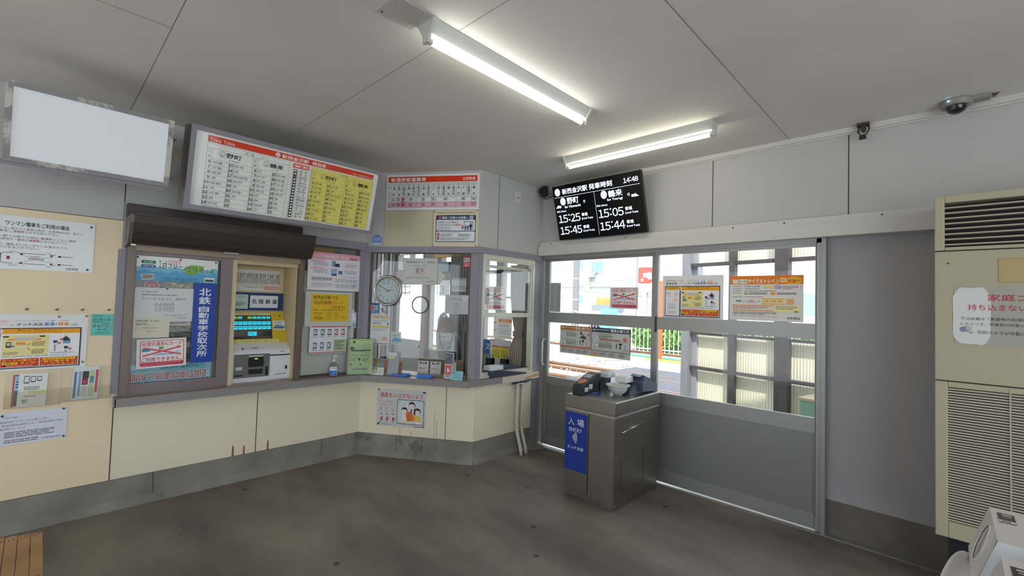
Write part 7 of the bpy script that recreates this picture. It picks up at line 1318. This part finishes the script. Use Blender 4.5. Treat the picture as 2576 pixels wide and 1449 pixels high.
# ---------------------------------------------------------------- white plastic bin housings at the lower right
PW = mat('white_plastic_gloss', 'dcd9d4', 0.22, spec=0.6); PWB = mat('white_plastic_side', 'd9dce0', 0.35)
def bin_unit(y0, y1, lab):
    x0, zt = 4.240, 0.930
    r = thing('bin_housing', lab, 'bin', (4.45, (y0+y1)/2, 0.0), 'white bin housings')
    g = G(); n = 28; cy, cz = (y0+y1)/2, 0.868; R_ = 0.052
    P = lambda y, z: Vector((4.195+(z-0.80)/(zt-0.80)*(x0-4.195), y, z))
    # facet with a round opening
    outer = []
    for k in range(n):
        a = 2*math.pi*k/n; c_, s_ = math.cos(a), math.sin(a); t = min((y1-cy)/abs(c_) if abs(c_) > 1e-6 else 9, ((zt-cz) if s_ > 0 else (cz-0.795))/abs(s_) if abs(s_) > 1e-6 else 9); outer.append((cy+c_*t, cz+s_*t))
    inner = [(cy+R_*1.02*math.cos(2*math.pi*k/n), cz+R_*0.98*math.sin(2*math.pi*k/n)) for k in range(n)]
    vo = [P(*q) for q in outer]; vi = [P(*q) for q in inner]; vd = [v+Vector((0.075, 0, -0.02)) for v in vi]
    g.add(vo+vi, [(k, n+k, n+(k+1) % n, (k+1) % n) for k in range(n)], PW); g.add(vi+vd, [(k, n+k, n+(k+1) % n, (k+1) % n) for k in range(n)], PW, True)
    g.add(vd, [list(range(n))[::-1]], mat('bin_inner', '8f887c', 0.6)); 
    xb = 4.75; c4 = [(4.195, 0.795), (4.240, zt), (xb, zt), (xb, 0.30), (4.215, 0.30)]
    g.add([Vector((x, y0, z)) for x, z in c4], [[4, 3, 2, 1, 0]], PWB); g.add([Vector((x, y1, z)) for x, z in c4], [[0, 1, 2, 3, 4]], PWB)
    g.add([(x0, y0, zt), (x0, y1, zt), (xb, y1, zt), (xb, y0, zt)], [(3, 2, 1, 0)], PW); g.add([(4.195, y0, 0.795), (4.195, y1, 0.795), (4.215, y1, 0.30), (4.215, y0, 0.30)], [(0, 1, 2, 3)], PW)
    g.link('housing', parent=r, fix=True)
    g = G(); g.lathe(P(cy, cz)-Vector((0.0, 0, 0)), [(0.050, -0.004), (0.057, -0.004), (0.059, 0.002), (0.055, 0.005), (0.051, 0.003)], PW, axis=(-0.945, 0, 0.327), seg=36); g.link('opening_ring', parent=r)
    S = Sheet(Fr((4.252, y0+0.17, zt), (1, 0, 0), (0, 1, 0), Z), 0, 0.034, 0, 0.085, n=0.0003, thick=0.0006, paper='3a3436', rough=0.2); S.r(0.25, 0.12, 0.6, 0.10, 'd4d4d4'); S.r(0.3, 0.32, 0.5, 0.06, 'c9c9c9'); S.r(0.0, 0.74, 1, 0.22, 'd6d6d8'); S.r(0.2, 0.80, 0.5, 0.08, '2a2628'); S.link('dark_label', parent=r, label='dark label with white marks')
    g = G(); ax = Vector((-0.95, 0.31, 0.0)).normalized(); g.lathe((4.262, y0+0.15, 0.645), [(0.0, -0.05), (0.140, -0.05), (0.145, 0.04), (0.147, 0.085), (0.163, 0.092), (0.165, 0.10), (0.150, 0.106), (0.0, 0.10)], PW, axis=ax, seg=44); g.link('flanged_drum', parent=r)
    return r
bin_unit(-2.03, -1.735, 'white plastic bin housing with round opening, the farther one in front of the air conditioner')
bin_unit(-2.43, -2.125, 'nearer white plastic bin housing, only its corner showing at the bottom right')

# ---------------------------------------------------------------- wooden bench, lower left
WOOD = mat('worn_bench_wood', 'ab8358', 0.6, vary=0.16, scale=7, dirt=('7a5a40', 4, 0.66))
r = thing('wooden_bench', 'worn slatted wooden bench reaching in at the lower left corner', 'bench', (1.75, -3.87, 0.0))
for i in range(9):
    g = G(); y1 = -3.694-0.0385*i; g.box((1.168-0.012*i if i < 4 else 1.13, y1-0.036, 0.375), (2.45, y1, 0.40), WOOD)
    for x in (1.185, 1.62, 2.1): g.cyl((x, y1-0.012, 0.3995), (x, y1-0.012, 0.4006), 0.0035, mat('nail_rust', '4a3428', 0.7), seg=8); g.cyl((x+0.008, y1-0.026, 0.3995), (x+0.008, y1-0.026, 0.4006), 0.0035, mat('nail_rust', '4a3428', 0.7), seg=8)
    g.link('seat_slat', parent=r, bevel=0.003)
for x in (1.25, 2.25):
    for y in (-3.99, -3.74): g = G(); g.box((x, y-0.03, 0), (x+0.06, y+0.03, 0.375), WOOD); g.link('leg', parent=r)

# ---------------------------------------------------------------- outside: track, platform, fences, buildings
GZ = -0.10
WHTC = mat('pale_concrete', 'c9c6bd', 0.9, vary=0.08, scale=2); ASPH = mat('crossing_boards', '56575e', 0.85, vary=0.1, scale=1.5); BALL = mat('ballast_base', 'b5ab9d', 0.95, vary=0.25, scale=30)  # WHTC is plain pale concrete
g = G(); g.box((-40, 0.12, GZ-0.2), (40, 60, GZ-0.01), BALL); st(g, 'ground')
g = G(); g.box((-3.0, 0.10, GZ-0.1), (8, 4.1, GZ), WHTC); g.box((-2.9, 7.0, GZ-0.1), (9, 9.25, GZ+0.0), mat('asphalt_path', '9c9c9f', 0.9, vary=0.06)); g.prism([(-4.9, 7.3, GZ), (-3.2, 7.9, GZ), (-2.6, 9.3, GZ), (-5.2, 8.9, GZ)], (0, 0, 0.02), WHTC); st(g, 'path', fix=True)
g = G()
for k, (ya, yb) in enumerate(((4.12, 4.30), (4.40, 5.37), (5.47, 5.98), (6.08, 6.95))): g.prism([(-1.75+0.02*k, ya, GZ), (5.0, ya, GZ), (5.0, yb, GZ), (-1.72+0.02*k, yb, GZ)], (0, 0, 0.066), ASPH)
g.link('crossing_deck', label='grey board crossing laid over the track outside the doors', cat='crossing', fix=True)
RAIL = mat('rusty_rail', '86644c', 0.6, vary=0.12); SLP = mat('sleeper', '7a6452', 0.9, vary=0.15)
def rail(y, lab, x0=-16, x1=9):
    g = G()
    for a, b, c, d in ((-0.035, 0.035, 0.09, 0.13), (-0.008, 0.008, 0.03, 0.09), (-0.06, 0.06, 0.01, 0.03)): g.box((x0, y+a, GZ+c-0.06), (x1, y+b, GZ+d-0.06), RAIL)
    g.link('rail', label=lab, cat='rail', group='rails outside')
rail(5.42, 'rusty rail nearer the station building, seen through the left door'); rail(6.03, 'second rusty rail from the station, beyond the nearer rail'); rail(4.35, 'nearest rusty rail, right outside the station doors'); rail(11.05, 'far rusty rail in front of the white fence')
rs = random.Random(7); g = G()
for i in range(1500):
    x = -10+8.3*rs.random(); y = 6.2+1.5*rs.random() if rs.random() < 0.75 else 4.4+1.0*rs.random(); s = (0.03+0.035*rs.random())*(1.0 if y > 6 else 0.55); z = GZ+0.02*rs.random()
    if x > -1.9: continue
    vs = [(x+s*(rs.random()+0.5), y, z), (x, y+s*(rs.random()+0.5), z), (x-s*(rs.random()+0.5), y, z), (x, y-s*(rs.random()+0.5), z), (x+s*0.2, y+s*0.1, z+s*(0.6+rs.random()*0.6)), (x, y, z-s*0.5)]
    g.add(vs, [(0, 1, 4), (1, 2, 4), (2, 3, 4), (3, 0, 4), (1, 0, 5), (2, 1, 5), (3, 2, 5), (0, 3, 5)], mat('ballast_stone_'+('a', 'b', 'c')[i % 3], ('cfc8bd', 'aea59b', 'd9d4cc')[i % 3], 0.9))
o = g.link('ballast_stones', label='pale ballast stones heaped between the rails', cat='ballast', kind='stuff')
g = G(); g.prism([(-2.6, 9.28, GZ), (9, 9.05, GZ), (9, 9.35, GZ), (-2.6, 9.6, GZ)], (0, 0, 0.03), mat('yellow_line', 'e2c04a', 0.8)); g.link('yellow_line', label='yellow painted line along the far platform edge', cat='marking', fix=True)
g = G(); g.prism([(-4.15, 8.3, GZ+0.01), (-3.35, 8.38, GZ+0.01), (-3.2, 8.7, GZ+0.01), (-3.95, 8.6, GZ+0.01)], (0, 0, 0.03), mat('yellow_line', 'e2c04a', 0.8)); g.link('yellow_patch', label='yellow painted patch on the concrete beyond the ballast', cat='marking', fix=True)
g = G(); g.prism([(-3.9, 10.0, GZ), (9, 9.65, GZ), (9, 9.95, GZ), (-3.9, 10.3, GZ)], (0, 0, 0.05), mat('green_edge', '6fae94', 0.8)); g.link('green_kerb', label='green kerb strip behind the yellow line', cat='kerb', fix=True)
WF = mat('white_fence_paint', 'e4e8ea', 0.5)
r = thing('picket_fence', 'white picket fence in front of the green hedge beyond the tracks', 'fence', (-2.6, 11.4, GZ))
for i in range(34): g = G(); x = -4.4+0.16*i; g.box((x, 11.39, GZ), (x+0.022, 11.41, GZ+1.05), WF); g.link('picket', parent=r)
g = G(); g.box((-4.4, 11.38, GZ+1.0), (1.1, 11.42, GZ+1.05), WF); g.box((-4.4, 11.38, GZ+0.12), (1.1, 11.42, GZ+0.16), WF); g.link('fence_rail', parent=r)
r = thing('sloping_railing', 'white railing with sloping top rail far left beyond the tracks', 'fence', (-7.8, 12.0, GZ))
for i in range(24): g = G(); x = -9.4+0.14*i; zt = 1.60-(x+9.4)*0.155; g.box((x, 11.99, GZ), (x+0.02, 12.01, zt), WF); g.link('picket', parent=r)
g = G(); g.prism([(-9.4, 11.98, 1.585), (-6.1, 11.98, 1.075), (-6.1, 11.98, 1.115), (-9.4, 11.98, 1.625)], (0, 0.04, 0), mat('pink_white_rail', 'd9c4c0', 0.6)); g.link('top_rail', parent=r, fix=True)
LEAF = [mat('hedge_leaf_'+c, c, 0.7) for c in ('5c8c3a', '76a84c', '47742f', '8dba5c')]
g = G(); rh = random.Random(11)
for i in range(3200):
    x = -4.6+6.5*rh.random(); y = 11.7+0.9*rh.random(); z = GZ+0.15+0.9*rh.random()**0.8; s = 0.05+0.05*rh.random(); a, b = rh.random()*6.28, rh.random()*3.14
    u = Vector((math.cos(a)*math.cos(b), math.sin(a)*math.cos(b), math.sin(b))); v = u.orthogonal().normalized()
    c = Vector((x, y, z)); g.add([c-u*s, c+v*s*0.5, c+u*s, c-v*s*0.5], [(0, 1, 2, 3)], LEAF[i % 4])
g.box((-4.6, 12.3, GZ), (1.9, 12.6, GZ+0.85), LEAF[2]); g.link('hedge', label='bright green leafy hedge behind the white picket fence', cat='hedge')
g = G(); OR = mat('orange_steel', 'e8622a', 0.5); g.box((-2.43, 9.55, GZ), (-2.25, 9.72, 2.35), OR); g.link('orange_post', label='bright orange steel post beyond the track, behind the door stile', cat='post')
g = G(); g.tube([(-3.72, 5.95, GZ), (-3.72, 5.95, 0.48), (-3.68, 5.95, 0.53), (-3.5, 5.95, 0.54), (-2.4, 6.05, 0.54)], 0.035, mat('grey_green_pipe', 'a9bcb4', 0.5)); g.link('pipe_barrier', label='pale green pipe barrier beside the rail at the left of the door', cat='barrier')
r = thing('warning_sign', 'red rounded square sign with pale figure on a bracket, beyond the left door', 'sign', (-2.72, 9.5, 2.26))
S = Sheet(Fr((-2.99, 9.5, 2.27), Vector((0.97, -0.1, -0.03)).normalized(), Z, (0, -1, 0)), 0, 0.50, 0, 0.52, n=0, thick=0.02, slab=False); S.rr(0, 0, 1, 1, 0.14, 'c9564e'); 
for k in range(9): a = math.radians(100+32*k); S.line(0.5+0.16*math.cos(a), 0.5+0.16*math.sin(a), 0.5+0.42*math.cos(a), 0.5+0.42*math.sin(a), 0.018, 'dc8a82')
S.poly([(0.38, 0.38), (0.62, 0.36), (0.80, 0.30), (0.98, 0.34), (1.0, 0.72), (0.78, 0.74), (0.60, 0.60), (0.40, 0.62)], 'd4dce8'); S.r(0.22, 0.68, 0.16, 0.18, 'f0d0a0'); S.rr(0.66, 0.36, 0.26, 0.28, 0.05, 'b4c8e4'); S.link('sign_face', parent=r)
g = G(); g.box((-2.99, 9.515, 2.30), (-2.35, 9.56, 2.34), ALU); g.box((-2.95, 9.505, 2.30), (-2.52, 9.52, 2.76), OR); g.link('bracket', parent=r)
# utility pole
g = G(); g.cyl((-7.40, 12.25, GZ), (-7.40, 12.25, 8), 0.135, mat('pole_concrete_dark', '7d7c80', 0.8), seg=18)
r = g.link('utility_pole', label='grey concrete utility pole in front of the white building', cat='pole')
g = G()
for z in (1.75, 2.65, 3.55): g.cyl((-7.40, 12.25, z), (-7.40, 12.25, z+0.03), 0.142, mat('pole_band', 'd8d8d8', 0.5), seg=18)
g.link('pole_bands', parent=r)
for i, (a, b) in enumerate((((-7.4, 12.25, 3.25), (-14, 13.5, 2.95)), ((-7.4, 12.25, 2.2), (-4.5, 15.5, 2.05)), ((-7.4, 12.25, 2.35), (-3.0, 15.7, 3.6)))):
    g = G(); p, q = Vector(a), Vector(b); g.tube([p.lerp(q, t/8)-Vector((0, 0, 0.12*math.sin(math.pi*t/8))) for t in range(9)], 0.012, mat('wire', '8a8c90', 0.6), seg=6)
    g.link('overhead_wire', label=('thin overhead wire running left from the utility pole', 'thin wire drooping right from the utility pole, the lower one', 'thin wire rising right from the utility pole')[i], cat='wire', group='overhead wires')
# white building
BW = mat('white_rendered_wall', 'c2c8cb', 0.9, vary=0.03, scale=0.5); WG = mat('building_glass', '7f9ea6', 0.15, spec=0.6)
r = thing('white_building', 'tall white building with blue windows behind the utility pole', 'building', (-10.5, 18, GZ))
g = G(); g.box((-20, 16, GZ), (-7.95, 24, 9), BW); g.link('wall', parent=r)
g = G(); g.box((-20, 15.90, 2.50), (-7.95, 16, 2.74), mat('building_band', 'c6cacc', 0.8)); g.box((-9.42, 15.80, GZ), (-9.18, 16, 9), mat('building_pipe', 'd6d2c2', 0.8)); g.link('band_and_downpipe', parent=r)
for x0, x1, z0, z1 in ((-10.13, -9.66, 3.44, 4.2), (-9.12, -8.44, 3.30, 3.79), (-10.10, -9.63, 1.64, 2.07), (-11.31, -11.08, 1.63, 2.11)):
    g = G(); g.box((x0-0.05, 15.93, z0-0.07), (x1+0.05, 16, z1+0.05), mat('window_surround', 'e4e8e8', 0.6)); w_ = g.link('window', parent=r)
    g = G(); g.box((x0, 15.90, z0), ((x0+x1)/2-0.015, 15.95, z1), WG); g.box(((x0+x1)/2+0.015, 15.90, z0), (x1, 15.95, z1), WG); g.link('pane', parent=w_)
g = G(); g.box((-9.25, 15.65, 2.95), (-9.08, 15.9, 3.34), mat('meter_box_cream', 'd8d4c0', 0.7)); g.box((-9.06, 15.68, 2.98), (-8.82, 15.9, 3.22), mat('meter_box_grey', '9aa0a4', 0.6)); g.link('meter_boxes', parent=r)
r = thing('pale_hall', 'very pale warehouse hall right of the white building', 'building', (-5, 19, GZ))
g = G(); g.box((-7.9, 18.5, GZ), (-1.7, 26, 7), mat('pale_hall_wall', 'e6e8e8', 0.9)); g.link('wall', parent=r)
g = G(); g.box((-6.2, 18.4, GZ), (-6.1, 18.5, 7), mat('hall_pipe', 'c9cdd0', 0.8)); g.link('downpipe', parent=r)
g = G(); g.box((-5.9, 14.0, 2.15), (-4.3, 14.6, 2.38), mat('shed_beam', 'a4a8ac', 0.7)); g.box((-5.20, 14.0, GZ), (-5.02, 14.15, 2.15), mat('shed_beam', 'a4a8ac', 0.7)); g.box((-6.0, 15.5, GZ), (-4.3, 15.6, 1.9), mat('shed_wall', 'c8ced2', 0.8)); g.link('open_shed', label='grey steel open shed behind the card warning poster', cat='shed')
r = thing('small_truck', 'small truck with orange load behind the sloping railing', 'truck', (-7.2, 14.0, GZ))
g = G(); g.box((-7.75, 14, 1.30), (-6.75, 15.2, 1.58), mat('truck_grey', '8a929a', 0.6)); g.box((-7.7, 13.95, 0.55), (-6.8, 15.2, 1.30), mat('truck_bluewhite', 'b4bcc8', 0.6)); g.link('truck_body', parent=r)
g = G(); g.prism([(-7.55, 14, 1.58), (-6.98, 14, 1.58), (-7.0, 14, 1.86), (-7.2, 14, 1.80), (-7.36, 14, 1.93), (-7.5, 14, 1.82)], (0, 0.9, 0), mat('orange_load', 'd89a58', 0.7)); g.link('orange_load', parent=r, fix=True)
g = G(); g.lathe((-8.0, 14.2, 1.55), [(0.35, -0.02), (0.33, 0.15), (0.26, 0.28), (0.12, 0.37), (0.0, 0.40)], mat('white_tarp', 'e4e4e0', 0.7), seg=20); g.link('white_tarp', parent=r)
for x in (-7.55, -6.95): g = G(); g.cyl((x, 13.93, 0.35), (x, 14.1, 0.35), 0.36, BLK, seg=20); g.link('wheel', parent=r)
g = G(); g.box((-6.62, 13.0, GZ), (-6.25, 13.8, 1.42), mat('sky_blue_box', '7fb4d8', 0.6)); g.link('blue_container', label='sky blue container beyond the tracks under the card warning poster', cat='container')

# platform shelter screen right outside the right-hand door
a_ = math.radians(-12); FSH = Fr((1.6, 2.4, GZ), (math.cos(a_), math.sin(a_), 0), Z, (math.sin(a_), -math.cos(a_), 0)); z0 = -GZ
SHF = mat('weathered_brown_steel', '463f41', 0.65, vary=0.18, scale=6); SHL = mat('pale_steel_side', 'a2a2ac', 0.6); CORR = mat('cream_corrugated', 'e8e3cc', 0.7)
r = thing('shelter_screen', 'brown steel framed screen with cream corrugated panels outside the right door', 'screen wall', FSH.p(0.8, 0, 0))
for u0, u1, d in ((-0.05, 0.055, 0.09), (0.605, 0.68, 0.07), (1.165, 1.31, 0.09), (2.0, 2.1, 0.09), (2.8, 2.95, 0.09)): g = G(); g.fb(FSH, u0, u1, 0, 2.6, 0, d, mat('grey_steel_post', '86848a', 0.65, vary=0.1) if u0 < 0 else SHF); g.link('post', parent=r)
g = G(); g.fb(FSH, 0.055, 0.125, 0, 2.6, -0.12, 0.0, SHL); g.link('side_post', parent=r)
for v0, v1 in ((2.07+z0, 2.115+z0), (1.165+z0, 1.20+z0), (0.705+z0, 0.745+z0), (0.2, 0.24)): g = G(); g.fb(FSH, 0.05, 3.0, v0, v1, 0.0, 0.05, SHF); g.link('beam', parent=r)
def corr(u0, u1, v0, v1):
    g = G(); n = int((u1-u0)/0.032)*4; vs = []
    for i in range(n+1): t = i % 4; vs.append((u0+(u1-u0)*i/n, -0.03+(0.0035 if t in (1, 2) else 0.0)))
    g.add([FSH.p(u, v0, w) for u, w in vs]+[FSH.p(u, v1, w) for u, w in vs], [(i, i+1, n+2+i, n+1+i) for i in range(n)], CORR); g.link('corrugated_panel', parent=r)
corr(0.10, 3.0, 0.02, 1.165+z0); corr(0.10, 3.0, 2.10+z0, 2.62)
g = G(); GB = mat('green_cabinet', '7da088', 0.6, vary=0.06); g.fb(FSH, 1.60, 2.0, 0.0, 0.72, 0.12, 0.45, GB); g.fb(FSH, 1.585, 2.015, 0.72, 0.745, 0.10, 0.47, mat('cabinet_top', 'b9a58c', 0.7)); g.link('green_cabinet', label='small green cabinet standing before the corrugated screen', cat='cabinet', bevel=0.004)
g = G(); g.box((-1.6, 16.0, GZ), (9.0, 22, 2.2), mat('far_blue_building', '8fb0cc', 0.9, vary=0.05)); g.box((-1.6, 15.9, GZ), (9.0, 16.0, 1.35), mat('far_white_wall', 'dfe4ea', 0.9)); g.link('far_building', label='low blue and white building far beyond the shelter screen', cat='building')
g = G(); g.tube([(-0.12, 14, 3.6), (-0.02, 14, 2.9)], 0.05, mat('crane_yellow', 'e6b85a', 0.6)); g.tube([(-0.02, 14, 2.9), (0.06, 14, 1.4), (0.1, 14, GZ)], 0.045, mat('crane_blue', '8ab0cc', 0.6)); g.link('crane_arm', label='thin yellow and blue crane arm far beyond the shelter screen', cat='crane')

# ---------------------------------------------------------------- tidy up
bpy.data.objects.remove(_to); bpy.data.curves.remove(_tc)
